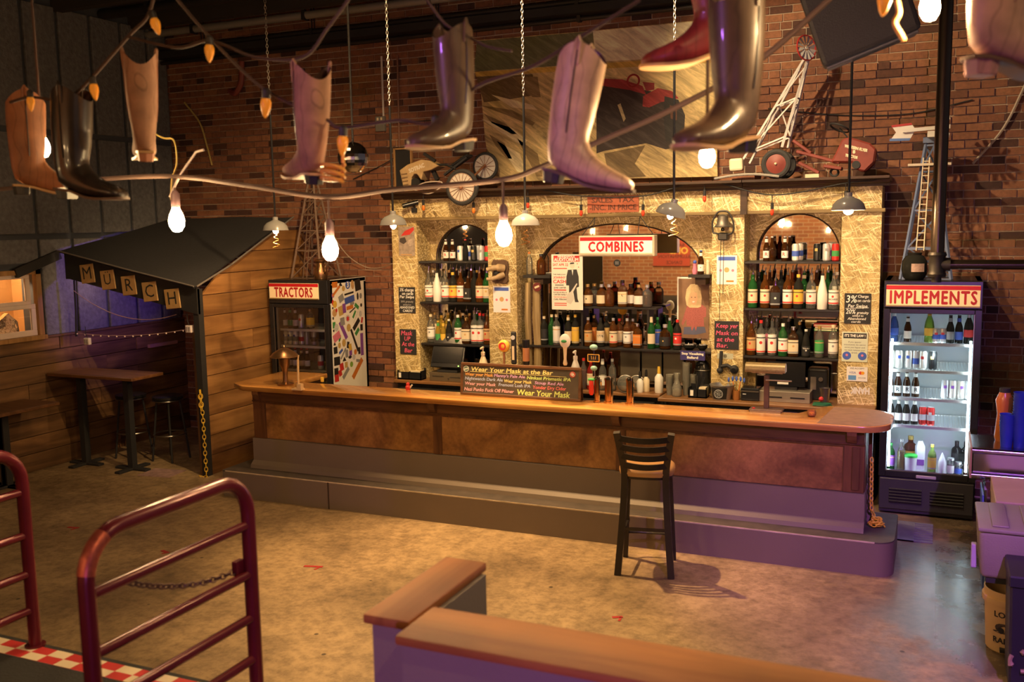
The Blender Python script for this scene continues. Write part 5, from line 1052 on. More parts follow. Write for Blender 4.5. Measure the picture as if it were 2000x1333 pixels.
# ================================================================ THINGS ON THE BACK COUNTERS
CT = 1.0605; BCZ = 0.90
M_screen = mat('screen_black', (0.012, 0.012, 0.014), 0.18, var=0.0)
def at_floor(px, py, z): return atz(px, py, z)
# left till: tilted screen, stand, cash drawer
def till(px0, px1, Y, label, dl):
 x0, x1 = at(px0, 700, Y).x, at(px1, 700, Y).x; cx = (x0+x1)/2; w = x1-x0
 r = empty('till', (cx, Y, BCZ), label, 'till')
 MB().box(cx-0.12, cx+0.12, Y-0.05, Y+0.1, BCZ+0.10, BCZ+0.125).box(cx-0.04, cx+0.04, Y+0.03, Y+0.07, BCZ+0.12, BCZ+0.30).build('stand', M_black, r, smooth=0)
 R = Matrix.Rotation(-0.35, 3, 'X')
 MB().cbox((cx, Y, BCZ+0.31), w, 0.035, 0.34, R).build('housing', M_blackgloss, r, smooth=0, bevel=0.006)
 n = R @ Vector((0, -1, 0))
 MB().cbox(Vector((cx, Y, BCZ+0.325))+n*0.018, w*0.92, 0.003, 0.27, R).build('screen', M_screen, r, smooth=0)
 MB().cbox(Vector((cx-0.02, Y, BCZ+0.30))+n*0.019+(R @ Vector((0, 0, -0.14))), w*0.55, 0.003, 0.014, R).build('card_slot', M_steel, r, smooth=0)
 MB().cbox(Vector((cx+w*0.38, Y, BCZ+0.30))+n*0.019+(R @ Vector((0, 0, -0.14))), 0.012, 0.004, 0.012, R).build('power_lamp', emis('green_led', (0.3, 1.0, 0.1), 3.0), r, smooth=0)
 d = empty('cash_drawer', (cx+0.02, Y, BCZ), dl, 'cash drawer')
 MB().box(cx-w*0.55, cx+w*0.6, Y-0.06, Y+0.22, BCZ, BCZ+0.095).build('box', mat('drawer_bronze', (0.20, 0.15, 0.095), 0.4, 0.5), d, smooth=0, bevel=0.003)
 MB().box(cx-w*0.45, cx-w*0.1, Y-0.064, Y-0.06, BCZ+0.05, BCZ+0.06).build('slot', M_steel, d, smooth=0)
 MB().box(cx+w*0.1, cx+w*0.5, Y-0.064, Y-0.06, BCZ+0.045, BCZ+0.055).build('slot', M_steel, d, smooth=0)
 MB().cyl((cx+w*0.05, Y-0.066, BCZ+0.03), (cx+w*0.05, Y-0.06, BCZ+0.03), 0.008, 10).build('lock', M_steel, d)
 return r
till(846, 908, 9.14, 'black point-of-sale screen in the left bay', 'bronze cash drawer under the left black screen')
# right till: dark screen, printer, drawer
x0, x1 = at(1482, 770, 9.0).x, at(1582, 770, 9.0).x
d = empty('cash_drawer', ((x0+x1)/2, 9.12, BCZ), 'steel cash drawer on the back counter behind the banker lamp', 'cash drawer')
MB().box(x0, x1, 9.0, 9.26, BCZ, BCZ+0.10).build('box', mat('drawer_steel', (0.42, 0.36, 0.28), 0.35, 0.7), d, smooth=0, bevel=0.003)
for k in (0.18, 0.62): MB().box(x0+(x1-x0)*k, x0+(x1-x0)*(k+0.28), 8.996, 9.0, BCZ+0.04, BCZ+0.052).build('slot', M_blackgloss, d, smooth=0)
xm = (x0+x1)/2
t = empty('till', (xm, 9.15, BCZ+0.10), 'dark point-of-sale screen above the steel cash drawer in the right bay', 'till')
MB().box(xm-0.19, xm+0.17, 9.12, 9.15, BCZ+0.13, BCZ+0.36).build('screen', M_screen, t, smooth=0, bevel=0.004)
MB().box(xm-0.1, xm+0.1, 9.10, 9.22, BCZ+0.10, BCZ+0.13).build('base', M_blackgloss, t, smooth=0)
MB().box(xm-0.08, xm+0.02, 9.117, 9.12, BCZ+0.15, BCZ+0.17).build('sticker', paper('white'), t, smooth=0)
xp0, xp1 = at(1447, 760, 8.98).x, at(1483, 760, 8.98).x
r = empty('receipt_printer', ((xp0+xp1)/2, 9.04, BCZ), 'black receipt printer left of the steel cash drawer', 'printer')
MB().box(xp0, xp1, 8.97, 9.13, BCZ, BCZ+0.12).build('body', M_blackgloss, r, smooth=0, bevel=0.008); MB().box(xp0+0.004, xp1-0.004, 8.966, 8.972, BCZ+0.085, BCZ+0.098).build('tear_bar', M_steel, r, smooth=0); MB().box(xp0+0.02, xp0+0.05, 8.967, 8.97, BCZ+0.06, BCZ+0.068).build('badge', paper('silver'), r, smooth=0)
# galvanised bucket with a round crest, blue-topped tool jar
q = at(1409, 770, 8.97); p = Vector((q.x, 9.0, BCZ)); r = empty('ice_bucket', p, 'galvanised bucket with a black crest panel on the back counter', 'bucket')
MB().lathe([(0.085, 0), (0.112, 0.135), (0.118, 0.135), (0.118, 0.142), (0.108, 0.142), (0.08, 0.01)], p, 24).build('pail', mat('galvanised', (0.5, 0.5, 0.52), 0.35, 0.9, var=0.3, scale=30), r)
m_ = MB()
vs = [];
for i in range(9):
 a = math.radians(-90-50+i*11)
 for z, rr in ((0.01, 0.0885), (0.12, 0.1105)): vs.append((p.x+rr*math.cos(a), p.y+rr*math.sin(a), p.z+z))
m_.add(vs, [(2*i, 2*i+2, 2*i+3, 2*i+1) for i in range(8)]); m_.build('crest_panel', paper('black'), r)
cw = Vector((p.x-0.012, p.y-0.106, p.z+0.065)); tl = Vector((0, -0.98, 0.16))
MB().torus(cw+Vector((0, -0.003, 0)), 0.04, 0.0022, (0, -1, -0.18), 24, 5).torus(cw+Vector((0, -0.003, 0)), 0.030, 0.0012, (0, -1, -0.18), 20, 5).build('crest_ring', paper('silver'), r)
for a in range(7):
 an = a*2*math.pi/7; MB().bar(cw+Vector((0.006*math.cos(an), -0.004, 0.006*math.sin(an))), cw+Vector((0.026*math.cos(an), -0.004, 0.026*math.sin(an))), 0.003).build('crest_ray', paper('silver'), r, smooth=0)
q = at(1437, 765, 8.97); p = Vector((q.x, 9.0, BCZ)); r = empty('utensil_jar', p, 'brown jar of bar tools with blue handles beside the bucket', 'jar')
MB().lathe([(0.03, 0), (0.035, 0.02), (0.035, 0.09), (0.03, 0.09), (0.028, 0.01)], p, 16).build('jar', mat('brown_jar', (0.35, 0.14, 0.04), 0.35), r)
for k in range(5):
 a = -0.5+k*0.25; MB().cyl(p+Vector((0.012*(k-2), 0, 0.03)), p+Vector((0.012*(k-2)+math.sin(a)*0.1, 0.01*(k % 2), 0.09+0.1*math.cos(a))), 0.005, 6).build('stem', capm('orange' if k % 2 else 'gold'), r); MB().ball(p+Vector((0.012*(k-2)+math.sin(a)*0.1, 0.01*(k % 2), 0.10+0.1*math.cos(a))), 0.016, 8, 6, 0.7, 0.7, 1.6).build('blue_handle', paper('blue'), r)
# black caddies of napkins and straws
def caddy(px, Y, wpx, label, straws):
 x0, x1 = at(px-wpx/2, 770, Y).x, at(px+wpx/2, 770, Y).x; cx = (x0+x1)/2
 r = empty('napkin_caddy', (cx, Y+0.06, BCZ), label, 'caddy')
 MB().box(x0, x1, Y, Y+0.12, BCZ, BCZ+0.012).box(x0, x1, Y, Y+0.008, BCZ, BCZ+0.085).box(x0, x1, Y+0.112, Y+0.12, BCZ, BCZ+0.12).box(x0, x0+0.008, Y, Y+0.12, BCZ, BCZ+0.10).box(x1-0.008, x1, Y, Y+0.12, BCZ, BCZ+0.10).box(cx-0.004, cx+0.004, Y, Y+0.12, BCZ, BCZ+0.09).build('tray', M_blackgloss, r, smooth=0)
 MB().box(x0+0.02, x0+0.05, Y-0.002, Y+0.002, BCZ+0.02, BCZ+0.075).build('white_tag', paper('white'), r, smooth=0)
 MB().box(cx+0.01, x1-0.012, Y+0.02, Y+0.1, BCZ+0.012, BCZ+0.10).build('napkins', paper('cream'), r, smooth=0)
 for k in range(straws):
  a = random.uniform(-0.35, 0.35); b = random.uniform(-0.1, 0.2)
  p0 = Vector((cx-0.02+random.uniform(-0.02, 0.02), Y+0.06, BCZ+0.015)); MB().cyl(p0, p0+Vector((math.sin(a)*0.19, b*0.1, 0.19*math.cos(a))), 0.003, 5).build('straw', M_black, r)
 return r
caddy(800, 9.06, 46, 'black bar caddy of straws at the foot of the leftmost pillar', 12)
caddy(1362, 8.97, 36, 'black bar caddy with white tag left of the galvanised bucket', 5)
# cup stacks and carafe
def cup_stack(px, Y, n, r0, h, m, label, z=BCZ):
 q = at(px, 770, Y); p = Vector((q.x, Y, z)); r = empty('cup_stack', p, label, 'cups', 'stacks of plastic cups')
 for k in range(n):
  zz = k*0.016
  MB().lathe([(r0*0.75, zz), (r0, zz+h), (r0*1.05, zz+h), (r0*1.05, zz+h+0.004), (r0*0.95, zz+h), (r0*0.7, zz+0.004)], p, 14).build('cup', m, r)
 return r
M_cupc = glassm('clear_cup', (0.93, 0.92, 0.86), 0.1, 0.84, (0.85, 0.82, 0.72))
cup_stack(1308, 9.06, 7, 0.036, 0.10, M_cupc, 'shortest stack of clear plastic cups left of the carafe')
cup_stack(1340, 9.10, 14, 0.036, 0.11, M_cupc, 'tall stack of clear plastic cups behind the carafe')
cup_stack(1352, 9.16, 6, 0.04, 0.11, M_cupc, 'stack of clear cups closest to the black espresso urn')
q = at(1322, 772, 9.0); p = Vector((q.x, 9.0, BCZ)); r = empty('carafe', p, 'glass carafe with narrow waist among the cup stacks', 'carafe')
MB().lathe([(0.042, 0), (0.047, 0.01), (0.045, 0.09), (0.022, 0.15), (0.02, 0.17), (0.034, 0.225), (0.031, 0.225), (0.017, 0.17), (0.04, 0.085), (0.04, 0.012)], p, 20).build('glass', M_cupc, r); MB().lathe([(0.04, 0.012), (0.042, 0.07)], p, 18).build('milk', mat('milky', (0.75, 0.68, 0.55), 0.4), r)
q = at(1370, 740, 9.2); p = Vector((q.x, 9.24, BCZ)); r = empty('coffee_urn', p, 'glossy black urn with chrome bands in the corner of the middle bay', 'urn')
MB().lathe([(0.075, 0), (0.08, 0.02), (0.075, 0.22), (0.06, 0.30), (0.03, 0.33)], p, 22).build('body', M_blackgloss, r); MB().torus(p+Vector((0, 0, 0.235)), 0.077, 0.006).build('band', M_steel, r); MB().cyl(p+Vector((0, 0, 0.33)), p+Vector((0, 0, 0.36)), 0.012, 10).build('knob', M_steel, r); MB().cyl(p+Vector((0, -0.078, 0.05)), p+Vector((0, -0.12, 0.05)), 0.01, 8).build('spigot', M_steel, r)
# white spray and mixer bottles by the taps
WB = [(1287, 9.14, 'white plastic bottle with yellow spout behind the taps', 'yellow', 0.19, 0.042, 'white'), (1262, 9.16, 'cream bottle with black cap behind the right tap column', 'black', 0.15, 0.034, 'cream'), (1250, 9.10, 'white bottle with black cap next to the ribbed glass lid', 'black', 0.14, 0.033, 'white')]
for px, Y, lb, c, hh, rr, bc_ in WB:
 q = at(px, 755, Y); p = Vector((q.x, Y, BCZ)); r = empty('mixer_bottle', p, lb, 'bottle', 'plastic mixer bottles')
 MB().lathe([(rr*0.92, 0), (rr, 0.008), (rr, hh*0.8), (rr*0.55, hh*0.95), (rr*0.4, hh)], p, 16).build('body', mat('plastic_'+bc_, PC[bc_], 0.4), r); MB().lathe([(rr*0.42, hh), (rr*0.42, hh+0.03), (rr*0.3, hh+0.07)], p, 12).build('cap', capm(c), r)
# ribbed glass dome pair
for i, (px, py, Y, s, lb) in enumerate(((1222, 745, 9.02, 1.0, 'round clear glass dome standing on edge behind the taps'), (1243, 732, 9.12, 0.9, 'ribbed glass lid behind the round dome'))):
 q = at(px, py, Y); r = empty('glass_dome', (q.x, Y, BCZ+0.0), lb, 'dome', 'glass domes')
 R0 = 0.085*s; cz_ = BCZ+R0+0.006
 MB().ball((q.x, Y+0.02*i, cz_), R0, 20, 12, 1, 0.45, 1).build('dome', glassm('dome_glass', (0.90, 0.90, 0.86), 0.05, 0.85, (0.6, 0.6, 0.55)), r); MB().torus((q.x, Y+0.02*i, cz_), R0, 0.006, 'y', 28, 6).build('rim', M_steel, r)
# syrup bottles just right of the menu board
for i, (px, sh_, g, lb_, c, lab) in enumerate(((1139, 'wine', 'clear', None, 'red', 'clear bottle of red syrup beside the menu board'), (1153, 'liquor', 'red', 'cream', 'red', 'red bottle with cream label beside the menu board'), (1176, 'wine', 'clear', 'white', 'silver', 'clear bottle with white label behind the tap columns'), (1195, 'tall', 'clear', None, 'silver', 'plain clear bottle behind the copper tap column'))):
 q = at(px, 760, 9.1); o = bottle((q.x, 9.12, BCZ), sh_, g, lb_, c, fill='red' if i == 0 else None); tag(o, lab, 'bottle', 'syrup bottles')
# odds and ends by the last pillar
q = at(1610, 765, 8.98); p = Vector((q.x, 9.02, BCZ)); r = empty('cocktail_shaker', p, 'steel shaker cup beside the coiled green cable', 'shaker')
MB().lathe([(0.036, 0), (0.046, 0.15), (0.049, 0.152), (0.044, 0.15), (0.034, 0.006)], p, 20).build('cup', M_steel, r)
p = Vector((at(1606, 778, 8.93).x, 8.93, BCZ+0.006)); pts = []
for k in range(48): a = k*0.52; pts.append(p+Vector(((0.085+0.01*math.sin(k))*math.cos(a), 0.04*math.sin(a), 0.003*k/6)))
tag(MB().tube(pts, 0.004, 6).build('coiled_cable', mat('green_cable', (0.02, 0.16, 0.06), 0.5)), 'coiled green cable lying near the foot of the rightmost pillar', 'cable')
tag(MB().ball((p.x-0.01, 8.93, BCZ+0.065), 0.022).build('red_button', paper('red')), 'round red button on the coiled green cable', 'button')
q = at(1592, 700, 9.05);
r = empty('black_urn', (at(1596, 760, 9.2).x, 9.24, BCZ), 'glossy black machine with chrome highlights in the right bay', 'machine')
xx = at(1596, 760, 9.2).x
MB().box(xx-0.09, xx+0.09, 9.20, 9.36, BCZ, BCZ+0.30).build('body', M_blackgloss, r, smooth=0, bevel=0.02, seg=2); MB().cyl((xx+0.03, 9.19, BCZ+0.2), (xx+0.03, 9.2, BCZ+0.2), 0.02, 12).build('dial', M_steel, r); MB().box(xx-0.06, xx-0.01, 9.195, 9.2, BCZ+0.1, BCZ+0.22).build('chrome_strip', M_steel, r, smooth=0)
# ================================================================ THINGS ON THE BAR
# chalk menu board leaning on its back leg
Ym = 7.63
a, b_ = at(899, 766, Ym), at(1134, 778, Ym); zt = at(1018, 714, Ym).z
cx = (a.x+b_.x)/2; w = b_.x-a.x; h = zt-CT
mn = empty('menu_board', (cx, Ym, CT+0.001), 'framed chalkboard beer menu standing on the bar, written in coloured chalk', 'menu board')
M_frame = wood('menu_frame_wood', (0.11, 0.042, 0.016), (0.22, 0.10, 0.04), 'x', 0.5)
MB().box(cx-w/2+0.02, cx+w/2-0.02, Ym+0.004, Ym+0.014, CT+0.018, CT+h-0.018).build('slate', mat('slate_brownish', (0.085, 0.068, 0.05), 0.75, var=0.5, scale=6), mn, smooth=0)
for nm, bb_ in (('frame_rail', (cx-w/2, cx+w/2, CT+h-0.024, CT+h)), ('frame_rail', (cx-w/2, cx+w/2, CT+0.001, CT+0.024)), ('frame_stile', (cx-w/2, cx-w/2+0.024, CT+0.024, CT+h-0.024)), ('frame_stile', (cx+w/2-0.024, cx+w/2, CT+0.024, CT+h-0.024))):
 MB().box(bb_[0], bb_[1], Ym-0.004, Ym+0.016, bb_[2], bb_[3]).build(nm, M_frame, mn, smooth=0, bevel=0.003)
for x_ in (cx+w/2-0.02, cx-w/2+0.02): MB().bar((x_, Ym+0.02, CT+h-0.03), (x_, Ym+0.075, CT+0.01), 0.03, 0.016).build('back_leg', M_frame, mn, smooth=0)
def ml(s, u0, u1, v, sz, c, sh_=0.12):
 lettering('chalk_line', s, chalk(c), mn, (cx+((u0+u1)/2-0.5)*w, Ym+0.003, CT+(1-v)*h), sz*h, width=(u1-u0)*w, shear=sh_, bold=0.018*sz*h)
ml('Wear Your Mask at the Bar', .085, .77, .20, .19, 'yellow')
ml('Wear your Mask', .035, .275, .36, .135, 'orange'); ml("Manny's Pale Ale", .285, .545, .36, .125, 'violet'); ml('Ninkasi Prismatic IPA', .56, .915, .375, .135, 'green')
ml('Nightwatch Dark Ale', .035, .36, .49, .135, 'blue'); ml('Wear your Mask', .37, .60, .51, .13, 'yellow'); ml('Stoup Red Ale', .625, .86, .515, .125, 'violet')
ml('Wear your Mask', .035, .30, .645, .135, 'rose'); ml('Fremont Lush IPA', .325, .59, .63, .135, 'blue'); ml('Yonder Dry Cider', .61, .88, .65, .14, 'red')
ml('Nazi Punks Fuck Off Pilsner', .03, .455, .82, .145, 'rose'); ml('Wear Your Mask', .48, .91, .83, .24, 'green')
MB().bar((cx-0.42*w, Ym+0.002, CT+0.725*h), (cx+0.38*w, Ym+0.002, CT+0.705*h), 0.002, 0.003).build('chalk_underline', chalk('yellow'), mn, smooth=0)
MB().cyl((cx-0.455*w, Ym+0.004, CT+0.80*h), (cx-0.455*w, Ym+0.0015, CT+0.80*h), 0.029, 20).build('round_logo', mat('logo_teal', (0.16, 0.26, 0.20), 0.5), mn, smooth=0); MB().torus((cx-0.455*w, Ym+0.001, CT+0.80*h), 0.025, 0.002, 'y').build('logo_ring', chalk('white'), mn); MB().bar((cx-0.472*w, Ym+0.001, CT+0.78*h), (cx-0.438*w, Ym+0.001, CT+0.82*h), 0.002, 0.008).build('logo_bar', chalk('white'), mn, smooth=0)
MB().cyl((cx+0.43*w, Ym+0.004, CT+0.79*h), (cx+0.43*w, Ym+0.0015, CT+0.79*h), 0.028, 8).build('red_logo', mat('logo_red', (0.55, 0.10, 0.07), 0.5), mn, smooth=0); MB().torus((cx+0.427*w, Ym+0.001, CT+0.80*h), 0.010, 0.003, 'y', 12, 5).torus((cx+0.435*w, Ym+0.001, CT+0.77*h), 0.009, 0.003, 'y', 12, 5).build('red_logo_knot', chalk('white'), mn)
mn.rotation_euler.x = -0.10
# ---- beer tap columns and handles
M_chrome = mat('chrome', (0.78, 0.74, 0.68), 0.12, 1.0, var=0.05)
M_copper = mat('copper_tube', (0.62, 0.33, 0.14), 0.22, 1.0, var=0.1)
def tap(px, Y, H, r, label):
 q = at(px, 780, Y); p = Vector((q.x, Y, CT)); o = empty('beer_tap_column', p, label, 'tap', 'beer tap columns')
 MB().lathe([(r*1.35, 0), (r*1.35, 0.012), (r, 0.016), (r, H), (r*1.08, H), (r*1.08, H+0.012), (r*0.8, H+0.02)], p, 22).build('column', M_copper, o)
 MB().lathe([(r*1.1, H+0.006), (r*1.1, H+0.02), (r*0.4, H+0.035)], p, 20).build('cap', M_chrome, o)
 MB().cyl(p+Vector((0, 0.0, H-0.02)), p+Vector((0, 0.10, H-0.02)), 0.011, 10).cyl(p+Vector((0, 0.10, H-0.01)), p+Vector((0, 0.115, H-0.07)), 0.008, 8).build('faucet', M_chrome, o)
 MB().box(p.x+r*0.9, p.x+r*1.25, p.y-r*0.8, p.y-r*0.3, CT, CT+H+0.03).build('chrome_rod', M_chrome, o, smooth=0)
 return o
tap(1166, 7.69, 0.185, 0.024, 'thin chrome tap column nearest the menu board')
tap(1189, 7.69, 0.19, 0.034, 'stout copper tap column in the middle of the three')
tap(1230, 7.69, 0.195, 0.030, 'copper tap column farthest from the menu board')
def handle(px, pyt, pyb, Y, label, build):
 t_, b2_ = at(px, pyt, Y), at(px, pyb, Y); p = Vector((b2_.x, Y, b2_.z)); o = empty('beer_tap', p, label, 'tap handle', 'beer tap handles')
 build(o, p, t_.z-b2_.z)
 return o
twr = MB().cyl((at(965, 720, 7.71).x, 7.71, 1.245), (at(1120, 720, 7.71).x, 7.71, 1.245), 0.026, 16)
for px in (985, 1050, 1100): x = at(px, 760, 7.71).x; twr.cyl((x, 7.71, CT), (x, 7.71, 1.245), 0.022, 14)
tag(twr.build('tap_tower', M_chrome), 'chrome tap tower pipe hidden behind the menu board', 'tap tower')
def h1(o, p, H):
 MB().lathe([(0.009, 0), (0.011, H*0.55)], p, 10).build('stem', mat('stem_wood', (0.4, 0.17, 0.07), 0.4), o); MB().ball(p+Vector((0, 0, H*0.78)), H*0.24, 16, 10, 1, 0.5, 1).build('round_head', mat('yellow_head', (0.75, 0.45, 0.06), 0.4), o); MB().cyl(p+Vector((-0.006, -0.022, H*0.78)), p+Vector((-0.006, -0.026, H*0.78)), H*0.15, 14).build('red_disc', paper('red'), o, smooth=0)
handle(985, 665, 716, 7.69, 'tap handle with a round red and yellow head', h1)
def h2(o, p, H):
 MB().cbox(p+Vector((0, 0, H*0.5)), 0.05, 0.03, H).build('paddle', M_black, o, smooth=0, bevel=0.012, seg=2)
 MB().cyl(p+Vector((0, -0.015, H*0.82)), p+Vector((0, -0.018, H*0.82)), 0.02, 14).build('pale_crest', paper('silver'), o, smooth=0); MB().cbox(p+Vector((0, -0.0155, H*0.35)), 0.022, 0.003, H*0.42).build('pale_print', paper('cream'), o, smooth=0)
handle(1004, 648, 712, 7.69, 'tall black paddle tap handle with a pale crest', h2)
def h3(o, p, H):
 MB().lathe([(0.02, 0), (0.03, H*0.1), (0.03, H*0.75), (0.034, H*0.85), (0.034, H)], p, 14).build('grip', M_blackgloss, o); MB().lathe([(0.031, H*0.2), (0.031, H*0.7)], p, 14).build('wood_band', mat('stem_wood', (0.4, 0.17, 0.07), 0.4), o)
handle(1028, 664, 716, 7.69, 'stubby black and wood tap handle', h3)
def h4(o, p, H):
 MB().lathe([(0.014, 0), (0.02, H*0.06), (0.012, H*0.2), (0.016, H*0.5), (0.02, H*0.6)], p, 12).build('stem', mat('ivory_stem', (0.72, 0.55, 0.35), 0.35), o); MB().ball(p+Vector((0, 0, H*0.78)), H*0.22, 16, 10, 0.85, 0.45, 1.05).build('oval_head', paper('white'), o); MB().ball(p+Vector((0, -0.028, H*0.78)), H*0.1, 10, 8, 1, 0.2, 0.5).build('leaf_mark', paper('green'), o)
handle(1104, 653, 714, 7.67, 'ivory tap handle with a white oval head and leaf', h4)
def h5(o, p, H):
 MB().cyl(p, p+Vector((0, 0, H*0.2)), 0.012, 12).build('lower_stem', M_chrome, o); MB().ball(p+Vector((0, 0, H*0.25)), 0.03, 12, 8, 1, .7, .8).build('teal_base', mat('teal_glass', (0.25, 0.45, 0.40), 0.35), o)
 c_ = p+Vector((0, 0, H*0.58)); MB().cbox(c_, 0.10, 0.012, 0.06).build('black_plate', M_black, o, smooth=0, bevel=0.005); MB().bar(c_+Vector((-0.05, -0.008, 0.03)), c_+Vector((0.05, -0.008, 0.03)), 0.006).bar(c_+Vector((-0.05, -0.008, -0.03)), c_+Vector((0.05, -0.008, -0.03)), 0.006).bar(c_+Vector((-0.05, -0.008, -0.03)), c_+Vector((-0.05, -0.008, 0.03)), 0.006).bar(c_+Vector((0.05, -0.008, -0.03)), c_+Vector((0.05, -0.008, 0.03)), 0.006).build('orange_frame', mat('frame_orange', (0.75, 0.42, 0.08), 0.4), o, smooth=0)
 MB().bar(c_+Vector((-0.015, -0.008, -0.012)), c_+Vector((-0.02, -0.008, 0.018)), 0.004).bar(c_+Vector((0, -0.008, -0.012)), c_+Vector((0, -0.008, 0.014)), 0.004).bar(c_+Vector((0.015, -0.008, -0.012)), c_+Vector((0.02, -0.008, 0.018)), 0.004).build('crown_mark', mat('frame_orange', (0.75, 0.42, 0.08), 0.4), o, smooth=0)
 MB().cyl(p+Vector((0, 0, H*0.25)), p+Vector((0, 0, H*0.9)), 0.008, 8).build('rod', M_chrome, o); MB().ball(p+Vector((0, 0, H*0.92)), 0.036, 14, 8, 1, .7, .75).build('teal_top', mat('teal_glass', (0.25, 0.45, 0.40), 0.35), o)
handle(1160, 674, 735, 7.66, 'tap handle with teal knobs and an orange framed plate', h5)
def h6(o, p, H):
 MB().lathe([(0.012, 0), (0.022, H*0.15), (0.018, H)], p, 12).build('grip', paper('red'), o); MB().ball(p+Vector((0, 0, H)), 0.02, 10, 8, 1.6, 1, 0.7).build('green_knob', paper('green'), o)
handle(1155, 742, 772, 7.64, 'short red tap handle with a green knob beside the thin column', h6)
# soap and sanitiser pump bottles, red figurine, wood paddle end
for i, (px, py, Y, lb, c) in enumerate(((944, 716, 7.70, 'cream pump bottle rising behind the menu board near the left screen', 'cream'), (1124, 718, 7.70, 'white pump bottle rising behind the menu board near the tap handles', 'white'))):
 q = at(px, py, Y); p = Vector((q.x, Y, CT)); r = empty('pump_bottle', p, lb, 'bottle', 'pump bottles on the bar')
 MB().lathe([(0.03, 0), (0.034, 0.01), (0.034, 0.24), (0.016, 0.29), (0.013, 0.30)], p, 16).build('body', mat('pump_'+c, PC[c], 0.45), r); MB().lathe([(0.016, 0.30), (0.016, 0.325), (0.006, 0.33), (0.006, 0.36)], p, 12).bar(p+Vector((0, 0.008, 0.362)), p+Vector((0, -0.04, 0.357)), 0.012).build('pump', mat('pump_'+c, PC[c], 0.45), r); r.scale = (1.18,)*3
q = atz(797, 762, CT); r = empty('red_toy', (q.x, q.y, CT), 'small red and white toy standing on the bar', 'toy')
MB().lathe([(0.022, 0), (0.026, 0.03), (0.016, 0.045)], q, 12).build('body', paper('red'), r); MB().ball(q+Vector((0, 0, 0.055)), 0.018, 10, 8).build('head', paper('red'), r); MB().bar(q+Vector((0.02, 0, 0.02)), q+Vector((0.045, 0, 0.05)), 0.012).build('white_arm', paper('white'), r, smooth=0)
# mushroom lamp on the left end
p = atz(558, 752, CT); p.z = CT; r = empty('bronze_lamp', p, 'bronze mushroom lamp with wide hammered shade at the end of the bar', 'lamp')
M_bronze = mat('hammered_bronze', (0.30, 0.17, 0.085), 0.3, 0.9, var=0.3, scale=40)
MB().lathe([(0.075, 0), (0.08, 0.012), (0.05, 0.02), (0.028, 0.03), (0.022, 0.10), (0.03, 0.16), (0.05, 0.20), (0.055, 0.29), (0.02, 0.31)], p, 22).build('base', M_bronze, r); MB().lathe([(0.13, 0.275), (0.14, 0.28), (0.11, 0.315), (0.06, 0.345), (0.03, 0.36), (0.015, 0.362)], p, 28).build('shade', M_bronze, r); MB().lathe([(0.012, 0.36), (0.014, 0.375), (0.005, 0.39)], p, 12).build('finial', M_bronze, r)
p = atz(583, 762, CT); r = empty('ticket_holder', (p.x, p.y, CT), 'pale wooden ticket spike holder on the bar beside the bronze lamp', 'holder')
wd = mat('pale_pine', (0.62, 0.42, 0.22), 0.6)
MB().box(p.x-0.06, p.x+0.05, p.y-0.03, p.y+0.03, CT, CT+0.014).build('base', wd, r, smooth=0); MB().box(p.x+0.0, p.x+0.045, p.y-0.025, p.y+0.02, CT+0.014, CT+0.06).build('block', wd, r, smooth=0); MB().bar((p.x, p.y, CT+0.014), (p.x+0.008, p.y, CT+0.29), 0.02, 0.01).build('upright', wd, r, smooth=0); MB().bar((p.x+0.006, p.y, CT+0.27), (p.x+0.018, p.y, CT+0.33), 0.012, 0.008).build('fork', wd, r, smooth=0)
p = atz(618, 750, CT); tag(MB().cbox((p.x, p.y+0.1, CT+0.025), 0.03, 0.02, 0.05).build('matchbox', paper('yellow'), None, smooth=0, bevel=0.003), 'small yellow box on the counter in front of the dim fridge', 'box')
# banker lamp at the right
p = atz(1497, 803, CT); p.z = CT; Yb_ = p.y; r = empty('banker_lamp', p, 'desk lamp with a long straw-coloured tube shade on the bar', 'lamp')
MB().box(p.x-0.13, p.x+0.13, Yb_-0.07, Yb_+0.07, CT, CT+0.022).build('base', mat('lamp_rust_iron', (0.13, 0.075, 0.05), 0.55, 0.4, var=0.4, scale=20), r, smooth=0, bevel=0.006)
MB().box(p.x-0.12, p.x+0.12, Yb_-0.078, Yb_-0.07, CT, CT+0.014).build('front_strip', M_steel, r, smooth=0)
MB().box(p.x-0.022, p.x+0.018, Yb_-0.012, Yb_+0.02, CT+0.022, CT+0.29).build('post', mat('lamp_rust_iron', (0.13, 0.075, 0.05), 0.55, 0.4), r, smooth=0, bevel=0.003)
zz = CT+0.335
sh_m = []
for i in range(13): a_ = math.radians(200-i*220/12); sh_m.append((0.055*math.cos(a_), 0.055*math.sin(a_)))
m_ = MB(); n_ = len(sh_m); vs = [(x, Yb_+u, zz+v) for x in (p.x-0.165, p.x+0.145) for u, v in sh_m]
m_.add(vs, [(i, i+1, n_+i+1, n_+i) for i in range(n_-1)]); m_.build('shade', mat('straw_shade', (0.26, 0.19, 0.085), 0.4, 0.3, var=0.4, scale=60), r)
vs = [(p.x+0.145, Yb_+u, zz+v) for u, v in sh_m]; MB().add(vs, [tuple(range(n_))]).build('shade_end', mat('shade_end_grey', (0.45, 0.5, 0.55), 0.4), r, smooth=0); vs = [(p.x-0.165, Yb_+u, zz+v) for u, v in sh_m]; MB().add(vs, [tuple(range(n_))]).build('shade_end', mat('shade_end_grey', (0.45, 0.5, 0.55), 0.4), r, smooth=0)
MB().cyl((p.x-0.12, Yb_, zz-0.02), (p.x+0.12, Yb_, zz-0.02), 0.012, 10).build('tube_bulb', mat('frosted_tube', (0.7, 0.65, 0.55), 0.3), r); MB().cyl((p.x+0.0, Yb_-0.06, zz-0.075), (p.x+0.2, Yb_-0.06, zz-0.075), 0.006, 8).build('pull_bar', M_steel, r)
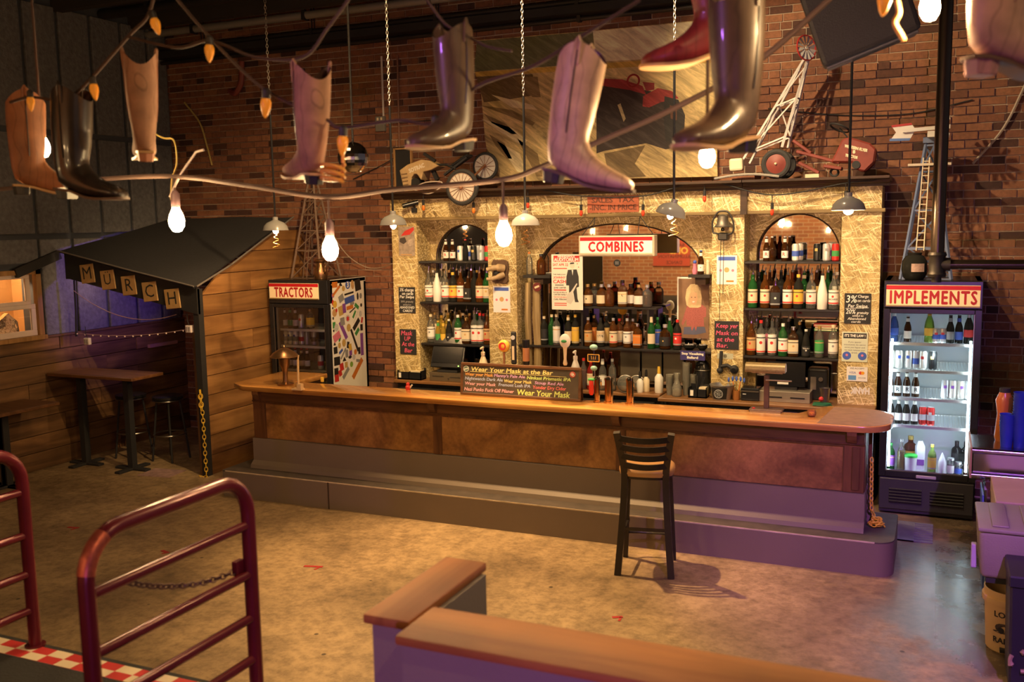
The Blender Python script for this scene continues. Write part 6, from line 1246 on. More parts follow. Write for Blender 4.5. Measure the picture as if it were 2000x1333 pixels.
p = atz(1497+14, 795, CT); tag(MB().cyl((p.x-0.12, Yb_-0.045, CT+0.022), (p.x-0.12, Yb_-0.045, CT+0.03), 0.012, 10).build('lamp_switch', paper('red'), r), None)
p = atz(1585, 814, CT); r = empty('candle_glass', (p.x, p.y, CT), 'round amber candle glass on the bar right of the desk lamp', 'candle')
MB().lathe([(0.022, 0), (0.034, 0.012), (0.036, 0.035), (0.030, 0.05), (0.027, 0.048), (0.032, 0.03), (0.02, 0.008)], p, 18).build('cup', glassm('amber_candle_glass', (0.95, 0.6, 0.25), 0.05, 0.8, (0.8, 0.45, 0.15)), r); MB().lathe([(0.02, 0.009), (0.03, 0.026)], p, 14).build('wax', mat('wax', (0.8, 0.6, 0.3), 0.5), r)
# ---- things fixed to the third pillar: bell, phone-like winch, banknote
q = at(1414, 425, FY-0.05); p = Vector((q.x, FY-0.10, q.z-0.09)); r = empty('bell', p, 'dark iron bell in a yoke with two cords on the third pillar', 'bell')
M_iron = mat('dark_iron', (0.055, 0.05, 0.046), 0.5, 0.7, var=0.3, scale=25)
MB().lathe([(0.075, 0), (0.078, 0.006), (0.058, 0.03), (0.05, 0.07), (0.046, 0.10), (0.03, 0.115), (0.012, 0.12)], p, 24).build('bell_body', mat('bell_grey', (0.16, 0.14, 0.115), 0.45, 0.7), r)
MB().tube(smooth_path([p+Vector((-0.09, 0, -0.05)), p+Vector((-0.095, 0, 0.05)), p+Vector((-0.05, 0, 0.135)), p+Vector((0.0, 0, 0.15)), p+Vector((0.05, 0, 0.135)), p+Vector((0.095, 0, 0.05)), p+Vector((0.09, 0, -0.05)), p+Vector((0.0, 0.01, -0.065)), p+Vector((-0.09, 0, -0.05))]), 0.009, 8).build('yoke', M_iron, r)
MB().ball(p+Vector((0, 0, -0.02)), 0.018).build('clapper', M_iron, r); MB().box(p.x-0.045, p.x+0.045, p.y-0.01, FY-0.021+0.02, p.z-0.12, p.z-0.05).build('bracket', M_iron, r, smooth=0, bevel=0.01)
MB().tube([p+Vector((-0.015, -0.005, -0.1)), p+Vector((-0.02, -0.005, -0.5)), p+Vector((-0.022, -0.005, -0.86))], 0.003, 6).build('cord', M_black, r); MB().tube([p+Vector((0.012, -0.005, -0.1)), p+Vector((0.01, -0.005, -0.36)), p+Vector((0.008, -0.005, -0.62))], 0.003, 6).build('cord', M_black, r)
q = at(1407, 690, FY); r = empty('jointed_device', (q.x, FY-0.03, q.z), 'black jointed device hanging on the third pillar below the chalk sign', 'device')
t_, b2_ = at(1409, 686, FY-0.03), at(1406, 724, FY-0.03); e_ = at(1434, 722, FY-0.03)
MB().bar(t_, b2_, 0.028, 0.028).build('upright', M_black, r, smooth=0, bevel=0.004); MB().ball(b2_, 0.03).build('knuckle', M_black, r); MB().tube([b2_+Vector((0.01, 0, 0.04)), (b2_+e_)/2+Vector((0, 0, 0.045)), e_], 0.018, 8).build('arm', M_black, r); MB().ball(e_, 0.042, 14, 10).build('head', M_black, r); MB().cyl(e_+Vector((0, -0.04, 0)), e_+Vector((0, -0.05, 0)), 0.02, 14).build('lens', M_screen, r)
o, c, w, h = board('banknote', 1401, 690, 1432, 702, PY, mat('banknote_green', (0.48, 0.48, 0.36), 0.7, var=0.3, scale=80), 'dollar bill pinned flat behind the black device', 'banknote', 0.001)
MB().cyl((c.x+0.0, PY-0.001, c.z), (c.x+0.0, PY-0.0016, c.z), h*0.33, 14).build('portrait_oval', mat('note_dark', (0.18, 0.17, 0.12), 0.7), o, smooth=0)
# hide plaque with horn on the second pillar
q = at(978, 530, FY); p = Vector((q.x, FY-0.012, q.z)); r = empty('trophy_plaque', (p.x, FY-0.02, p.z), 'brown shaggy plaque with a pale gaping snout on the second pillar', 'trophy')
pl = [(-.10, -.10), (-.06, -.125), (.0, -.12), (.07, -.13), (.10, -.10), (.095, -.03), (.11, .03), (.10, .10), (.05, .12), (-.02, .115), (-.08, .12), (-.105, .08), (-.095, .0)]
MB().wall([(p.x+u*0.9, p.z+v) for u, v in pl], FY-0.028, FY-0.001).build('plaque', mat('dark_hide', (0.11, 0.062, 0.035), 0.9, var=0.5, scale=30, bump=0.6, bscale=50), r, smooth=0, bevel=0.004)
M_horn = mat('pale_horn', (0.42, 0.29, 0.15), 0.5, var=0.4, scale=25)
MB().tube(smooth_path([p+Vector((0.05, -0.02, 0.03)), p+Vector((0.0, -0.07, 0.04)), p+Vector((-0.05, -0.10, 0.035)), p+Vector((-0.10, -0.12, 0.02))]), [0.04]*7+[0.03]*6+[0.022]*6, 12).build('upper_jaw', M_horn, r)
MB().tube(smooth_path([p+Vector((0.05, -0.02, -0.03)), p+Vector((0.0, -0.06, -0.055)), p+Vector((-0.06, -0.09, -0.075)), p+Vector((-0.11, -0.10, -0.075))]), [0.032]*7+[0.024]*6+[0.016]*6, 12).build('lower_jaw', M_horn, r)
MB().ball(p+Vector((-0.02, -0.05, -0.015)), 0.035, 12, 8).build('mouth', M_black, r)
# security camera under the cornice at the left
q = at(797, 401, FY-0.09); r = empty('security_camera', q, 'small black security camera under the left end of the cornice', 'camera')
MB().cyl(q+Vector((0.09, 0.06, 0.03)), q+Vector((-0.05, -0.03, -0.01)), 0.026, 14).build('barrel', M_blackgloss, r); MB().bar(q+Vector((0.05, 0.03, 0.0)), q+Vector((0.04, 0.09, -0.05)), 0.02).build('bracket', M_black, r, smooth=0); MB().cyl(q+Vector((-0.05, -0.03, -0.01)), q+Vector((-0.052, -0.032, -0.011)), 0.018, 12).build('lens', M_screen, r); MB().box(q.x+0.01, q.x+0.07, q.y+0.05, FY-0.018, q.z-0.08, q.z-0.03).build('mount', M_black, r, smooth=0)
# ================================================================ STOOL
M_stool = mat('stool_dark_metal', (0.050, 0.042, 0.036), 0.38, 0.7, var=0.2)
st = empty('bar_stool', (-1.90, 6.76, 0), 'dark metal ladder-back bar stool with a tan padded seat', 'stool')
fl_, fr_ = Vector((-2.09, 6.545, 0)), Vector((-1.70, 6.615, 0))         # feet under the backrest
ax = (fr_-fl_).normalized(); ay = Vector((-ax.y, ax.x, 0)); O = (fl_+fr_)/2
def sp_(u, v, z): return O+ax*u+ay*v+Vector((0, 0, z))
for s in (-1, 1):
 pts = smooth_path([sp_(s*0.195, 0.0, 0), sp_(s*0.165, 0.05, 0.40), sp_(s*0.150, 0.075, 0.70), sp_(s*0.160, 0.055, 0.85), sp_(s*0.195, -0.02, 1.075)], 5)
 m_ = MB()
 for i in range(len(pts)-1): m_.bar(pts[i], pts[i+1]+(pts[i+1]-pts[i]).normalized()*0.004, 0.036, 0.048, up=ax)
 m_.build('back_leg', M_stool, st, smooth=0)
 MB().bar(sp_(s*0.185, 0.40, 0.0), sp_(s*0.155, 0.36, 0.72), 0.032, 0.036, up=ax).build('front_leg', M_stool, st, smooth=0)
 MB().bar(sp_(s*0.175, 0.03, 0.28), sp_(s*0.16, 0.41, 0.30), 0.016, 0.024).build('side_stretcher', M_stool, st, smooth=0)
for k, z in enumerate((1.035, 0.965, 0.895, 0.825)):
 hw = 0.183-k*0.008; y = -0.012+0.022*k
 pts = [sp_(hw*math.sin(a), y-0.035*math.cos(a)+0.035*math.cos(1.0), z-0.012*math.cos(a)) for a in [-1.2+0.24*i for i in range(11)]]
 pts = [sp_(hw*t, y-0.04*(1-t*t), z-0.010*(1-t*t)) for t in [-1+0.2*i for i in range(11)]]
 m_ = MB()
 for i in range(10): m_.bar(pts[i], pts[i+1]+(pts[i+1]-pts[i])*0.03, 0.014, 0.042)
 m_.build('ladder_slat', M_stool, st, smooth=0)
MB().bar(sp_(-0.17, 0.035, 0.345), sp_(0.17, 0.035, 0.345), 0.014, 0.022).build('back_stretcher', M_stool, st, smooth=0)
MB().tube([sp_(-0.16, 0.40, 0.20), sp_(-0.08, 0.44, 0.19), sp_(0.08, 0.44, 0.19), sp_(0.16, 0.40, 0.20)], 0.011, 8).build('foot_rail', M_stool, st)
seat = []
for i in range(24):
 a = 2*math.pi*i/24; ca, sa = math.cos(a), math.sin(a); q_ = (abs(ca)**3.2+abs(sa)**3.2)**(-1/3.2); seat.append((0.205*ca*q_, 0.235+0.2*sa*q_))
m_ = MB(); n_ = len(seat); vs = []
for z, k in ((0.735, 0.97), (0.755, 1.0), (0.775, 0.99), (0.795, 0.9), (0.803, 0.6)):
 for u, v in seat: vs.append(sp_(u*k, 0.235+(v-0.235)*k, z))
m_.add(vs, [(j*n_+i, j*n_+(i+1) % n_, (j+1)*n_+(i+1) % n_, (j+1)*n_+i) for j in range(4) for i in range(n_)]+[tuple(range(n_))[::-1], tuple(4*n_+i for i in range(n_))])
m_.build('seat_pad', mat('tan_vinyl', (0.42, 0.23, 0.095), 0.35, var=0.15), st, smooth=60)
m_ = MB(); vs = []
for z in (0.715, 0.735):
 for u, v in seat: vs.append(sp_(u*0.94, 0.235+(v-0.235)*0.94, z))
m_.add(vs, [(i, (i+1) % n_, n_+(i+1) % n_, n_+i) for i in range(n_)]+[tuple(range(n_))[::-1], tuple(n_+i for i in range(n_))]); m_.build('seat_frame', M_stool, st)
# ================================================================ GATES, HALF WALL
M_red = mat('oxblood_gate_paint', (0.11, 0.010, 0.016), 0.26, 0.25, var=0.25, scale=10)
M_redworn = mat('worn_gate_corner', (0.38, 0.09, 0.05), 0.4, 0.6, var=0.6, scale=60)
def gate(x, y0, y1, label, rails, worn=True):
 z0, zt, R_ = 0.952, 1.752, 0.13
 g = empty('pipe_gate', (x, (y0+y1)/2, z0), label, 'gate', 'red pipe gates on the platform'); r_ = 0.0245
 pts = [(x, y1, z0), (x, y1, zt-R_)]+[(x, y1-R_+R_*math.cos(a), zt-R_+R_*math.sin(a)) for a in [math.pi/2*i/6 for i in range(1, 7)]]+[(x, y0+R_-R_*math.sin(a), zt-R_+R_*math.cos(a)) for a in [math.pi/2*i/6 for i in range(0, 7)]]+[(x, y0, z0)]
 MB().tube(pts, r_, 14).build('frame', M_red, g)
 for z in rails: MB().cyl((x, y0, z), (x, y1, z), 0.0165, 12).build('rail', M_red, g)
 if worn: MB().tube([(x, y0+R_-R_*math.sin(a), zt-R_+R_*math.cos(a)) for a in [math.pi/2*i/10 for i in range(3, 10)]], r_+0.0008, 14, caps=False).build('worn_corner', M_redworn, g)
 for yy in (y0, y1): MB().cyl((x, yy, 0.950), (x, yy, 0.958), 0.04, 14).build('foot_plate', M_red, g)
 return g
rails = (1.583, 1.408, 1.251, 1.102)
g1 = gate(-2.14, 1.87, 2.56, 'near oxblood red pipe gate with a sagging chain', rails)
ch = MB().chain(sag((-2.165, 2.03, 1.565), (-2.165, 2.53, 1.43), 0.035, 14), 0.030, 0.019, 0.0032); ch.build('chain', mat('rusty_chain', (0.10, 0.05, 0.035), 0.5, 0.6), g1)
MB().cbox((-2.16, 2.52, 1.44), 0.02, 0.04, 0.05).build('chain_catch', M_red, g1, smooth=0)
g2 = gate(-3.25, 1.55, 2.575, 'far red pipe gate cut off by the edge of the picture', rails, False)
# half wall with wood caps
M_cap = wood('half_wall_cap', (0.26, 0.075, 0.020), (0.50, 0.19, 0.055), 'x', 0.62, 8, coat=0.0, var=0.35)
M_capy = wood('half_wall_cap_y', (0.24, 0.070, 0.020), (0.46, 0.17, 0.050), 'y', 0.62, 8, coat=0.0, var=0.35)
M_hw = mat('half_wall_paint', (0.22, 0.18, 0.17), 0.55, var=0.1, scale=4, bump=0.1, bscale=90)
hw = empty('half_wall', (-0.4, 2.15, 0.95), 'low painted half wall with orange-brown wooden caps in front', 'half wall')
for i, (a, b_) in enumerate(((-1.235, -0.62), (-0.615, 0.05), (0.055, 0.7), (0.705, 1.6))):
 MB().box(a, b_, 2.045, 2.055, 0.952, 1.525).build('panel', M_hw, hw, smooth=0)
MB().box(-1.24, 1.6, 2.055, 2.20, 0.952, 1.525).build('core', M_hw, hw, smooth=0)
MB().box(-1.375, -1.24, 2.14, 2.565, 0.952, 1.525).build('short_leg', M_hw, hw, smooth=0)
MB().box(-1.375, -1.242, 2.128, 2.14, 0.952, 1.525).build('corner_board', M_hw, hw, smooth=0)
MB().box(-1.245, 1.6, 2.025, 2.235, 1.525, 1.552).build('long_cap', M_cap, hw, smooth=30, bevel=0.008, seg=2)
MB().box(-1.395, -1.25, 2.11, 2.595, 1.525, 1.554).build('short_cap', M_capy, hw, smooth=30, bevel=0.008, seg=2)
# ================================================================ SHED
sX, sY = -6.955, 7.72
M_board = wood('shed_board', (0.20, 0.085, 0.024), (0.42, 0.21, 0.07), 'y', 0.55, 9, var=0.4)
sd = empty('merchandise_shed', (-7.9, 8.4, 0), 'plank shed with dark draped roof and MURCH letter tiles', 'shed')
A = Vector((sX+0.03, sY-0.05, 2.0)); B = Vector((-8.80, sY-0.05, 2.37)); Cc = Vector((sX+0.03, 9.32, 2.70)); D = Vector((-8.86, 9.5, 2.72))
def roof_z(y):
 t = (y-sY)/(9.32-sY); return 1.74+(2.66-1.74)*t
zs_ = [0.0, 0.21, 0.42, 0.635, 0.85, 1.055, 1.265, 1.475, 1.68, 1.90, 2.11, 2.33, 2.55]
for k in range(len(zs_)-1):
 z0, z1 = zs_[k]+0.004, zs_[k+1]-0.004
 ya = sY+0.055;
 if z1 > 1.97: ya = max(ya, sY+(z1-1.97)/(2.66-1.97)*(9.32-sY))
 yb_ = sY+0.055
 if z0 > 1.97: yb_ = max(yb_, sY+(z0-1.97)/(2.66-1.97)*(9.32-sY))
 if yb_ > 9.4: continue
 x0, x1 = sX-0.012, sX+random.uniform(0.008, 0.016)
 ends = [(yb_, ya, 9.56)] if k % 3 else [(yb_, ya, 8.55), (8.556, 8.556, 9.56)]
 for (lo, hi, e) in ends:
  hi = min(hi, e-0.01)
  vs = [(x, y, z) for x in (x0, x1) for (y, z) in ((lo, z0), (e, z0), (e, z1), (hi, z1))]
  MB().add(vs, [(0, 1, 2, 3), (4, 7, 6, 5), (0, 4, 5, 1), (1, 5, 6, 2), (2, 6, 7, 3), (3, 7, 4, 0)]).build('wall_board', M_board, sd, smooth=0)
MB().box(sX-0.05, sX+0.02, sY-0.02, sY+0.055, 0, 1.97).build('corner_post', M_black, sd, smooth=0)
MB().box(sX-0.10, sX-0.052, sY+0.005, sY+0.05, 0, 1.6).build('inner_post', wood('post_wood', (0.10, 0.05, 0.02), (0.2, 0.1, 0.04), 'z'), sd, smooth=0)
# brick pier inside the opening
pier = MB()
for k in range(20):
 for j in range(2):
  y = sY+0.35+j*0.215+(0.1 if k % 2 else 0); pier.box(sX-0.22, sX-0.10, y, y+0.20, 0.01+k*0.075, 0.01+k*0.075+0.064)
o = pier.build('brick_pier', M_brick, sd, smooth=0); o['kind'] = 'stuff'
MB().box(sX-0.20, sX-0.105, sY+0.35, sY+0.86, 0, 1.5).build('pier_mortar', M_mortar, sd, smooth=0)
# roof cloth: a drooping sheet between four corners
m_ = MB(); n_ = 12; vs = []
for i in range(n_+1):
 for j in range(n_+1):
  u, v = i/n_, j/n_
  p = (A*(1-u)+B*u)*(1-v)+(Cc*(1-u)+D*u)*v
  p = p+Vector((0, 0, -0.05*math.sin(math.pi*u)*math.sin(math.pi*v)+0.008*math.sin(9*u+4*v)))
  if j == 0: p = p+Vector((0, -0.02, -0.01))
  vs.append(p)
fs = [(i*(n_+1)+j, (i+1)*(n_+1)+j, (i+1)*(n_+1)+j+1, i*(n_+1)+j+1) for i in range(n_) for j in range(n_)]
nv = len(vs); m_.add(vs+[v-Vector((0, 0, 0.012)) for v in vs], fs+[tuple(nv+k for k in f[::-1]) for f in fs])
m_.build('roof_cloth', mat('dark_felt', (0.030, 0.029, 0.033), 0.9, var=0.3, scale=40, bump=0.3, bscale=120), sd, smooth=60)
MB().tube([A+Vector((0.03, -0.02, 0.0)), A*0.7+Cc*0.3+Vector((0.03, 0, -0.025)), A*0.35+Cc*0.65+Vector((0.03, 0, -0.01)), Cc+Vector((0.03, 0, 0))], 0.010, 8).build('roof_hem', mat('grey_hem', (0.16, 0.14, 0.13), 0.8), sd)
MB().tube([A+Vector((0, -0.03, 0.002)), (A+B)/2+Vector((0, -0.03, -0.004)), B+Vector((0, -0.03, 0.002))], 0.009, 8).build('roof_hem', mat('grey_hem', (0.16, 0.14, 0.13), 0.8), sd)
# raked header with letter tiles
yh = sY-0.03
MB().wall([(sX+0.02, 1.71), (sX+0.02, 1.985), (-8.76, 2.355), (-8.76, 2.06), (-8.70, 2.06)], yh, yh+0.04).build('header_board', M_black, sd, smooth=0)
MB().bar((XL+0.03, 7.15, 2.15), (XL+0.03, 7.72, 2.33), 0.05, 0.10).build('wall_beam', M_black, sd, smooth=0)
M_tile = mat('letter_tile_wood', (0.46, 0.28, 0.11), 0.5, var=0.2, scale=20)
for s, (cx_, cy_) in zip('MÜRCH', ((172, 536), (211, 551), (252, 563), (292, 569), (336, 585))):
 px = {'M': 171, 'Ü': 211, 'R': 252, 'C': 293, 'H': 337}[s]; py = {'M': 535, 'Ü': 547, 'R': 558, 'C': 570, 'H': 584}[s]
 c = at(px, py, yh-0.012); R = Matrix.Rotation(-0.10, 3, 'Y')
 t_ = MB().cbox(c, 0.195, 0.016, 0.205, R).build('letter_tile', M_tile, sd, smooth=0, bevel=0.004)
 lettering('letter', s, M_black, t_, (c.x, yh-0.0208, c.z), 0.19 if s != 'Ü' else 0.165, rot=(math.pi/2, -0.10, 0))
# purple lamp inside, string lights, sockets
light('shed_purple_lamp', 'SPOT', (-7.5, 8.2, 2.16), 26, (0.30, 0.12, 1.0), 0.05, (-8.9, 8.3, 1.85), 75, 0.6)
light('shed_warm_lamp', 'POINT', (-8.55, 8.05, 2.0), 2.2, (1.0, 0.62, 0.35), 0.04)
MB().cyl((-7.46, 8.2, 2.16), (-7.38, 8.2, 2.2), 0.03, 12).build('purple_lamp', emis('purple_glow', (0.35, 0.2, 1.0), 4.0), sd)
MB().tube([(-8.70, yh+0.06, 2.04), (-8.71, yh+0.06, 1.70), (-8.72, yh+0.05, 1.42)], 0.014, 6).build('light_cord_post', M_black, sd)
sl = MB().tube(sag((-8.69, yh+0.03, 1.93), (-7.25, yh+0.03, 1.70), 0.16, 12), 0.004, 6)
tag(sl.build('festoon_cord', mat('pinkish_cord', (0.42, 0.26, 0.26), 0.6)), 'upper sagging cord strung across the shed opening', 'cord')
sl = MB().tube(sag((-8.68, yh+0.03, 1.46), (-7.05, yh+0.03, 1.56), 0.05, 12), 0.004, 6)
sl = sl.build('festoon_cord', mat('pinkish_cord', (0.42, 0.26, 0.26), 0.6)); tag(sl, 'lower bulb cord strung across the shed opening', 'cord')
for k, q in enumerate(sag((-8.68, yh+0.03, 1.46), (-7.05, yh+0.03, 1.56), 0.05, 14)): MB().ball(q-Vector((0, 0.004, 0.008)), 0.009, 8, 6).build('pin_bulb', mat('pin_bulb', (0.8, 0.65, 0.6), 0.3), sl)
for i, (px, py, lb) in enumerate(((171, 667, 'white double socket box hanging by the left post of the shed'), (370, 643, 'white double socket box hanging by the right post of the shed'))):
 c = at(px, py, yh+0.02); r = empty('socket_box', c, lb, 'socket', 'socket boxes of the shed')
 MB().cbox(c, 0.075, 0.04, 0.075).build('box', mat('socket_white', (0.7, 0.62, 0.6), 0.4), r, smooth=0, bevel=0.004)
 for s in (-1, 1): MB().cbox(c+Vector((0.016*s, -0.022, 0.0)), 0.018, 0.004, 0.045).build('outlet', mat('socket_grey', (0.3, 0.27, 0.27), 0.5), r, smooth=0)
 MB().tube([c+Vector((0, 0, 0.037)), c+Vector((-0.02, 0, 0.08)), c+Vector((-0.03, 0.01, 0.16))], 0.004, 6).build('cord', M_black, r)
c = at(395, 770, sY-0.03); zc = at(396, 763, sY-0.03).z
yc = MB().chain(smooth_path([(sX+0.0, sY-0.035, zc), (sX+0.012, sY-0.035, 0.6), (sX+0.018, sY-0.04, 0.2), (sX+0.02, sY-0.05, 0.015), (sX-0.05, sY-0.07, 0.012)]), 0.055, 0.032, 0.0048); yc.chain([(sX-0.004, sY-0.045, zc), (sX+0.0, sY-0.045, zc-0.22)], 0.055, 0.032, 0.0048)
tag(yc.build('plastic_chain', mat('yellow_plastic', (0.75, 0.48, 0.04), 0.4)), 'yellow plastic chain hanging down the shed corner post', 'chain')
ds = MB().box(-7.7, -7.31, 7.49, 7.79, 0.0, 0.006).build('floor_sheet', mat('grimy_pink_paper', (0.36, 0.22, 0.20), 0.8, var=0.7, scale=14), None, smooth=0); ds.rotation_euler.z = 0.12; tag(ds, 'grimy pinkish sheet lying on the floor in the shed doorway', 'mat')
# coil of cable and pink strip on the plank wall
q = atx(330, 670, XL+0.03); o = MB().box(XL+0.02, XL+0.06, q.y-0.35, q.y+0.12, q.z-0.02, q.z+0.02).build('wall_ledge', mat('pinkish_ledge', (0.42, 0.2, 0.2), 0.5), None, smooth=0); tag(o, 'short pinkish ledge on the plank wall inside the shed', 'ledge')
# ---- tall tables and stools at the left
M_tt = wood('table_top_wood', (0.10, 0.04, 0.014), (0.20, 0.085, 0.03), 'x', 0.45)
def bar_table(x0, x1, y0, y1, z, label):
 r = empty('pub_table', ((x0+x1)/2, (y0+y1)/2, 0), label, 'table', 'pub tables by the plank wall')
 MB().box(x0, x1, y0, y1, z-0.035, z).build('top', M_tt, r, smooth=0, bevel=0.005)
 for s, x in ((0, x0+0.25), (1, x1-0.30)):
  MB().box(x-0.035, x+0.035, (y0+y1)/2-0.035, (y0+y1)/2+0.035, 0.02, z-0.035).build('pedestal', M_black, r, smooth=0)
  MB().box(x-0.22, x+0.22, (y0+y1)/2-0.04, (y0+y1)/2+0.04, 0, 0.025).box(x-0.04, x+0.04, (y0+y1)/2-0.22, (y0+y1)/2+0.22, 0, 0.0245).build('foot_cross', M_black, r, smooth=0, bevel=0.004)
 return r
bar_table(-8.86, -7.63, 7.43, 7.88, 1.05, 'tall dark wooden table standing at the shed opening')
bar_table(-8.86, -8.33, 6.2, 7.12, 0.82, 'lower black table beside the plank wall, left of the tall one')
def pub_stool(x, y, z, label):
 r = empty('pub_stool', (x, y, 0), label, 'stool', 'black stools under the tall table')
 MB().lathe([(0.15, z-0.05), (0.17, z-0.035), (0.17, z-0.01), (0.13, z)], (x, y, 0), 22).build('seat', M_blackgloss, r)
 MB().torus((x, y, z-0.055), 0.16, 0.008, 'z', 26, 6).build('rim', M_steel, r)
 for k in range(4):
  a = math.pi/4+k*math.pi/2; MB().cyl((x+0.20*math.cos(a), y+0.20*math.sin(a), 0), (x+0.12*math.cos(a), y+0.12*math.sin(a), z-0.05), 0.012, 8).build('leg', M_black, r)
 MB().torus((x, y, 0.3), 0.175, 0.008, 'z', 26, 6).build('foot_ring', M_steel, r)
for x, y, lb in ((-7.85, 8.15, 'black round stool tucked under the tall table by the shed post'), (-8.35, 8.1, 'black round stool under the tall table, nearer the plank wall')): pub_stool(x, y, 0.74, lb)
# ================================================================ THINGS AT THE RIGHT EDGE
# steel drainer with blue cups
M_st2 = mat('polished_steel', (0.55, 0.52, 0.55), 0.18, 1.0, var=0.1)
q0 = atz(1897, 925, 0.98)
ya_, xa_ = 7.2, atz(1897, 925, 0.9).x
tb_ = at(1899, 880, 7.35); bt_ = at(1899, 928, 7.35)
dr = empty('steel_drainer', (tb_.x+0.5, 7.5, 0), 'shiny steel drainer table at the right edge holding blue cups', 'table')
MB().box(tb_.x, tb_.x+1.2, 7.35, 7.9, tb_.z-0.02, tb_.z).build('top', M_st2, dr, smooth=0, bevel=0.004)
MB().cyl((tb_.x, 7.35, tb_.z), (tb_.x+1.2, 7.35, tb_.z), 0.022, 12).build('front_roll', M_st2, dr); MB().cyl((tb_.x, 7.35, bt_.z), (tb_.x+1.2, 7.35, bt_.z), 0.024, 12).build('lower_roll', M_st2, dr)
MB().box(tb_.x+0.01, tb_.x+1.2, 7.36, 7.37, bt_.z, tb_.z).build('apron', M_st2, dr, smooth=0); MB().box(tb_.x-0.012, tb_.x, 7.335, 7.9, bt_.z-0.02, tb_.z+0.02).build('end_board', mat('end_board_brown', (0.3, 0.17, 0.09), 0.5), dr, smooth=0)
for (x, y) in ((tb_.x+0.22, 7.42), (tb_.x+0.22, 7.85), (tb_.x+1.15, 7.42), (tb_.x+1.15, 7.85)): MB().cyl((x, y, 0), (x, y, bt_.z), 0.02, 10).build('leg', M_st2, dr)
M_bluecup = glassm('blue_cup', (0.12, 0.18, 0.85), 0.15, 0.55, (0.05, 0.09, 0.6))
for i, (px, n, lb) in enumerate(((1966, 5, 'shorter stack of translucent blue cups on the steel drainer'), (1991, 13, 'taller stack of translucent blue cups on the steel drainer'))):
 q = at(px, 850, 7.55); r = empty('cup_stack', (q.x, 7.55, tb_.z), lb, 'cups', 'stacks of blue cups')
 r0 = 0.048
 for k in range(n):
  zz = k*0.02; MB().lathe([(r0*0.78, zz), (r0, zz+0.15), (r0*1.06, zz+0.15), (r0*1.06, zz+0.156), (r0*0.95, zz+0.15), (r0*0.72, zz+0.004)], (q.x, 7.55, tb_.z), 16).build('cup', M_bluecup, r)
q = at(1962, 800, 7.7); r = empty('amber_vase', (q.x, 7.74, tb_.z), 'orange glass vase standing behind the blue cups', 'vase'); MB().lathe([(0.05, 0), (0.06, 0.03), (0.045, 0.2), (0.06, 0.30), (0.035, 0.36)], (q.x, 7.74, tb_.z), 18).build('body', mat('amber_vase_glass', (0.45, 0.13, 0.03), 0.25), r); MB().lathe([(0.036, 0.36), (0.036, 0.39)], (q.x, 7.74, tb_.z), 14).build('neck', M_black, r)
# grey lidded tote on black bin, bucket, brown box, folded boards
M_tote = mat('grey_tote', (0.22, 0.17, 0.165), 0.5, bump=0.2, bscale=120)
ya = 6.0
a_ = at(1908, 1030, ya); b_ = at(1908, 1118, ya)
r = empty('storage_tote', (a_.x+0.35, ya+0.3, b_.z), 'grey plastic tote with ribbed lid at the right edge', 'tote')
tx0_ = a_.x+0.01
MB().add([(tx0_+0.02, ya+0.02, b_.z-0.04), (tx0_+0.72, ya+0.02, b_.z-0.04), (tx0_+0.72, ya+0.5, b_.z-0.04), (tx0_+0.02, ya+0.5, b_.z-0.04), (tx0_, ya, a_.z-0.02), (tx0_+0.74, ya, a_.z-0.02), (tx0_+0.74, ya+0.55, a_.z-0.02), (tx0_, ya+0.55, a_.z-0.02)], [(3, 2, 1, 0), (4, 5, 6, 7), (0, 1, 5, 4), (1, 2, 6, 5), (2, 3, 7, 6), (3, 0, 4, 7)]).build('body', M_tote, r, smooth=30, bevel=0.03, seg=3)
MB().box(tx0_-0.004, tx0_+0.75, ya-0.01, ya+0.56, a_.z-0.025, a_.z).build('lid', M_tote, r, smooth=30, bevel=0.01, seg=2)
for k in range(4): MB().box(tx0_+0.07+k*0.17, tx0_+0.16+k*0.17, ya+0.03, ya+0.52, a_.z, a_.z+0.012).build('lid_rib', M_tote, r, smooth=30, bevel=0.006, seg=2)
MB().box(tx0_-0.03, tx0_, ya+0.1, ya+0.16, b_.z-0.01, b_.z+0.13).build('latch', mat('latch_purple', (0.4, 0.3, 0.5), 0.4), r, smooth=0, bevel=0.004)
TB = b_.z-0.04
bin_ = empty('black_bin', (0.75, 6.15, 0), 'black recycling bin with triangle of arrows at the right edge', 'bin')
bx_ = at(1966, 1280, 5.62).x
MB().add([(bx_+0.02, 5.66, 0), (bx_+0.6, 5.66, 0), (bx_+0.6, 6.02, 0), (bx_+0.02, 6.02, 0), (bx_, 5.62, 0.66), (bx_+0.62, 5.62, 0.66), (bx_+0.62, 5.98, 0.66), (bx_, 5.98, 0.66)], [(3, 2, 1, 0), (0, 1, 5, 4), (1, 2, 6, 5), (2, 3, 7, 6), (3, 0, 4, 7), (4, 5, 6, 7)]).build('body', mat('bin_black', (0.018, 0.016, 0.024), 0.45), bin_, smooth=0, bevel=0.012)
MB().box(bx_-0.006, bx_+0.626, 5.612, 5.99, 0.60, 0.665).build('rim', mat('bin_black', (0.018, 0.016, 0.024), 0.45), bin_, smooth=0, bevel=0.008)
q = at(1995, 1295, 5.63)
for k in range(3):
 a = k*2*math.pi/3+0.5
 MB().tube([(q.x+0.055*math.cos(a+t), 5.640, q.z+0.055*math.sin(a+t)) for t in [i*0.25 for i in range(6)]], [0.012]*4+[0.018, 0.002], 6).build('arrow', mat('arrow_brown', (0.32, 0.2, 0.13), 0.6), bin_)
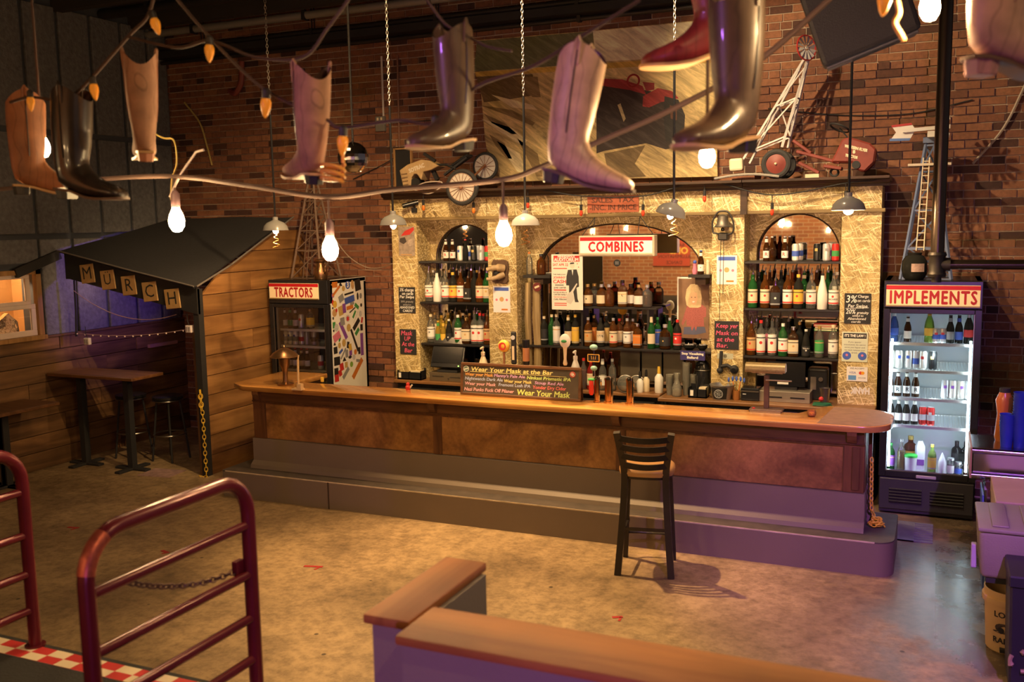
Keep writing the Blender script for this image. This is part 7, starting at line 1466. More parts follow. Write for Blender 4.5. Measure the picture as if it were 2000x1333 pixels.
# stand under the tote
std = empty('tote_stand', (tx0_+0.4, 6.35, 0), 'dark stand carrying the grey tote', 'stand')
for (x, y) in ((tx0_+0.46, 6.10), (tx0_+0.46, 6.45), (tx0_+0.72, 6.10), (tx0_+0.72, 6.45)): MB().box(x-0.02, x+0.02, y-0.02, y+0.02, 0, TB-0.03).build('leg', M_black, std, smooth=0)
MB().box(tx0_+0.05, tx0_+0.75, 6.04, 6.50, TB-0.03, TB).build('top', M_black, std, smooth=0)
# tan bucket with print
q = atz(1962, 1278, 0.0); p = Vector((q.x+0.03, q.y+0.1, 0)); r = empty('plastic_bucket', p, 'tan plastic bucket printed in black, half hidden by the black bin', 'bucket')
bzt = 0.38
M_bk = mat('bucket_tan', (0.58, 0.38, 0.18), 0.45, var=0.08)
MB().lathe([(0.122, 0), (0.13, 0.01), (0.145, 0.30), (0.158, 0.30), (0.160, 0.335), (0.149, 0.335), (0.151, 0.38), (0.144, 0.38), (0.12, 0.012)], p, 32).build('pail', M_bk, r)
def on_pail(s, z, size, ang, m_=M_black):
 t = lettering('print', s, m_, None, (0, 0, 0), size, bold=size*0.02)
 for v in t.data.vertices:
  rr_ = 0.1318+(z+v.co.y-0.01)*0.0517+0.0008; a = v.co.x/0.138+ang; v.co = (rr_*math.sin(a), -rr_*math.cos(a), z+v.co.y)
 t.rotation_euler = (0, 0, 0); t.parent = r
on_pail('LOW', 0.245, 0.05, -0.30); on_pail('RAMBL', 0.085, 0.05, -0.22)
for k, (u, z, ru, rz) in enumerate(((-0.32, 0.165, 0.05, 0.03), (-0.42, 0.15, 0.018, 0.02), (-0.12, 0.15, 0.02, 0.022), (-0.28, 0.14, 0.07, 0.008))):
 vs = []
 for i in range(12):
  a = 2*math.pi*i/12; uu = u+ru*math.cos(a)/0.138; z_ = z+rz*math.sin(a); rr_ = 0.1318+(z_-0.01)*0.0517+0.0007+0.0002*k; vs.append(p+Vector((rr_*math.sin(uu), -rr_*math.cos(uu), z_)))
 MB().add(vs, [tuple(range(12))]).build('wagon_print', M_black if k != 0 else mat('print_brownblack', (0.06, 0.04, 0.03), 0.6, var=0.8, scale=80), r, smooth=0)
MB().box(p.x-0.06, p.x+0.06, p.y-0.155, p.y-0.12, 0.025, 0.045).build('foot_slot', M_black, r, smooth=0)
# brown box and leaning trays
a_ = at(1948, 980, 6.6); b_ = at(1955, 1040, 6.6)
r = empty('cardboard_box', (a_.x+0.3, 6.9, 0), 'brown box with a flat lid stacked behind the grey tote', 'box')
MB().box(a_.x, a_.x+0.7, 6.72, 7.2, 0.0, b_.z+0.04).build('body', mat('dark_brown_box', (0.10, 0.06, 0.045), 0.7), r, smooth=0, bevel=0.006); MB().box(a_.x-0.01, a_.x+0.71, 6.60, 7.25, b_.z+0.04, a_.z).build('lid', mat('brown_board', (0.36, 0.24, 0.19), 0.7), r, smooth=0, bevel=0.006)
for i, (px0, py0, px1, py1, c, lb) in enumerate(((1923, 945, 1932, 1000, 'steel', 'thin steel tray leaning behind the brown box'), (1918, 955, 1924, 1010, 'blue', 'thin blue tray leaning behind the steel tray'))):
 a_ = at(px0, py0, 7.3); b_ = at(px1, py1, 7.3)
 tag(MB().bar((a_.x, 7.30-0.0, a_.z), (b_.x, 7.30, 0.004), 0.012, 0.36, up=(0, 1, 0)).build('tray', M_st2 if c == 'steel' else mat('tray_blue', (0.06, 0.1, 0.35), 0.4), None, smooth=0), lb, 'tray', 'leaning trays')
# yellow chain heap on the bar step
hp = atz(1712, 1030, 0.258); m_ = MB(); pts = []
for k in range(26): a = k*0.9; pts.append(hp+Vector((0.055*math.cos(a)*(1-k/40), 0.045*math.sin(a)*(1-k/40), 0.012+0.0022*k)))
m_.chain(pts, 0.045, 0.028, 0.0055); e = at(1702, 985, hp.y+0.05); m_.chain(smooth_path([pts[-1], hp+Vector((-0.03, 0.06, 0.08)), e, e+Vector((-0.01, 0.04, 0.35))]), 0.045, 0.028, 0.0055)
tag(m_.build('plastic_chain', mat('yellow_plastic', (0.75, 0.48, 0.04), 0.4)), 'yellow plastic chain heaped on the rounded end of the bar step', 'chain')
# floor drain mats in the gap
o = MB()
c = atz(1765, 1040, 0.004)
for k in range(9): o.box(c.x-0.20, c.x+0.22, c.y-0.22+k*0.06, c.y-0.19+k*0.06, 0.0, 0.010)
o.box(c.x-0.05, c.x+0.08, c.y-0.22, c.y+0.29, 0.0, 0.012)
tag(o.build('rubber_mat', mat('worn_grey_rubber', (0.16, 0.17, 0.18), 0.35, var=0.5, scale=8), None, smooth=0), 'worn slotted rubber mat on the floor between bar end and bright fridge', 'mat')
# end post of the bar hatch
MB().box(-0.440, -0.415, 7.68, 7.73, 0.256, 1.01).build('hatch_post', M_stile, bar, smooth=0)
MB().box(-0.442, -0.405, 7.675, 7.735, 0.256, 0.60).build('hatch_post_cover', M_kick, bar, smooth=0)
# ================================================================ PAINTING
YP = 9.55
def strokes(name, col, var=0.5):
 """dry brush strokes dragged at a slant"""
 if name in MATS: return MATS[name]
 m, nt, b = _new(name); L = nt.links; tc = N(nt, 'ShaderNodeNewGeometry')
 vr = N(nt, 'ShaderNodeVectorRotate', rotation_type='Y_AXIS', Angle=-0.6); L.new(tc.outputs['Position'], vr.inputs['Vector']); mp = N(nt, 'ShaderNodeMapping'); mp.inputs['Scale'].default_value = (2.2, 1, 14); L.new(vr.outputs[0], mp.inputs['Vector'])
 n1 = N(nt, 'ShaderNodeTexNoise', Scale=1.0, Detail=7.0, Roughness=0.75, Distortion=0.6); L.new(mp.outputs[0], n1.inputs['Vector'])
 rp = ramp(nt, [(0.30, [c*(1-var) for c in col]), (0.5, col), (0.68, [min(1, c*(1+var)+0.05*var) for c in col])]); L.new(n1.outputs['Fac'], rp.inputs[0])
 L.new(rp.outputs[0], b.inputs['Base Color']); b.inputs['Roughness'].default_value = 0.6
 bp = N(nt, 'ShaderNodeBump', Strength=0.4, Distance=0.01); L.new(n1.outputs['Fac'], bp.inputs['Height']); L.new(bp.outputs['Normal'], b.inputs['Normal'])
 MATS[name] = m; return m
pt = MB()
pol = [at(932, 79, YP), at(1160, 60, YP), at(1396, 37, YP), at(1402, 345, YP), at(1180, 350, YP), at(962, 356, YP), at(948, 270, YP)]
m_ = MB().wall([(p.x, p.z) for p in pol][::-1], YP-0.012, YP+0.02)
pn = m_.build('tractor_painting', strokes('paint_ochre', (0.52, 0.37, 0.15), 0.7), None, smooth=0); tag(pn, 'large unframed painting of a red tractor in a golden field', 'painting')
def dab(pts, col, nm, k=1, var=0.35):
 P_ = [at(x, y, YP-0.012-0.0006*k) for x, y in pts]
 vs = [(p.x, YP-0.012-0.0006*k, p.z) for p in P_]
 MB().add(vs, [tuple(range(len(vs)))]).build(nm, strokes('paint_'+nm, col), pn, smooth=0)
dab([(932, 80), (1158, 61), (1162, 118), (1100, 128), (925, 140)], (0.15, 0.15, 0.07), 'olive_band')
dab([(1158, 61), (1396, 38), (1398, 108), (1180, 120), (1162, 100)], (0.78, 0.66, 0.42), 'cream_sky')
dab([(928, 141), (1100, 129), (1398, 108), (1399, 122), (1180, 134), (930, 150)], (0.58, 0.36, 0.06), 'gold_line', 2)
dab([(1180, 134), (1399, 122), (1400, 230), (1360, 215), (1330, 180), (1280, 158), (1180, 150)], (0.66, 0.49, 0.20), 'pale_field', 2)
dab([(930, 150), (1040, 145), (1050, 185), (990, 195), (945, 200)], (0.14, 0.085, 0.03), 'brown_soil', 2)
for k, q in enumerate([[(935, 205), (1000, 215), (1045, 240), (1040, 246), (990, 225)], [(945, 222), (985, 240), (1010, 262), (1000, 262), (960, 240)], [(955, 262), (985, 280), (1000, 310), (990, 310), (968, 285)], [(950, 290), (966, 310), (975, 345), (966, 345)], [(1000, 150), (1050, 150), (1056, 190), (1040, 190)], [(1010, 270), (1050, 300), (1060, 345), (1048, 345)]]): dab(q, (0.22, 0.14, 0.05), 'furrow', 3)
for k, q in enumerate([[(940, 232), (1000, 250), (1030, 275), (1020, 285), (980, 260)], [(970, 275), (1015, 300), (1030, 340), (1010, 335)], [(960, 185), (1040, 205), (1050, 215), (1000, 210)]]): dab(q, (0.78, 0.62, 0.34), 'straw_streak', 3)
dab([(1165, 160), (1270, 178), (1320, 200), (1338, 225), (1335, 285), (1300, 292), (1262, 280), (1180, 295), (1165, 300)], (0.035, 0.018, 0.012), 'tractor_body', 3)
dab([(1165, 153), (1215, 155), (1255, 168), (1262, 185), (1230, 176), (1165, 166)], (0.32, 0.022, 0.02), 'red_hood', 4)
dab([(1256, 188), (1285, 172), (1312, 178), (1326, 192), (1290, 200), (1268, 210), (1255, 208)], (0.34, 0.025, 0.02), 'red_fender', 4)
dab([(1255, 160), (1278, 162), (1278, 175), (1262, 178)], (0.28, 0.02, 0.018), 'red_seat', 4)
dab([(1298, 188), (1325, 195), (1338, 225), (1332, 262), (1318, 280), (1300, 275), (1296, 230)], (0.018, 0.012, 0.010), 'rear_wheel', 5)
dab([(1308, 205), (1322, 212), (1322, 235), (1310, 232)], (0.13, 0.045, 0.02), 'wheel_hub', 6)
dab([(1206, 205), (1212, 202), (1222, 232), (1218, 238)], (0.55, 0.42, 0.2), 'radiator_light', 6)
dab([(1180, 300), (1260, 284), (1240, 320), (1262, 345), (1190, 349)], (0.16, 0.10, 0.035), 'ground_shadow', 4)
wr = MB().torus(at(1237, 158, YP-0.018), 0.06, 0.010, 'y', 20, 6); wr.build('red_steering_wheel', mat('paint_red_hood_x', (0.34, 0.025, 0.02), 0.7), pn)
# ================================================================ ON TOP OF THE BACK BAR
ZT = 2.941
def wheel(name, c, R, rim, tyre, parent, spokes=0, disc=None, w=0.06):
 wb_ = MB().torus(c, R*0.88, R*0.13, 'y', 32, 8).build('tyre', tyre, parent)
 if disc: MB().cyl(Vector(c)+Vector((0, w*0.25, 0)), Vector(c)-Vector((0, w*0.25, 0)), R*0.82, 28).build('disc', disc, wb_)
 MB().torus(Vector(c)-Vector((0, 0.01, 0)), R*0.76, R*0.035, 'y', 30, 6).build('rim', rim, wb_)
 m = MB()
 for k in range(spokes):
  a = 2*math.pi*k/spokes; m.cyl(Vector(c)-Vector((0, w*0.4, 0)), Vector(c)+Vector((R*0.76*math.cos(a), -0.018, R*0.76*math.sin(a))), 0.0025, 5)
 if spokes: m.build('spokes', rim, wb_)
 MB().cyl(Vector(c)-Vector((0, w*0.55, 0)), Vector(c)+Vector((0, w*0.5, 0)), R*0.10, 12).build('hub', rim, wb_)
 return wb_
M_rust = mat('rusty_rim', (0.34, 0.15, 0.07), 0.6, 0.4, var=0.4, scale=30); M_tyre = mat('old_tyre', (0.035, 0.032, 0.030), 0.85)
M_cream = mat('faded_cream_metal', (0.50, 0.34, 0.17), 0.55, var=0.3, scale=14); M_wdisc = mat('whitewashed_disc', (0.62, 0.55, 0.46), 0.6, var=0.2, scale=20)
YT = 9.02
wc = at(903, 366, 8.92);
tr = empty('pedal_tractor', (wc.x-0.25, 9.1, ZT), 'faded cream toy pedal tractor with white spoked wheel perched over the cornice', 'toy tractor')
wheel('w', (wc.x, 8.915, wc.z), 0.185, M_rust, M_tyre, tr, 18, M_wdisc)
w2 = at(940, 322, 9.42); wheel('w', (w2.x+0.05, 9.42, w2.z-0.02), 0.15, M_rust, M_tyre, tr, 12, M_wdisc)
MB().cyl((wc.x, 8.93, wc.z), (w2.x+0.05, 9.42, w2.z), 0.012, 8).build('axle', M_rust, tr)
hp_ = [(780, 333), (795, 322), (822, 312), (838, 314), (856, 324), (842, 332), (826, 336), (824, 345), (822, 352), (814, 340), (808, 340), (803, 348), (802, 362), (806, 372), (790, 376), (786, 360)]
P_ = [at(x, y, 9.06) for x, y in hp_]
MB().wall([(p.x, p.z) for p in P_][::-1], 9.06, 9.24).build('hood', M_cream, tr, smooth=0, bevel=0.006)
c = at(812, 358, 9.09); MB().cyl((c.x, 9.07, c.z), (c.x, 9.20, c.z), 0.055, 16).build('engine_opening', M_black, tr)
for k in range(5):
 a_ = at(782+k*1.6, 341+k*7, 9.055); b_ = at(795+k*0.8, 339+k*7, 9.055); MB().bar(a_, b_, 0.005, 0.010).build('grille_slat', mat('dark_cream', (0.25, 0.16, 0.08), 0.6), tr, smooth=0)
c = at(812, 329, 9.058); lettering('hood_lettering', 'SOTRAC', mat('worn_white', (0.72, 0.62, 0.48), 0.6), tr, (c.x+0.01, 9.0585, c.z), 0.06, rot=(math.pi/2, -0.30, 0), width=0.20, bold=0.003)
MB().bar(at(828, 300, 9.12), at(850, 315, 9.12), 0.03).build('exhaust', M_black, tr, smooth=0); MB().bar(at(845, 332, 9.14), at(855, 352, 9.14), 0.04).build('frame_post', M_black, tr, smooth=0)
MB().tube([at(852, 322, 9.1), at(872, 322, 9.1), at(890, 330, 9.1)], 0.012, 8).build('steering_rod', M_black, tr); MB().bar(at(868, 342, 9.1), at(912, 308, 9.15), 0.05, 0.02).build('seat_rail', M_black, tr, smooth=0); MB().bar(at(885, 326, 9.2), at(918, 303, 9.2), 0.14, 0.03).build('seat', M_black, tr, smooth=0, bevel=0.01)
MB().tube(smooth_path([at(806, 369, 8.99), at(830, 357, 8.96), at(862, 356, 8.95), at(858, 368, 8.95), at(840, 378, 8.95), at(822, 376, 8.97), at(806, 369, 8.99)]), 0.007, 8).build('pedal_loop', mat('pale_wire', (0.6, 0.5, 0.42), 0.5), tr)
MB().bar(at(815, 372, 9.0), at(860, 358, 9.0), 0.04, 0.02).build('pedal_bar', mat('dull_red_bar', (0.25, 0.07, 0.045), 0.6), tr, smooth=0); MB().bar(at(790, 377, 9.12), at(900, 366, 9.02), 0.05, 0.03).build('chassis', M_rust, tr, smooth=0)
# dark framed board leaning on the bricks
a_, b_ = at(772, 292, 9.52), at(806, 376, 9.52)
r = empty('framed_board', ((a_.x+b_.x)/2, 9.5, ZT), 'black board in a thin wooden frame behind the cream pedal tractor', 'board')
MB().box(a_.x, b_.x, 9.51, 9.53, ZT, a_.z).build('board', M_black, r, smooth=0)
for bx_ in ((a_.x-0.012, a_.x+0.006, ZT, a_.z+0.01), (b_.x-0.006, b_.x+0.012, ZT, a_.z+0.01), (a_.x, b_.x, a_.z-0.006, a_.z+0.01)): MB().box(bx_[0], bx_[1], 9.495, 9.53, bx_[2], bx_[3]).build('frame_strip', mat('thin_pine', (0.4, 0.22, 0.09), 0.5), r, smooth=0)
# red pedal tractor
M_rt = mat('faded_red_metal', (0.20, 0.036, 0.025), 0.55, var=0.3, scale=14)
wc = at(1516, 312, 9.03); rt = empty('pedal_tractor', (wc.x+0.45, 9.15, ZT), 'faded red toy pedal tractor lying along the right end of the cornice', 'toy tractor')
zc_ = ZT+0.135
MB().torus((wc.x, 9.03, zc_), 0.108, 0.026, 'y', 32, 8).build('rear_tyre', M_tyre, rt); MB().lathe([(0.10, 0), (0.095, 0.02), (0.06, 0.028), (0.03, 0.04)], (0, 0, 0), 24, Matrix.Translation((wc.x, 9.04, zc_)) @ Matrix.Rotation(math.pi/2, 4, 'X')).build('rear_wheel_disc', M_rt, rt); MB().ball((wc.x, 8.995, zc_), 0.012).build('hub_cap', paper('cream'), rt)
MB().torus((wc.x, 9.36, zc_), 0.108, 0.026, 'y', 28, 8).build('rear_tyre', M_tyre, rt); MB().cyl((wc.x, 9.03, zc_), (wc.x, 9.36, zc_), 0.014, 8).build('axle', M_rust, rt)
hp_ = [(1645, 272), (1660, 268), (1700, 280), (1712, 292), (1708, 318), (1690, 336), (1676, 334), (1664, 318), (1622, 318), (1632, 300)]
P_ = [at(x, y, 9.08) for x, y in hp_]; MB().wall([(p.x, p.z) for p in P_][::-1], 9.06, 9.26).build('hood', M_rt, rt, smooth=0, bevel=0.015)
c = at(1672, 290, 9.055); lettering('hood_lettering', 'WESTERN FLYER', paper('cream'), rt, (c.x, 9.055, c.z), 0.034, rot=(math.pi/2, 0.26, 0), width=0.20, bold=0.002); c = at(1663, 306, 9.055); lettering('hood_lettering', 'TRACTOR', paper('cream'), rt, (c.x, 9.055, c.z), 0.032, rot=(math.pi/2, 0.26, 0), width=0.11, bold=0.002); c = at(1668, 297, 9.055); lettering('hood_lettering', '8', paper('cream'), rt, (c.x, 9.055, c.z), 0.04, bold=0.002)
for a_, b_, w_, nm in ((at(1550, 275, 9.14), at(1585, 300, 9.14), 0.10, 'seat_back'), (at(1556, 296, 9.1), at(1640, 318, 9.1), 0.05, 'frame_rail'), (at(1560, 318, 9.08), at(1600, 338, 9.08), 0.05, 'lower_rail'), (at(1610, 325, 9.1), at(1645, 330, 9.1), 0.14, 'front_axle_box')): MB().bar(a_, b_, w_, 0.028).build(nm, M_rt, rt, smooth=0, bevel=0.005)
MB().box(at(1573, 338, 9.06).x, at(1600, 338, 9.06).x, 9.04, 9.07, ZT, ZT+0.035).build('pale_block', paper('cream'), rt, smooth=0)
c = at(1672, 322, 9.06); MB().cyl((c.x, 9.05, c.z), (c.x, 9.075, c.z), 0.035, 14).build('exhaust_hole', M_black, rt)
sw = at(1640, 250, 9.16); MB().torus(sw, 0.085, 0.009, (0.35, 0.25, 0.9), 24, 6).build('steering_wheel', M_black, rt); MB().cyl(sw, at(1658, 272, 9.16), 0.007, 6).build('steering_column', M_black, rt)
fw = Vector((at(1630, 330, 9.1).x, 9.1, ZT+0.045)); MB().torus(fw, 0.033, 0.012, 'y', 18, 6).build('front_tyre', M_tyre, rt)
# white toy windmill derrick leaning there, with wheel and ballast block
M_wht = mat('white_lattice', (0.66, 0.62, 0.58), 0.5, var=0.1)
ap = at(1576, 112, 9.18); b0_ = at(1445, 322, 9.10); b1_ = at(1527, 288, 9.05)
b2_ = b0_+Vector((0.05, 0.22, 0.02)); b3_ = b1_+Vector((0.02, 0.24, 0.01))
wm = empty('toy_windmill', (b0_.x, 9.15, ZT), 'white lattice toy windmill leaning over the red pedal tractor', 'toy windmill')
legs = [b0_, b1_, b3_, b2_]
tops = [ap+Vector((-0.015, -0.015, 0)), ap+Vector((0.015, -0.015, 0)), ap+Vector((0.015, 0.015, 0)), ap+Vector((-0.015, 0.015, 0))]
for l, t in zip(legs, tops): MB().bar(l, t, 0.018).build('leg', M_wht, wm, smooth=0)
for t in (0.12, 0.55):
 for i in range(4): MB().bar(legs[i].lerp(tops[i], t), legs[(i+1) % 4].lerp(tops[(i+1) % 4], t), 0.013).build('girt', M_wht, wm, smooth=0)
for i in range(4):
 MB().bar(legs[i].lerp(tops[i], 0.12), legs[(i+1) % 4].lerp(tops[(i+1) % 4], 0.55), 0.012).build('brace', M_wht, wm, smooth=0)
 MB().bar(legs[i].lerp(tops[i], 0.55), legs[(i+1) % 4].lerp(tops[(i+1) % 4], 0.02 if i % 2 else 0.9), 0.010).build('brace', M_wht, wm, smooth=0)
hub = ap+Vector((0.0, -0.05, 0.075)); ax_ = Vector((0.75, -0.6, 0.1)).normalized()
MB().torus(hub, 0.11, 0.007, ax_, 26, 6).build('red_rim', mat('windmill_red', (0.42, 0.03, 0.03), 0.5), wm)
u_ = ax_.orthogonal().normalized(); v_ = ax_.cross(u_)
for k in range(12):
 a = 2*math.pi*k/12; d = u_*math.cos(a)+v_*math.sin(a); e = (-u_*math.sin(a)+v_*math.cos(a)+ax_*0.4).normalized()
 MB().add([hub+d*0.025-e*0.006, hub+d*0.025+e*0.006, hub+d*0.105+e*0.022, hub+d*0.105-e*0.022], [(0, 1, 2, 3)]).add([hub+d*0.025-e*0.006+ax_*0.002, hub+d*0.025+e*0.006+ax_*0.002, hub+d*0.105+e*0.022+ax_*0.002, hub+d*0.105-e*0.022+ax_*0.002], [(3, 2, 1, 0)]).build('sail', M_wht, wm, smooth=0)
MB().cyl(hub-ax_*0.04, hub+ax_*0.01, 0.014, 10).build('hub', M_wht, wm)
c = at(1438, 322, 9.03); tag(MB().cbox((c.x, 9.05, c.z), 0.125, 0.1, 0.115, Matrix.Rotation(-0.05, 3, 'Y')).build('pale_block', paper('cream'), None, smooth=0, bevel=0.02, seg=2), 'rounded cream block at the foot of the white windmill', 'block')
tag(MB().box(at(1432, 335, 9.1).x, at(1476, 335, 9.1).x, 9.05, 9.4, ZT, ZT+0.06).build('brick_block', M_brick, None, smooth=0), 'red brick slab under the cream block', 'brick')
hs = [at(1395+i*9, 346-6*math.sin(i/8*math.pi), 8.99) for i in range(15)]
tag(MB().tube([Vector((p.x, 9.0, ZT+0.02+0.03*math.sin(i/14*math.pi))) for i, p in enumerate(hs)], 0.012, 8).build('ribbed_hose', mat('grey_hose', (0.32, 0.29, 0.25), 0.6, bump=0.8, bscale=120)), 'grey ribbed hose lying along the cornice before the red tractor', 'hose')
# ================================================================ WINDMILLS AND JARS ON THE FRIDGES
def tower(name, base, z0, top, half, M_, label, tiers, parent_cat='toy windmill'):
 o = empty(name, (base.x, base.y, z0), label, parent_cat)
 L_ = [Vector((base.x+sx*half, base.y+sy*half, z0)) for sx, sy in ((-1, -1), (1, -1), (1, 1), (-1, 1))]; T_ = [Vector((top.x+sx*0.03, top.y+sy*0.03, top.z)) for sx, sy in ((-1, -1), (1, -1), (1, 1), (-1, 1))]
 for l, t in zip(L_, T_): MB().bar(l, t, 0.022).build('leg', M_, o, smooth=0)
 for k in range(len(tiers)):
  for i in range(4):
   MB().bar(L_[i].lerp(T_[i], tiers[k]), L_[(i+1) % 4].lerp(T_[(i+1) % 4], tiers[k]), 0.015).build('girt', M_, o, smooth=0)
   if k+1 < len(tiers): MB().bar(L_[i].lerp(T_[i], tiers[k]), L_[(i+1) % 4].lerp(T_[(i+1) % 4], tiers[k+1]), 0.012).build('brace', M_, o, smooth=0)
 return o, L_, T_
M_blue = mat('windmill_blue', (0.13, 0.17, 0.30), 0.5, var=0.2)
bp_ = at(1808, 548, 9.12); tp_ = at(1817, 275, 9.12)
bw, L_, T_ = tower('toy_windmill', Vector((bp_.x, 9.2, 0)), 2.046, Vector((tp_.x, 9.2, tp_.z)), 0.20, M_blue, 'blue toy windmill tower with ladder and arrow vane on the bright fridge', (0.0, 0.22, 0.5, 0.78, 0.97))
pz = at(1800, 322, 9.1).z; MB().box(tp_.x-0.17, tp_.x+0.17, 9.06, 9.34, pz-0.01, pz+0.01).build('platform', mat('pale_wood_strip', (0.6, 0.5, 0.38), 0.5), bw, smooth=0)
lad = mat('ladder_pale', (0.62, 0.52, 0.38), 0.5)
l0, l1 = at(1797, 490, 9.02), at(1810, 308, 9.08)
for dx in (-0.03, 0.03): MB().bar(l0+Vector((dx, 0, 0)), l1+Vector((dx*0.8, 0, 0)), 0.009).build('ladder_rail', lad, bw, smooth=0)
for k in range(13): p = l0.lerp(l1, (k+0.5)/13); MB().bar(p+Vector((-0.03, 0, 0)), p+Vector((0.03, 0, 0)), 0.008).build('ladder_rung', lad, bw, smooth=0)
v0 = at(1740, 245, 9.08); v1 = at(1835, 272, 9.08)
def vane(pts, col, nm, y): P_ = [at(x, yy, y) for x, yy in pts]; MB().wall([(p.x, p.z) for p in P_][::-1], y, y+0.012).build(nm, col, bw, smooth=0)
vane([(1741, 246), (1780, 241), (1788, 253), (1776, 275), (1738, 275), (1750, 259)], M_wht, 'tail_vane', 9.08); vane([(1741, 245), (1780, 240), (1782, 244), (1742, 249)], mat('windmill_red', (0.42, 0.03, 0.03), 0.5), 'red_stripe', 9.076); vane([(1738, 271), (1778, 270), (1776, 275), (1737, 276)], mat('vane_blue', (0.08, 0.16, 0.4), 0.5), 'blue_stripe', 9.076)
MB().bar(at(1763, 256, 9.07), at(1836, 249, 9.07), 0.03, 0.03).build('vane_arm', M_wht, bw, smooth=0); MB().cbox(at(1824, 262, 9.1), 0.10, 0.08, 0.05).build('gear_box', M_wht, bw, smooth=0); MB().cbox(at(1818, 274, 9.2), 0.12, 0.12, 0.05).build('cap_block', M_blue, bw, smooth=0)
hb = at(1846, 250, 9.1)
for k in range(12):
 a = 2*math.pi*k/12; d = Vector((0.25*math.cos(a), -0.97*math.cos(a), math.sin(a))); MB().bar(hb+d*0.02, hb+d*0.15, 0.035, 0.004, up=(1, 0.3, 0)).build('sail', M_wht, bw, smooth=0)
MB().cyl(hb-Vector((0.05, 0, 0)), hb+Vector((0.02, 0, 0)), 0.015, 10).build('hub', M_wht, bw)
q = at(1786, 520, 8.98); p = Vector((q.x, 8.98, 2.046)); r = empty('glass_jug', p, 'round dark glass jug with pale label on the bright fridge', 'jug')
MB().lathe([(0.07, 0), (0.09, 0.02), (0.105, 0.09), (0.10, 0.16), (0.075, 0.20), (0.055, 0.21), (0.06, 0.23)], p, 24).build('jar', GLASS['dark'], r); m_ = MB(); vs = []
for i in range(7):
 a = math.radians(-90-12+i*10)
 for z in (0.07, 0.14): vs.append(p+Vector((0.107*math.cos(a), 0.107*math.sin(a), z)))
m_.add(vs, [(2*i, 2*i+2, 2*i+3, 2*i+1) for i in range(6)]); m_.build('label', mat('jug_label', (0.4, 0.27, 0.22), 0.6, var=0.5, scale=60), r)
M_bwm = mat('weathered_brown_stick', (0.16, 0.10, 0.07), 0.7, var=0.3)
bq = at(612, 548, 9.2); tq = at(604, 350, 9.2)
bt, L_, T_ = tower('toy_windmill', Vector((bq.x, 9.26, 0)), 2.0, Vector((tq.x, 9.26, tq.z)), 0.20, M_bwm, 'brown stick windmill tower standing on the dim fridge', (0.0, 0.28, 0.48, 0.64, 0.78, 0.9))
for k in range(16): z = 2.0+0.06*k; MB().bar((bq.x-0.025, 9.05+0.012*k, z), (bq.x+0.025, 9.05+0.012*k, z), 0.006).build('ladder_rung', M_bwm, bt, smooth=0)
MB().bar((bq.x-0.025, 9.04, 2.0), (bq.x-0.025, 9.24, 3.0), 0.008).build('ladder_rail', M_bwm, bt, smooth=0); MB().bar((bq.x+0.025, 9.04, 2.0), (bq.x+0.025, 9.24, 3.0), 0.008).build('ladder_rail', M_bwm, bt, smooth=0)
q = at(627, 540, 8.95); p = Vector((q.x, 8.95, 2.001)); r = empty('milk_can', p, 'dented bronze milk can with lid on the dim fridge', 'can')
MB().lathe([(0.065, 0), (0.07, 0.01), (0.068, 0.11), (0.045, 0.16), (0.042, 0.18), (0.055, 0.20)], p, 22).build('body', M_bronze, r); MB().lathe([(0.058, 0.20), (0.06, 0.215), (0.03, 0.225)], p, 20).build('lid', M_bronze, r); MB().tube([p+Vector((0.045, -0.03, 0.17)), p+Vector((0.085, -0.04, 0.15)), p+Vector((0.085, -0.04, 0.09)), p+Vector((0.065, -0.03, 0.07))], 0.008, 8).build('handle', M_bronze, r)
# ================================================================ WALL FITTINGS
for i, (px, y0, y1, lb, m_) in enumerate(((748, 110, 228, 'thin white conduit dropping to a junction box on the bricks', mat('conduit_white', (0.62, 0.58, 0.52), 0.5)), (779, 108, 288, 'brown conduit running down the bricks beside the white one', mat('conduit_brown', (0.20, 0.09, 0.05), 0.5)))):
 a_, b_ = at(px-3, y0, 9.575), at(px+1, y1, 9.575); tag(MB().cyl((a_.x, 9.575, a_.z), (b_.x, 9.575, b_.z), 0.012, 8).build('wall_conduit', m_), lb, 'conduit', 'conduits on the brick wall')
a_, b_ = at(733, 228, 9.56), at(752, 256, 9.56); r = empty('junction_box', ((a_.x+b_.x)/2, 9.58, b_.z), 'grey double socket junction box on the bricks', 'socket'); MB().box(a_.x, b_.x, 9.55, 9.595, b_.z, a_.z).build('box', mat('box_grey', (0.16, 0.15, 0.13), 0.6), r, smooth=0, bevel=0.004)
for s in (0.3, 0.7): MB().cbox((a_.x+(b_.x-a_.x)*s, 9.548, a_.z-0.03), 0.022, 0.006, 0.03).build('outlet', paper('cream'), r, smooth=0)
tag(MB().tube(smooth_path([at(472, 120, 9.55), at(471, 160, 9.55), at(460, 182, 9.55), at(449, 178, 9.58)]), 0.035, 10).build('red_pipe_elbow', mat('red_pipe', (0.22, 0.05, 0.035), 0.5)), 'red pipe elbow against the bricks under the ceiling', 'pipe')
for i, pts in enumerate(([(640, 245), (760, 240), (900, 232)], [(1500, 212), (1640, 225), (1780, 222), (1900, 195)], [(690, 350), (760, 315), (840, 262)], [(1900, 320), (1960, 250), (2005, 160)])):
 P_ = [at(x, y, 9.57) for x, y in pts]; tag(MB().tube(smooth_path(P_), 0.006 if i < 3 else 0.012, 6).build('wall_wire', M_black if i < 3 else mat('pale_cable', (0.4, 0.32, 0.24), 0.6)), ['black wire stapled level across the bricks beside the socket', 'thin black wire sagging across the bricks behind the red tractor', 'black wires slanting up the bricks over the framed board', 'pale cable climbing the bricks at the right edge'][i], 'wire', 'wires on the brick wall')
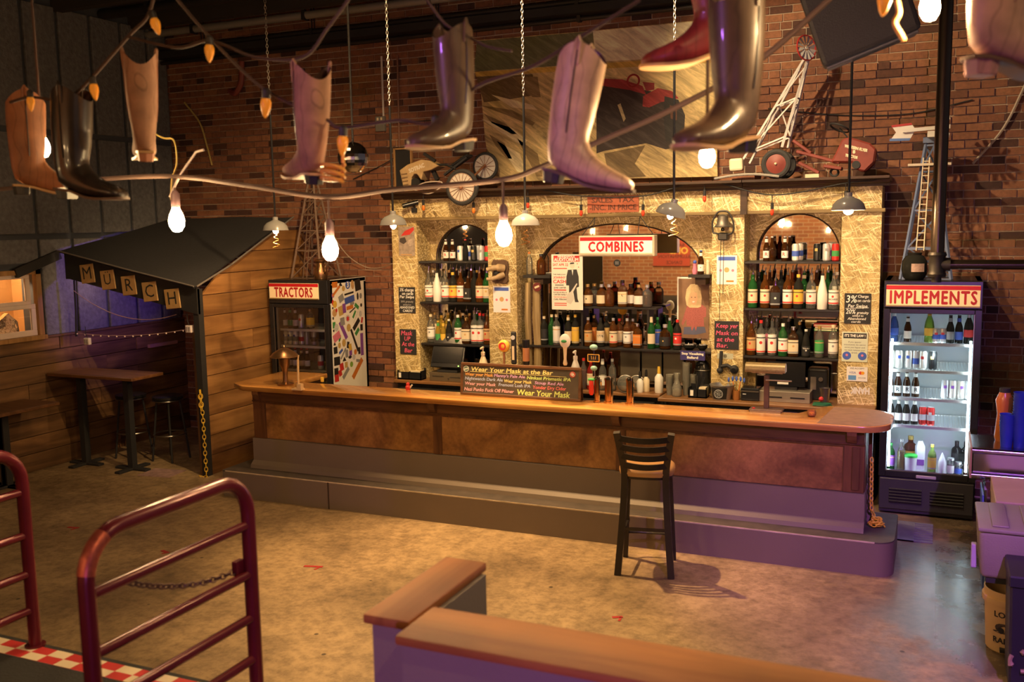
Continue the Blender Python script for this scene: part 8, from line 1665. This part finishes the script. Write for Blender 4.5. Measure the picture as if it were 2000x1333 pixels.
tag(MB().tube(smooth_path([at(640, 415, 9.3), at(652, 460, 9.4), at(680, 500, 9.5), at(715, 522, 9.54), at(745, 523, 9.5), at(768, 515, 9.2)]), 0.005, 6).build('wall_wire', mat('pale_cable', (0.4, 0.32, 0.24), 0.6)), 'pale looping wire beside the first pillar above the fridge', 'wire')
# black gantry pipe at the right with tee
Yg = 7.75; x = at(1838, 300, Yg).x; zt_ = at(1845, 517, Yg).z
r = empty('gantry_pipe', (x, Yg, zt_), 'thick dark standing pipe with a tee and side arm, right of the fridge sign', 'pipe')
MB().cyl((x, Yg, zt_), (x, Yg, ZC), 0.048, 18).build('upright', mat('bronze_black_pipe', (0.07, 0.052, 0.04), 0.28, 0.8), r)
MB().cyl((x+0.03, Yg, zt_), (x+2.2, Yg, zt_), 0.036, 16).build('side_arm', mat('bronze_black_pipe', (0.07, 0.052, 0.04), 0.28, 0.8), r)
MB().lathe([(0.062, -0.09), (0.066, -0.07), (0.055, -0.05), (0.058, 0.0), (0.055, 0.05), (0.066, 0.07), (0.06, 0.09)], (x, Yg, zt_), 18).cyl((x, Yg, zt_), (x+0.09, Yg, zt_), 0.05, 16).build('tee_joint', M_iron, r); MB().cyl((x, Yg, zt_-0.13), (x, Yg, zt_-0.08), 0.035, 14).build('plug', M_iron, r)
# loudspeaker hung from the ceiling
c0 = at(1608, 133, 4.6); e1 = at(1788, 62, 4.75); wS = (e1-c0).length
ux = (e1-c0).normalized(); fw_ = Vector((RW[0][2], RW[1][2], RW[2][2])); dp = (fw_-ux*fw_.dot(ux)).normalized(); uz = ux.cross(dp).normalized()
if uz.z < 0: uz = -uz
dp = (dp+uz*0.10).normalized(); uz = ux.cross(dp) if ux.cross(dp).z > 0 else -ux.cross(dp)
dp = (dp+ux*0.32).normalized(); ux = (ux-dp*ux.dot(dp)).normalized(); uz = ux.cross(dp) if ux.cross(dp).z > 0 else -ux.cross(dp)
R = Matrix((ux, dp, uz)).transposed(); hS, dS = 0.62, 0.36
c = c0+ux*wS/2+dp*dS/2+uz*hS/2; r = empty('loudspeaker', c, 'big black loudspeaker hanging at an angle from the ceiling', 'speaker')
MB().cbox(c, wS, dS, hS, R).build('cabinet', mat('speaker_black', (0.026, 0.023, 0.024), 0.6, bump=0.3, bscale=200), r, smooth=0, bevel=0.02, seg=2)
MB().cbox(c+R @ Vector((0, 0, -hS/2-0.004)), wS*0.94, dS*0.7, 0.014, R).build('lower_plate', mat('speaker_plate', (0.10, 0.09, 0.11), 0.4), r, smooth=0, bevel=0.004); MB().cbox(c+R @ Vector((0.02, -0.04, -hS/2-0.012)), wS*0.5, 0.12, 0.008, R).build('port_slot', M_black, r, smooth=0)
MB().cyl(c+R @ Vector((-0.2, 0, 0.28)), (c.x-0.2, c.y, ZC), 0.012, 8).build('hanger', M_black, r); MB().cyl(c+R @ Vector((0.2, 0, 0.28)), (c.x+0.2, c.y, ZC), 0.012, 8).build('hanger', M_black, r)
# ================================================================ PENDANT LAMPS OVER THE BAR
M_enam = mat('grey_enamel', (0.30, 0.29, 0.28), 0.25, var=0.05, coat=0.4); M_enin = mat('white_enamel', (0.78, 0.76, 0.72), 0.35, var=0.02)
M_bulb = emis('warm_bulb', (1.0, 0.62, 0.28), 800.0)
M_curl = mat('gold_wire', (0.62, 0.30, 0.08), 0.4, 0.5)
YPD = 7.45
pend = [(-5.723, 2.555, 448, 0, 0, 190, 1, 'leftmost grey enamel pendant over the bar, in front of the shed'), (-4.441, 2.585, 0, 0, 0, 190, 1, 'lit grey pendant in front of the leftmost straw-board pillar'), (-3.167, 2.565, 0, 0.0, 0, 190, 0, 'unlit pale grey pendant between menu board and COMBINES sign'), (-1.905, 2.625, 0, 0.28, 0, 160, 1, 'tilted lit pendant above the right edge of the COMBINES sign'), (-0.614, 2.640, 0, 0, 0, 130, 1, 'lit dark grey pendant in front of the rightmost pillar')]
for i, (x, z, _, tilt, _, pyt, lit, lb) in enumerate(pend):
 r = empty('pendant_lamp', (x, YPD, z), lb, 'lamp', 'pendant lamps over the bar'); p = Vector((x, YPD, z))
 zr = at(1000, pyt, YPD).z
 MB().cyl(p+Vector((0, 0, 0.12)), (x, YPD, zr), 0.010, 10).build('rod', M_blackgloss, r); MB().chain([(x, YPD, zr+0.01), (x, YPD, ZC)], 0.036, 0.019, 0.0028).build('chain', mat('steel_chain', (0.45, 0.42, 0.38), 0.35, 0.8), r)
 RM = Matrix.Translation(p+Vector((0, 0, 0.1))) @ Matrix.Rotation(tilt, 4, 'Y') @ Matrix.Translation((0, 0, -0.1))
 MB().lathe([(0.118, 0), (0.121, 0.004), (0.108, 0.045), (0.080, 0.075), (0.040, 0.092), (0.026, 0.10), (0.026, 0.125), (0.012, 0.13)], (0, 0, 0), 28, RM).build('shade', M_enam, r) if False else None
 sh_ = MB(); n_ = 28
 def revol(prof):
  vs = [];
  for rr_, zz in prof:
   for k in range(n_): a = 2*math.pi*k/n_; vs.append(RM @ Vector((rr_*math.cos(a), rr_*math.sin(a), zz)))
  return vs, [(j*n_+k, j*n_+(k+1) % n_, (j+1)*n_+(k+1) % n_, (j+1)*n_+k) for j in range(len(prof)-1) for k in range(n_)]
 sh_.add(*revol([(0.118, 0), (0.121, 0.004), (0.108, 0.045), (0.080, 0.075), (0.040, 0.092), (0.026, 0.10), (0.026, 0.128), (0.002, 0.13)])); so = sh_.build('shade', M_enam, r)
 MB().add(*revol([(0.118, 0), (0.105, 0.043), (0.077, 0.071), (0.038, 0.086), (0.002, 0.09)])).build('reflector', M_enin, so)
 MB().add(*revol([(0.018, 0.088), (0.018, 0.045), (0.002, 0.043)])).build('socket', M_black, r)
 if lit:
  bs = 0.026 if i != 4 else 0.036
  pr = [(0.003, 0.046), (0.014, 0.040), (0.02, 0.022), (bs, 0.002), (bs*0.85, -0.018), (bs*0.4, -0.03), (0.002, -0.033)]
  MB().add(*revol(pr)).build('bulb', M_bulb, r)
 cr = MB(); pts = []
 base = p+Vector((0.0, 0, -0.01))
 for k in range(22): t = k/21; pts.append(base+Vector((0.03*math.cos(5*t*math.pi)*(0.4+t), 0.02*math.sin(5*t*math.pi), -0.02-0.13*t)))
 if i in (0, 2, 3): cr.tube(pts, 0.0035, 6).build('gold_wire_curl', M_curl, r)
x6 = 0.66; r = empty('pendant_rod', (x6, YPD, 2.6), 'bare dark pendant rod hanging at the far right over the bar end', 'rod'); MB().cyl((x6, YPD, 2.6), (x6, YPD, 4.0), 0.011, 10).build('rod', M_blackgloss, r); MB().cyl((x6, YPD, 2.58), (x6, YPD, 2.72), 0.014, 10).build('pale_sleeve', mat('pale_sleeve', (0.5, 0.45, 0.4), 0.5), r); MB().chain([(x6, YPD, 4.0), (x6, YPD, ZC)], 0.045, 0.024, 0.0036).build('chain', MATS['steel_chain'], r)
# ================================================================ RED BULB STRING ON THE CORNICE
rb = [(827, 405, 'orange'), (925, 410, 'orange'), (1031, 400, 'red'), (1135, 415, 'red'), (1256, 415, 'red'), (1376, 387, 'red'), (1508, 413, 'red'), (1652, 390, 'red')]
Yr = FY-0.12
sc = empty('bulb_string', at(1240, 390, Yr), 'black cable of small red and orange bulbs draped along the frieze', 'string lights')
def cx_z(px): return at(px, 385, Yr)
knots_ = [at(785, 372, Yr)]
for px, py, c in rb: knots_.append(at(px, py-38 if c == 'orange' else py-32, Yr))
knots_.append(at(1712, 352, Yr))
hang = [at(870, 393, Yr), at(975, 372, Yr), at(1080, 378, Yr), at(1195, 386, Yr), at(1320, 368, Yr), at(1440, 366, Yr), at(1590, 370, Yr)]
MB().tube(smooth_path(knots_, 8), 0.006, 6).build('cable', M_black, sc)
for k, (px, py, c) in enumerate(rb):
 top_ = knots_[k+1]; b = at(px, py, Yr)
 MB().cyl(top_, b+Vector((0, 0, 0.055)), 0.004, 6).cyl(b+Vector((0, 0, 0.075)), b+Vector((0, 0, 0.02)), 0.014, 10).build('socket', M_black, sc)
 MB().lathe([(0.004, -0.038), (0.013, -0.03), (0.018, -0.012), (0.016, 0.006), (0.010, 0.022)], b, 14).build('small_bulb', mat('red_bulb', (0.75, 0.07, 0.03), 0.2) if c == 'red' else mat('orange_bulb_small', (0.85, 0.22, 0.03), 0.2), sc)
# ================================================================ BARE BULBS ON THE NEARER CORD
M_cord = mat('brown_cord', (0.075, 0.042, 0.032), 0.85)
YE = 3.3
ed = [at(-20, 372, YE), at(200, 350, YE), at(345, 345, YE), at(480, 362, YE), at(640, 385, YE), at(770, 370, YE), at(975, 352, YE), at(1060, 325, YE), at(1180, 272, YE), at(1310, 215, YE), at(1480, 120, YE), at(1640, -20, YE)]
tag(MB().tube(smooth_path(ed, 6), 0.010, 8).build('bulb_cable', M_cord), 'brown cord sagging across the room that carries the bare bulbs', 'cord')
BUL = [(84, 289, 24, 2.7, 'bare glowing bulb between the chestnut and black boots', 0), (345, 432, 30, YE, 'bare glowing bulb hanging over the roof of the shed', 345), (645, 488, 33, YE, 'bare glowing bulb in front of the dim fridge top', 390), (984, 459, 36, YE, 'bare glowing bulb before the second straw-board pillar', 352), (1381, 306, 38, 2.75, 'bare glowing bulb just below the dark hanging boot', 262), (1816, 14, 50, 2.5, 'bare glowing bulb at the very top by the thick pipe', -40)]
M_bare = emis('bare_bulb', (1.0, 0.66, 0.30), 420.0)
def bare_bulb(c, s, label, topz, grp='bare glowing bulbs'):
 r = empty('bare_bulb', c, label, 'bulb', grp)
 MB().lathe([(0.003, -0.042), (0.016, -0.038), (0.027, -0.02), (0.030, 0.0), (0.026, 0.02), (0.016, 0.042), (0.013, 0.05)], c, 18).build('glass', M_bare, r)
 for ch_ in r.children:
  for v in ch_.data.vertices: v.co *= s
 MB().lathe([(0.014*s, 0.05*s), (0.017*s, 0.055*s), (0.017*s, 0.10*s), (0.008*s, 0.115*s)], c, 14).build('socket', mat('brown_socket', (0.10, 0.05, 0.06), 0.5), r)
 MB().cyl(c+Vector((0, 0, 0.11*s)), (c.x, c.y, topz), 0.005, 6).build('lead', M_cord, r)
 return r
for px, py, wpx, Y, lb, pt_ in BUL:
 c = at(px, py, Y); q2 = at(px+wpx, py, Y); s = (q2-c).length/0.06*0.80
 bare_bulb(c, s, lb, ZC if px > 1300 or px < 100 else at(px, pt_, Y).z)
# bulbs over the platform behind the photographer, seen in the mirrors
for k, (px, py) in enumerate(((1540, 438), (1618, 450), (1157, 452), (1223, 446))):
 yr = 0.0 if k < 2 else 0.3; c = at(px, py, 2*MY-yr); c.y = yr
 bare_bulb(c, 0.6, ['bare bulb reflected at the left in the right arch mirror', 'bare bulb reflected at the right in the right arch mirror', 'bare bulb reflected at the left over the COMBINES sign', 'bare bulb reflected at the middle over the COMBINES sign'][k], ZC, 'bulbs over the platform')
# red placard on the far wall, reflected in the wide mirror
pa, pb = at(1275, 455, 2*MY+1.6), at(1347, 520, 2*MY+1.6)
r = empty('red_placard', ((pa.x+pb.x)/2, -1.63, pb.z), 'red placard that shows reversed in the wide mirror', 'sign')
MB().box(pa.x, pb.x, -1.645, -1.62, pb.z, pa.z).build('board', mat('placard_red', (0.40, 0.06, 0.035), 0.6), r, smooth=0)
for k, (s, v, sz) in enumerate((('BALANCE', .62, .12), ('MOON', .45, .12), ('ILLUMINATION', .28, .12), ('DANCE', .10, .12))):
 lettering('print', s, M_black, r, (pa.x*0.42+pb.x*0.58, -1.618, pb.z+(pa.z-pb.z)*v), sz*(pa.z-pb.z)*1.2, rot=(math.pi/2, 0, math.pi))
lettering('placard_lettering', 'ONS', mat('placard_yellow', (0.8, 0.5, 0.1), 0.6), r, (pa.x*0.3+pb.x*0.7, -1.6175, pb.z+(pa.z-pb.z)*0.45), 0.2, rot=(math.pi/2, 0, math.pi), bold=0.004)
YS_ = 2.42
# mirror ball and gold curl near the suede boot
c = at(690, 308, 4.6); r = empty('mirror_ball', c, 'small dark mirror ball hanging behind the suede boot', 'mirror ball')
MB().ball(c, 0.085, 24, 16).build('facets', mat('mirror_facets', (0.35, 0.32, 0.32), 0.12, 1.0), r, smooth=0); MB().cyl(c+Vector((0, 0, 0.08)), (c.x, c.y, ZC), 0.006, 6).build('wire', M_black, r)
pts = []
for k in range(40): t = k/39; pts.append(at(650+20*math.cos(6*math.pi*t), 318+38*t+5*math.sin(6*math.pi*t), YS_)+Vector((0, 0.03*math.sin(6*math.pi*t), 0)))
tag(MB().tube([at(668, 250, YS_)]+pts, 0.0055, 6).build('gold_ribbon_curl', mat('gold_ribbon', (0.75, 0.36, 0.07), 0.45)), 'curled gold ribbon dangling beside the suede boot', 'ribbon')
pts = [at(1752, 0, 2.5), at(1756, 25, 2.5), at(1748, 45, 2.5), at(1760, 68, 2.5), at(1766, 80, 2.5)]
tag(MB().tube(smooth_path(pts), 0.0075, 6).build('gold_ribbon_curl', mat('gold_ribbon', (0.75, 0.36, 0.07), 0.45)), 'short gold ribbon hanging before the loudspeaker', 'ribbon')
# ================================================================ BOOTS AND ORANGE BULBS ON THE NEAR STRING
def leather(name, col, rough=0.5, coat=0.0, var=0.25):
 m, nt, b = _new(name); L = nt.links
 tc = N(nt, 'ShaderNodeTexCoord'); n1 = N(nt, 'ShaderNodeTexNoise', Scale=14.0, Detail=6.0); L.new(tc.outputs['Object'], n1.inputs['Vector'])
 rp = ramp(nt, [(0.3, [c*(1-var) for c in col]), (0.7, [min(1, c*(1+var)) for c in col])]); L.new(n1.outputs['Fac'], rp.inputs[0])
 wv = N(nt, 'ShaderNodeTexWave', Scale=9.0, Distortion=6.0); wv.inputs['Detail'].default_value = 1.0; L.new(tc.outputs['Object'], wv.inputs['Vector'])
 r2 = ramp(nt, [(0.0, (0.6, 0.6, 0.6)), (0.06, (1, 1, 1))]); L.new(wv.outputs['Fac'], r2.inputs[0])
 mx = N(nt, 'ShaderNodeMix', data_type='RGBA', blend_type='MULTIPLY'); mx.inputs[0].default_value = 0.8; L.new(rp.outputs[0], mx.inputs[6]); L.new(r2.outputs[0], mx.inputs[7]); L.new(mx.outputs[2], b.inputs['Base Color'])
 b.inputs['Roughness'].default_value = rough; b.inputs['Coat Weight'].default_value = coat
 bp = N(nt, 'ShaderNodeBump', Strength=0.25, Distance=0.004); L.new(n1.outputs['Fac'], bp.inputs['Height']); L.new(bp.outputs['Normal'], b.inputs['Normal'])
 MATS[name] = m; return m
def boot(px, py, Y, yaw, pitch, label, lm, sole_m, heel_m, s=1.0, inner=None, roll=0.0, wide=1.0):
 n = 28
 # (centre x, centre z, half depth, half width, tilt)
 RG = [(0.012, 0.400, 0.076, 0.062, 0), (0.010, 0.340, 0.076, 0.062, 0), (0.008, 0.270, 0.074, 0.060, 0), (0.006, 0.200, 0.070, 0.055, 0), (0.004, 0.155, 0.066, 0.050, 3), (0.006, 0.122, 0.066, 0.046, 12), (0.012, 0.098, 0.070, 0.044, 30), (0.030, 0.083, 0.066, 0.043, 50), (0.060, 0.067, 0.055, 0.044, 68), (0.095, 0.052, 0.045, 0.046, 80), (0.130, 0.041, 0.037, 0.048, 87), (0.165, 0.033, 0.031, 0.047, 90), (0.195, 0.028, 0.026, 0.042, 90), (0.218, 0.024, 0.020, 0.034, 90), (0.232, 0.021, 0.011, 0.020, 90)]
 def solez(x):
  pts = [(-0.08, 0.040), (0.0, 0.038), (0.045, 0.022), (0.09, 0.009), (0.145, 0.004), (0.20, 0.007), (0.25, 0.012)]
  for (a, b), (c, d) in zip(pts, pts[1:]):
   if a <= x <= c: return b+(d-b)*(x-a)/(c-a)
  return pts[0][1] if x < -0.08 else pts[-1][1]
 vs = []
 for j, (cx_, cz_, a, b, t) in enumerate(RG):
  t = math.radians(t)
  for k in range(n):
   th = 2*math.pi*k/n; u = a*math.cos(th); v = b*math.sin(th)*wide
   x = cx_+u*math.cos(t); z = cz_+u*math.sin(t)
   if j == 0: z += 0.026*(-math.cos(2*th))
   elif j == 1: z += 0.010*(-math.cos(2*th))
   z = max(z, solez(x)) if j > 4 else z
   vs.append((x, v, z))
 m = len(RG); fs = [(j*n+k, j*n+(k+1) % n, (j+1)*n+(k+1) % n, (j+1)*n+k) for j in range(m-1) for k in range(n)]+[tuple((m-1)*n+k for k in range(n))]
 root = empty('cowboy_boot', (0, 0, 0), label, 'boot', 'boots hanging on the string')
 MB().add(vs, fs).build('upper', lm, root, smooth=60)
 # lining seen in the mouth
 vi = [Vector((v[0]*0.965+0.0004, v[1]*0.95, v[2]-0.001)) for v in vs[:n]]+[Vector((v[0]*0.93, v[1]*0.9, v[2]-0.005)) for v in vs[3*n:4*n]]
 MB().add(vi, [(k, n+k, n+(k+1) % n, (k+1) % n) for k in range(n)]+[tuple(n+k for k in range(n))]).build('lining', inner or mat('boot_lining', (0.10, 0.05, 0.04), 0.8), root, smooth=60)
 # welted sole
 sp = [(-0.062, 0.012), (-0.058, 0.030), (-0.03, 0.037), (0.02, 0.034), (0.055, 0.034), (0.09, 0.044), (0.135, 0.051), (0.17, 0.050), (0.20, 0.045), (0.225, 0.036), (0.240, 0.017)]
 top_ = [(x, w*wide, solez(x)+0.001) for x, w in sp]; vs2 = [];
 for x, w, z in top_: vs2 += [(x, -w, z), (x, w, z), (x, w, z-0.009), (x, -w, z-0.009)]
 q = len(top_); f2 = []
 for i in range(q-1):
  for k in range(4): f2.append((i*4+k, i*4+(k+1) % 4, (i+1)*4+(k+1) % 4, (i+1)*4+k))
 f2 += [(0, 3, 2, 1), tuple((q-1)*4+k for k in range(4))]
 MB().add(vs2, f2).build('sole', sole_m, root)
 hp = [(-0.064, 0.0), (-0.05, 0.028), (-0.02, 0.034), (0.004, 0.030), (0.004, -0.030), (-0.02, -0.034), (-0.05, -0.028)]
 vs3 = [(x, y*wide, 0.031) for x, y in hp]+[(x*0.86-0.002, y*0.85*wide, -0.004) for x, y in hp]; k_ = len(hp)
 MB().add(vs3, [(i, (i+1) % k_, k_+(i+1) % k_, k_+i) for i in range(k_)]+[tuple(range(k_))[::-1], tuple(k_+i for i in range(k_))]).build('heel', heel_m, root, smooth=0, bevel=0.002)
 for sg in (-1, 1):   # pull straps
  MB().tube([(0.02, sg*0.061*wide, 0.36), (0.02, sg*0.066*wide, 0.425), (0.012, sg*0.064*wide, 0.438), (0.004, sg*0.060*wide, 0.425), (0.004, sg*0.055*wide, 0.36)], 0.006, 6).build('pull_strap', lm, root)
 for zf, sg in ((0, -1), (0, 1)):   # side seam
  MB().tube([(0.012, sg*(b+0.0006)*wide, z) for (_, z, _, b, _) in RG[0:1]+RG[1:5]], 0.0022, 5).build('side_seam', heel_m, root)
 M_ = Matrix.Rotation(math.radians(yaw), 4, 'Z') @ Matrix.Rotation(pitch, 4, 'Y') @ Matrix.Rotation(roll, 4, 'X') @ Matrix.Scale(s, 4)
 root.matrix_world = Matrix.Translation(at(px, py, Y)-(M_ @ Vector((0, 0, 0.2)))) @ M_
 return root
YS = 2.42
L_tan = leather('pale_tan_leather', (0.55, 0.36, 0.24), 0.45); L_suede = leather('brown_suede', (0.36, 0.19, 0.12), 0.9); L_brn = leather('chestnut_leather', (0.32, 0.12, 0.05), 0.5); L_blk = leather('black_leather', (0.028, 0.020, 0.017), 0.3, 0.4); L_dk = leather('dark_brown_leather', (0.10, 0.060, 0.035), 0.4, 0.3); L_red = leather('oxblood_leather', (0.20, 0.022, 0.028), 0.4, 0.2); L_pnk = leather('dusty_rose_leather', (0.45, 0.26, 0.20), 0.5)
SO = mat('tan_sole', (0.55, 0.33, 0.15), 0.5); SD = mat('dark_sole', (0.10, 0.05, 0.03), 0.5); HB = mat('black_heel', (0.02, 0.017, 0.016), 0.4)
boot(1113, 232, YS, 4, 0.17, 'pale tan cowboy boot hanging at the centre, toe over the tax sign', L_tan, SD, HB, 0.84, mat('purple_lining', (0.14, 0.05, 0.2), 0.7), 0, 1.1)
boot(610, 250, YS, 146, -0.15, 'brown suede boot with square heel hanging before the brick wall', L_suede, SO, HB, 0.80, None, 0, 1.1)
boot(279, 215, YS, 136, -0.09, 'slim brown boot seen from behind, left of the suede boot', L_suede, SO, mat('wood_heel', (0.42, 0.16, 0.08), 0.5), 0.80)
boot(893, 180, YS, 252, 0.02, 'dark brown boot with orange-lit sole hanging beside the painting', L_dk, SO, HB, 0.78, None, 0, 1.05)
boot(138, 287, YS, 12, 0.05, 'glossy black boot with pointed toe at the far left', L_blk, SD, HB, 0.86, None, 0, 1.25)
boot(50, 285, 2.52, 50, 0.0, 'chestnut boot half hidden behind the glossy black boot', L_brn, SO, HB, 0.86)
boot(1442, 145, YS, 244, 0.0, 'dark work boot with tan stitching hanging above a lit bulb', L_dk, SO, HB, 0.92, None, 0, 1.15)
boot(1400, -10, 2.62, 203, 0.05, 'oxblood boot with tan sole cut off by the top of the picture', L_red, SO, HB, 0.88, None, 0, 1.1)
boot(1948, -28, YS, 30, 0.05, 'dusty rose boot at the top right corner', L_pnk, SD, leather('rose_heel', (0.4, 0.2, 0.18)), 0.95, None, 0, 1.1)
tag(MB().tube(smooth_path([at(20, 200, YS), at(60, 190, YS), at(118, 195, YS), at(160, 172, YS), at(250, 72, YS), at(288, 32, YS), at(305, -25, YS)], 6), 0.0055, 6).build('string_cord', M_cord), 'brown twine holding the two dark boots at the far left', 'cord')
tag(MB().tube(smooth_path([at(250, 72, YS), at(345, 93, YS), at(412, 80, YS), at(500, 112, YS), at(592, 112, YS), at(640, 55, YS), at(695, -20, YS)], 6), 0.005, 6).build('string_cord', M_cord), 'brown twine running to the suede boot and up out of view', 'cord')
tag(MB().tube(smooth_path([at(330, -20, YS), at(400, 62, YS), at(470, 135, YS), at(522, 178, YS), at(590, 214, YS), at(640, 235, YS), at(668, 250, YS), at(780, 235, YS), at(850, 240, YS), at(930, 170, YS), at(1040, 130, YS), at(1125, 78, YS), at(1250, 0, YS)], 6), 0.005, 6).build('string_cord', M_cord), 'long twine of orange bulbs crossing behind the suede boot to the pale boot', 'cord')
tag(MB().tube(smooth_path([at(820, -20, YS), at(868, 45, YS), at(900, 62, YS), at(950, 90, YS), at(1000, 100, YS)], 6), 0.004, 6).build('string_cord', M_cord), 'twine tied to the top of the dark brown boot', 'cord')
M_ob = mat('orange_painted_bulb', (0.85, 0.30, 0.02), 0.35, var=0.08, emit=(1.0, 0.35, 0.03), estr=0.12)
for i, (px, py, s, rot, lb) in enumerate(((304, 48, 1, -0.35, 'orange bulb highest on the left twine'), (409, 100, 1, 0.05, 'orange bulb between the slim boot and the red pipe elbow'), (184, 176, 1, -0.15, 'orange bulb above the glossy black boot'), (519, 206, 1.1, 0.12, 'orange bulb left of the suede boot'), (669, 280, 1.1, 0.1, 'orange bulb right of the suede boot'), (853, 258, 1, -0.1, 'orange bulb in front of the dark brown boot'), (1728, -2, 1.1, 0.1, 'orange bulb before the loudspeaker'), (60, 200, 0.9, 0.0, 'orange bulb at the top of the chestnut boot'))):
 c = at(px, py, YS-0.03); r = empty('orange_bulb', c, lb, 'bulb', 'orange bulbs on the boot string')
 b1 = MB().lathe([(0.002, -0.034), (0.008, -0.024), (0.014, -0.004), (0.0145, 0.008), (0.011, 0.018)], c, 14).build('glass', M_ob, r); MB().lathe([(0.010, 0.016), (0.0115, 0.02), (0.0115, 0.040), (0.006, 0.046)], c, 12).build('socket', mat('dark_socket', (0.03, 0.025, 0.025), 0.5), r)
 r.scale = (s, s, s); r.rotation_euler.y = rot
# twisted wire and stray leads by the left bulb
tag(MB().tube([at(332, 385, YE), at(350, 345, YE), at(383, 297, YE), at(398, 293, YE)], 0.006, 6).build('bent_wire', mat('pale_wire2', (0.42, 0.34, 0.32), 0.5)), 'bent pale wire sticking up from the bulb over the shed', 'wire')
tag(MB().tube(smooth_path([at(296, 258, YE), at(320, 270, YE), at(340, 275, YE), at(345, 320, YE), at(336, 350, YE), at(334, 390, YE)], 6), 0.004, 6).build('bent_wire', mat('yellow_wire', (0.45, 0.33, 0.1), 0.5)), 'thin yellow wire looping from the slim boot to the bulb', 'wire')
tag(MB().tube(smooth_path([at(360, 200, 9.57), at(390, 240, 9.57), at(404, 285, 9.57), at(414, 323, 9.57)], 6), 0.012, 6).build('bent_wire', mat('yellow_wire', (0.45, 0.33, 0.1), 0.5)), 'thin curved yellow wire hanging free before the bricks', 'wire')
# ceiling spot fixtures (above the frame) that belong to the beams, the added ones included
for k, (n, l, p, c, t, a) in enumerate(SPOTS):
 l = Vector(l); d = (Vector(t)-l).normalized(); r = empty(n, l, None)
 MB().cyl(l-d*0.20, l-d*0.03, 0.06, 16).build('can', M_black, r); MB().cyl(l-d*0.12, (l.x-d.x*0.12, l.y-d.y*0.12, ZC), 0.010, 8).build('yoke', M_black, r)
 tag(r, ('unseen warm ceiling spotlight' if 'house' in n else 'purple stage spotlight')+', '+ORD[k]+' of the row over the room, above the picture', 'spotlight', 'ceiling spotlights')
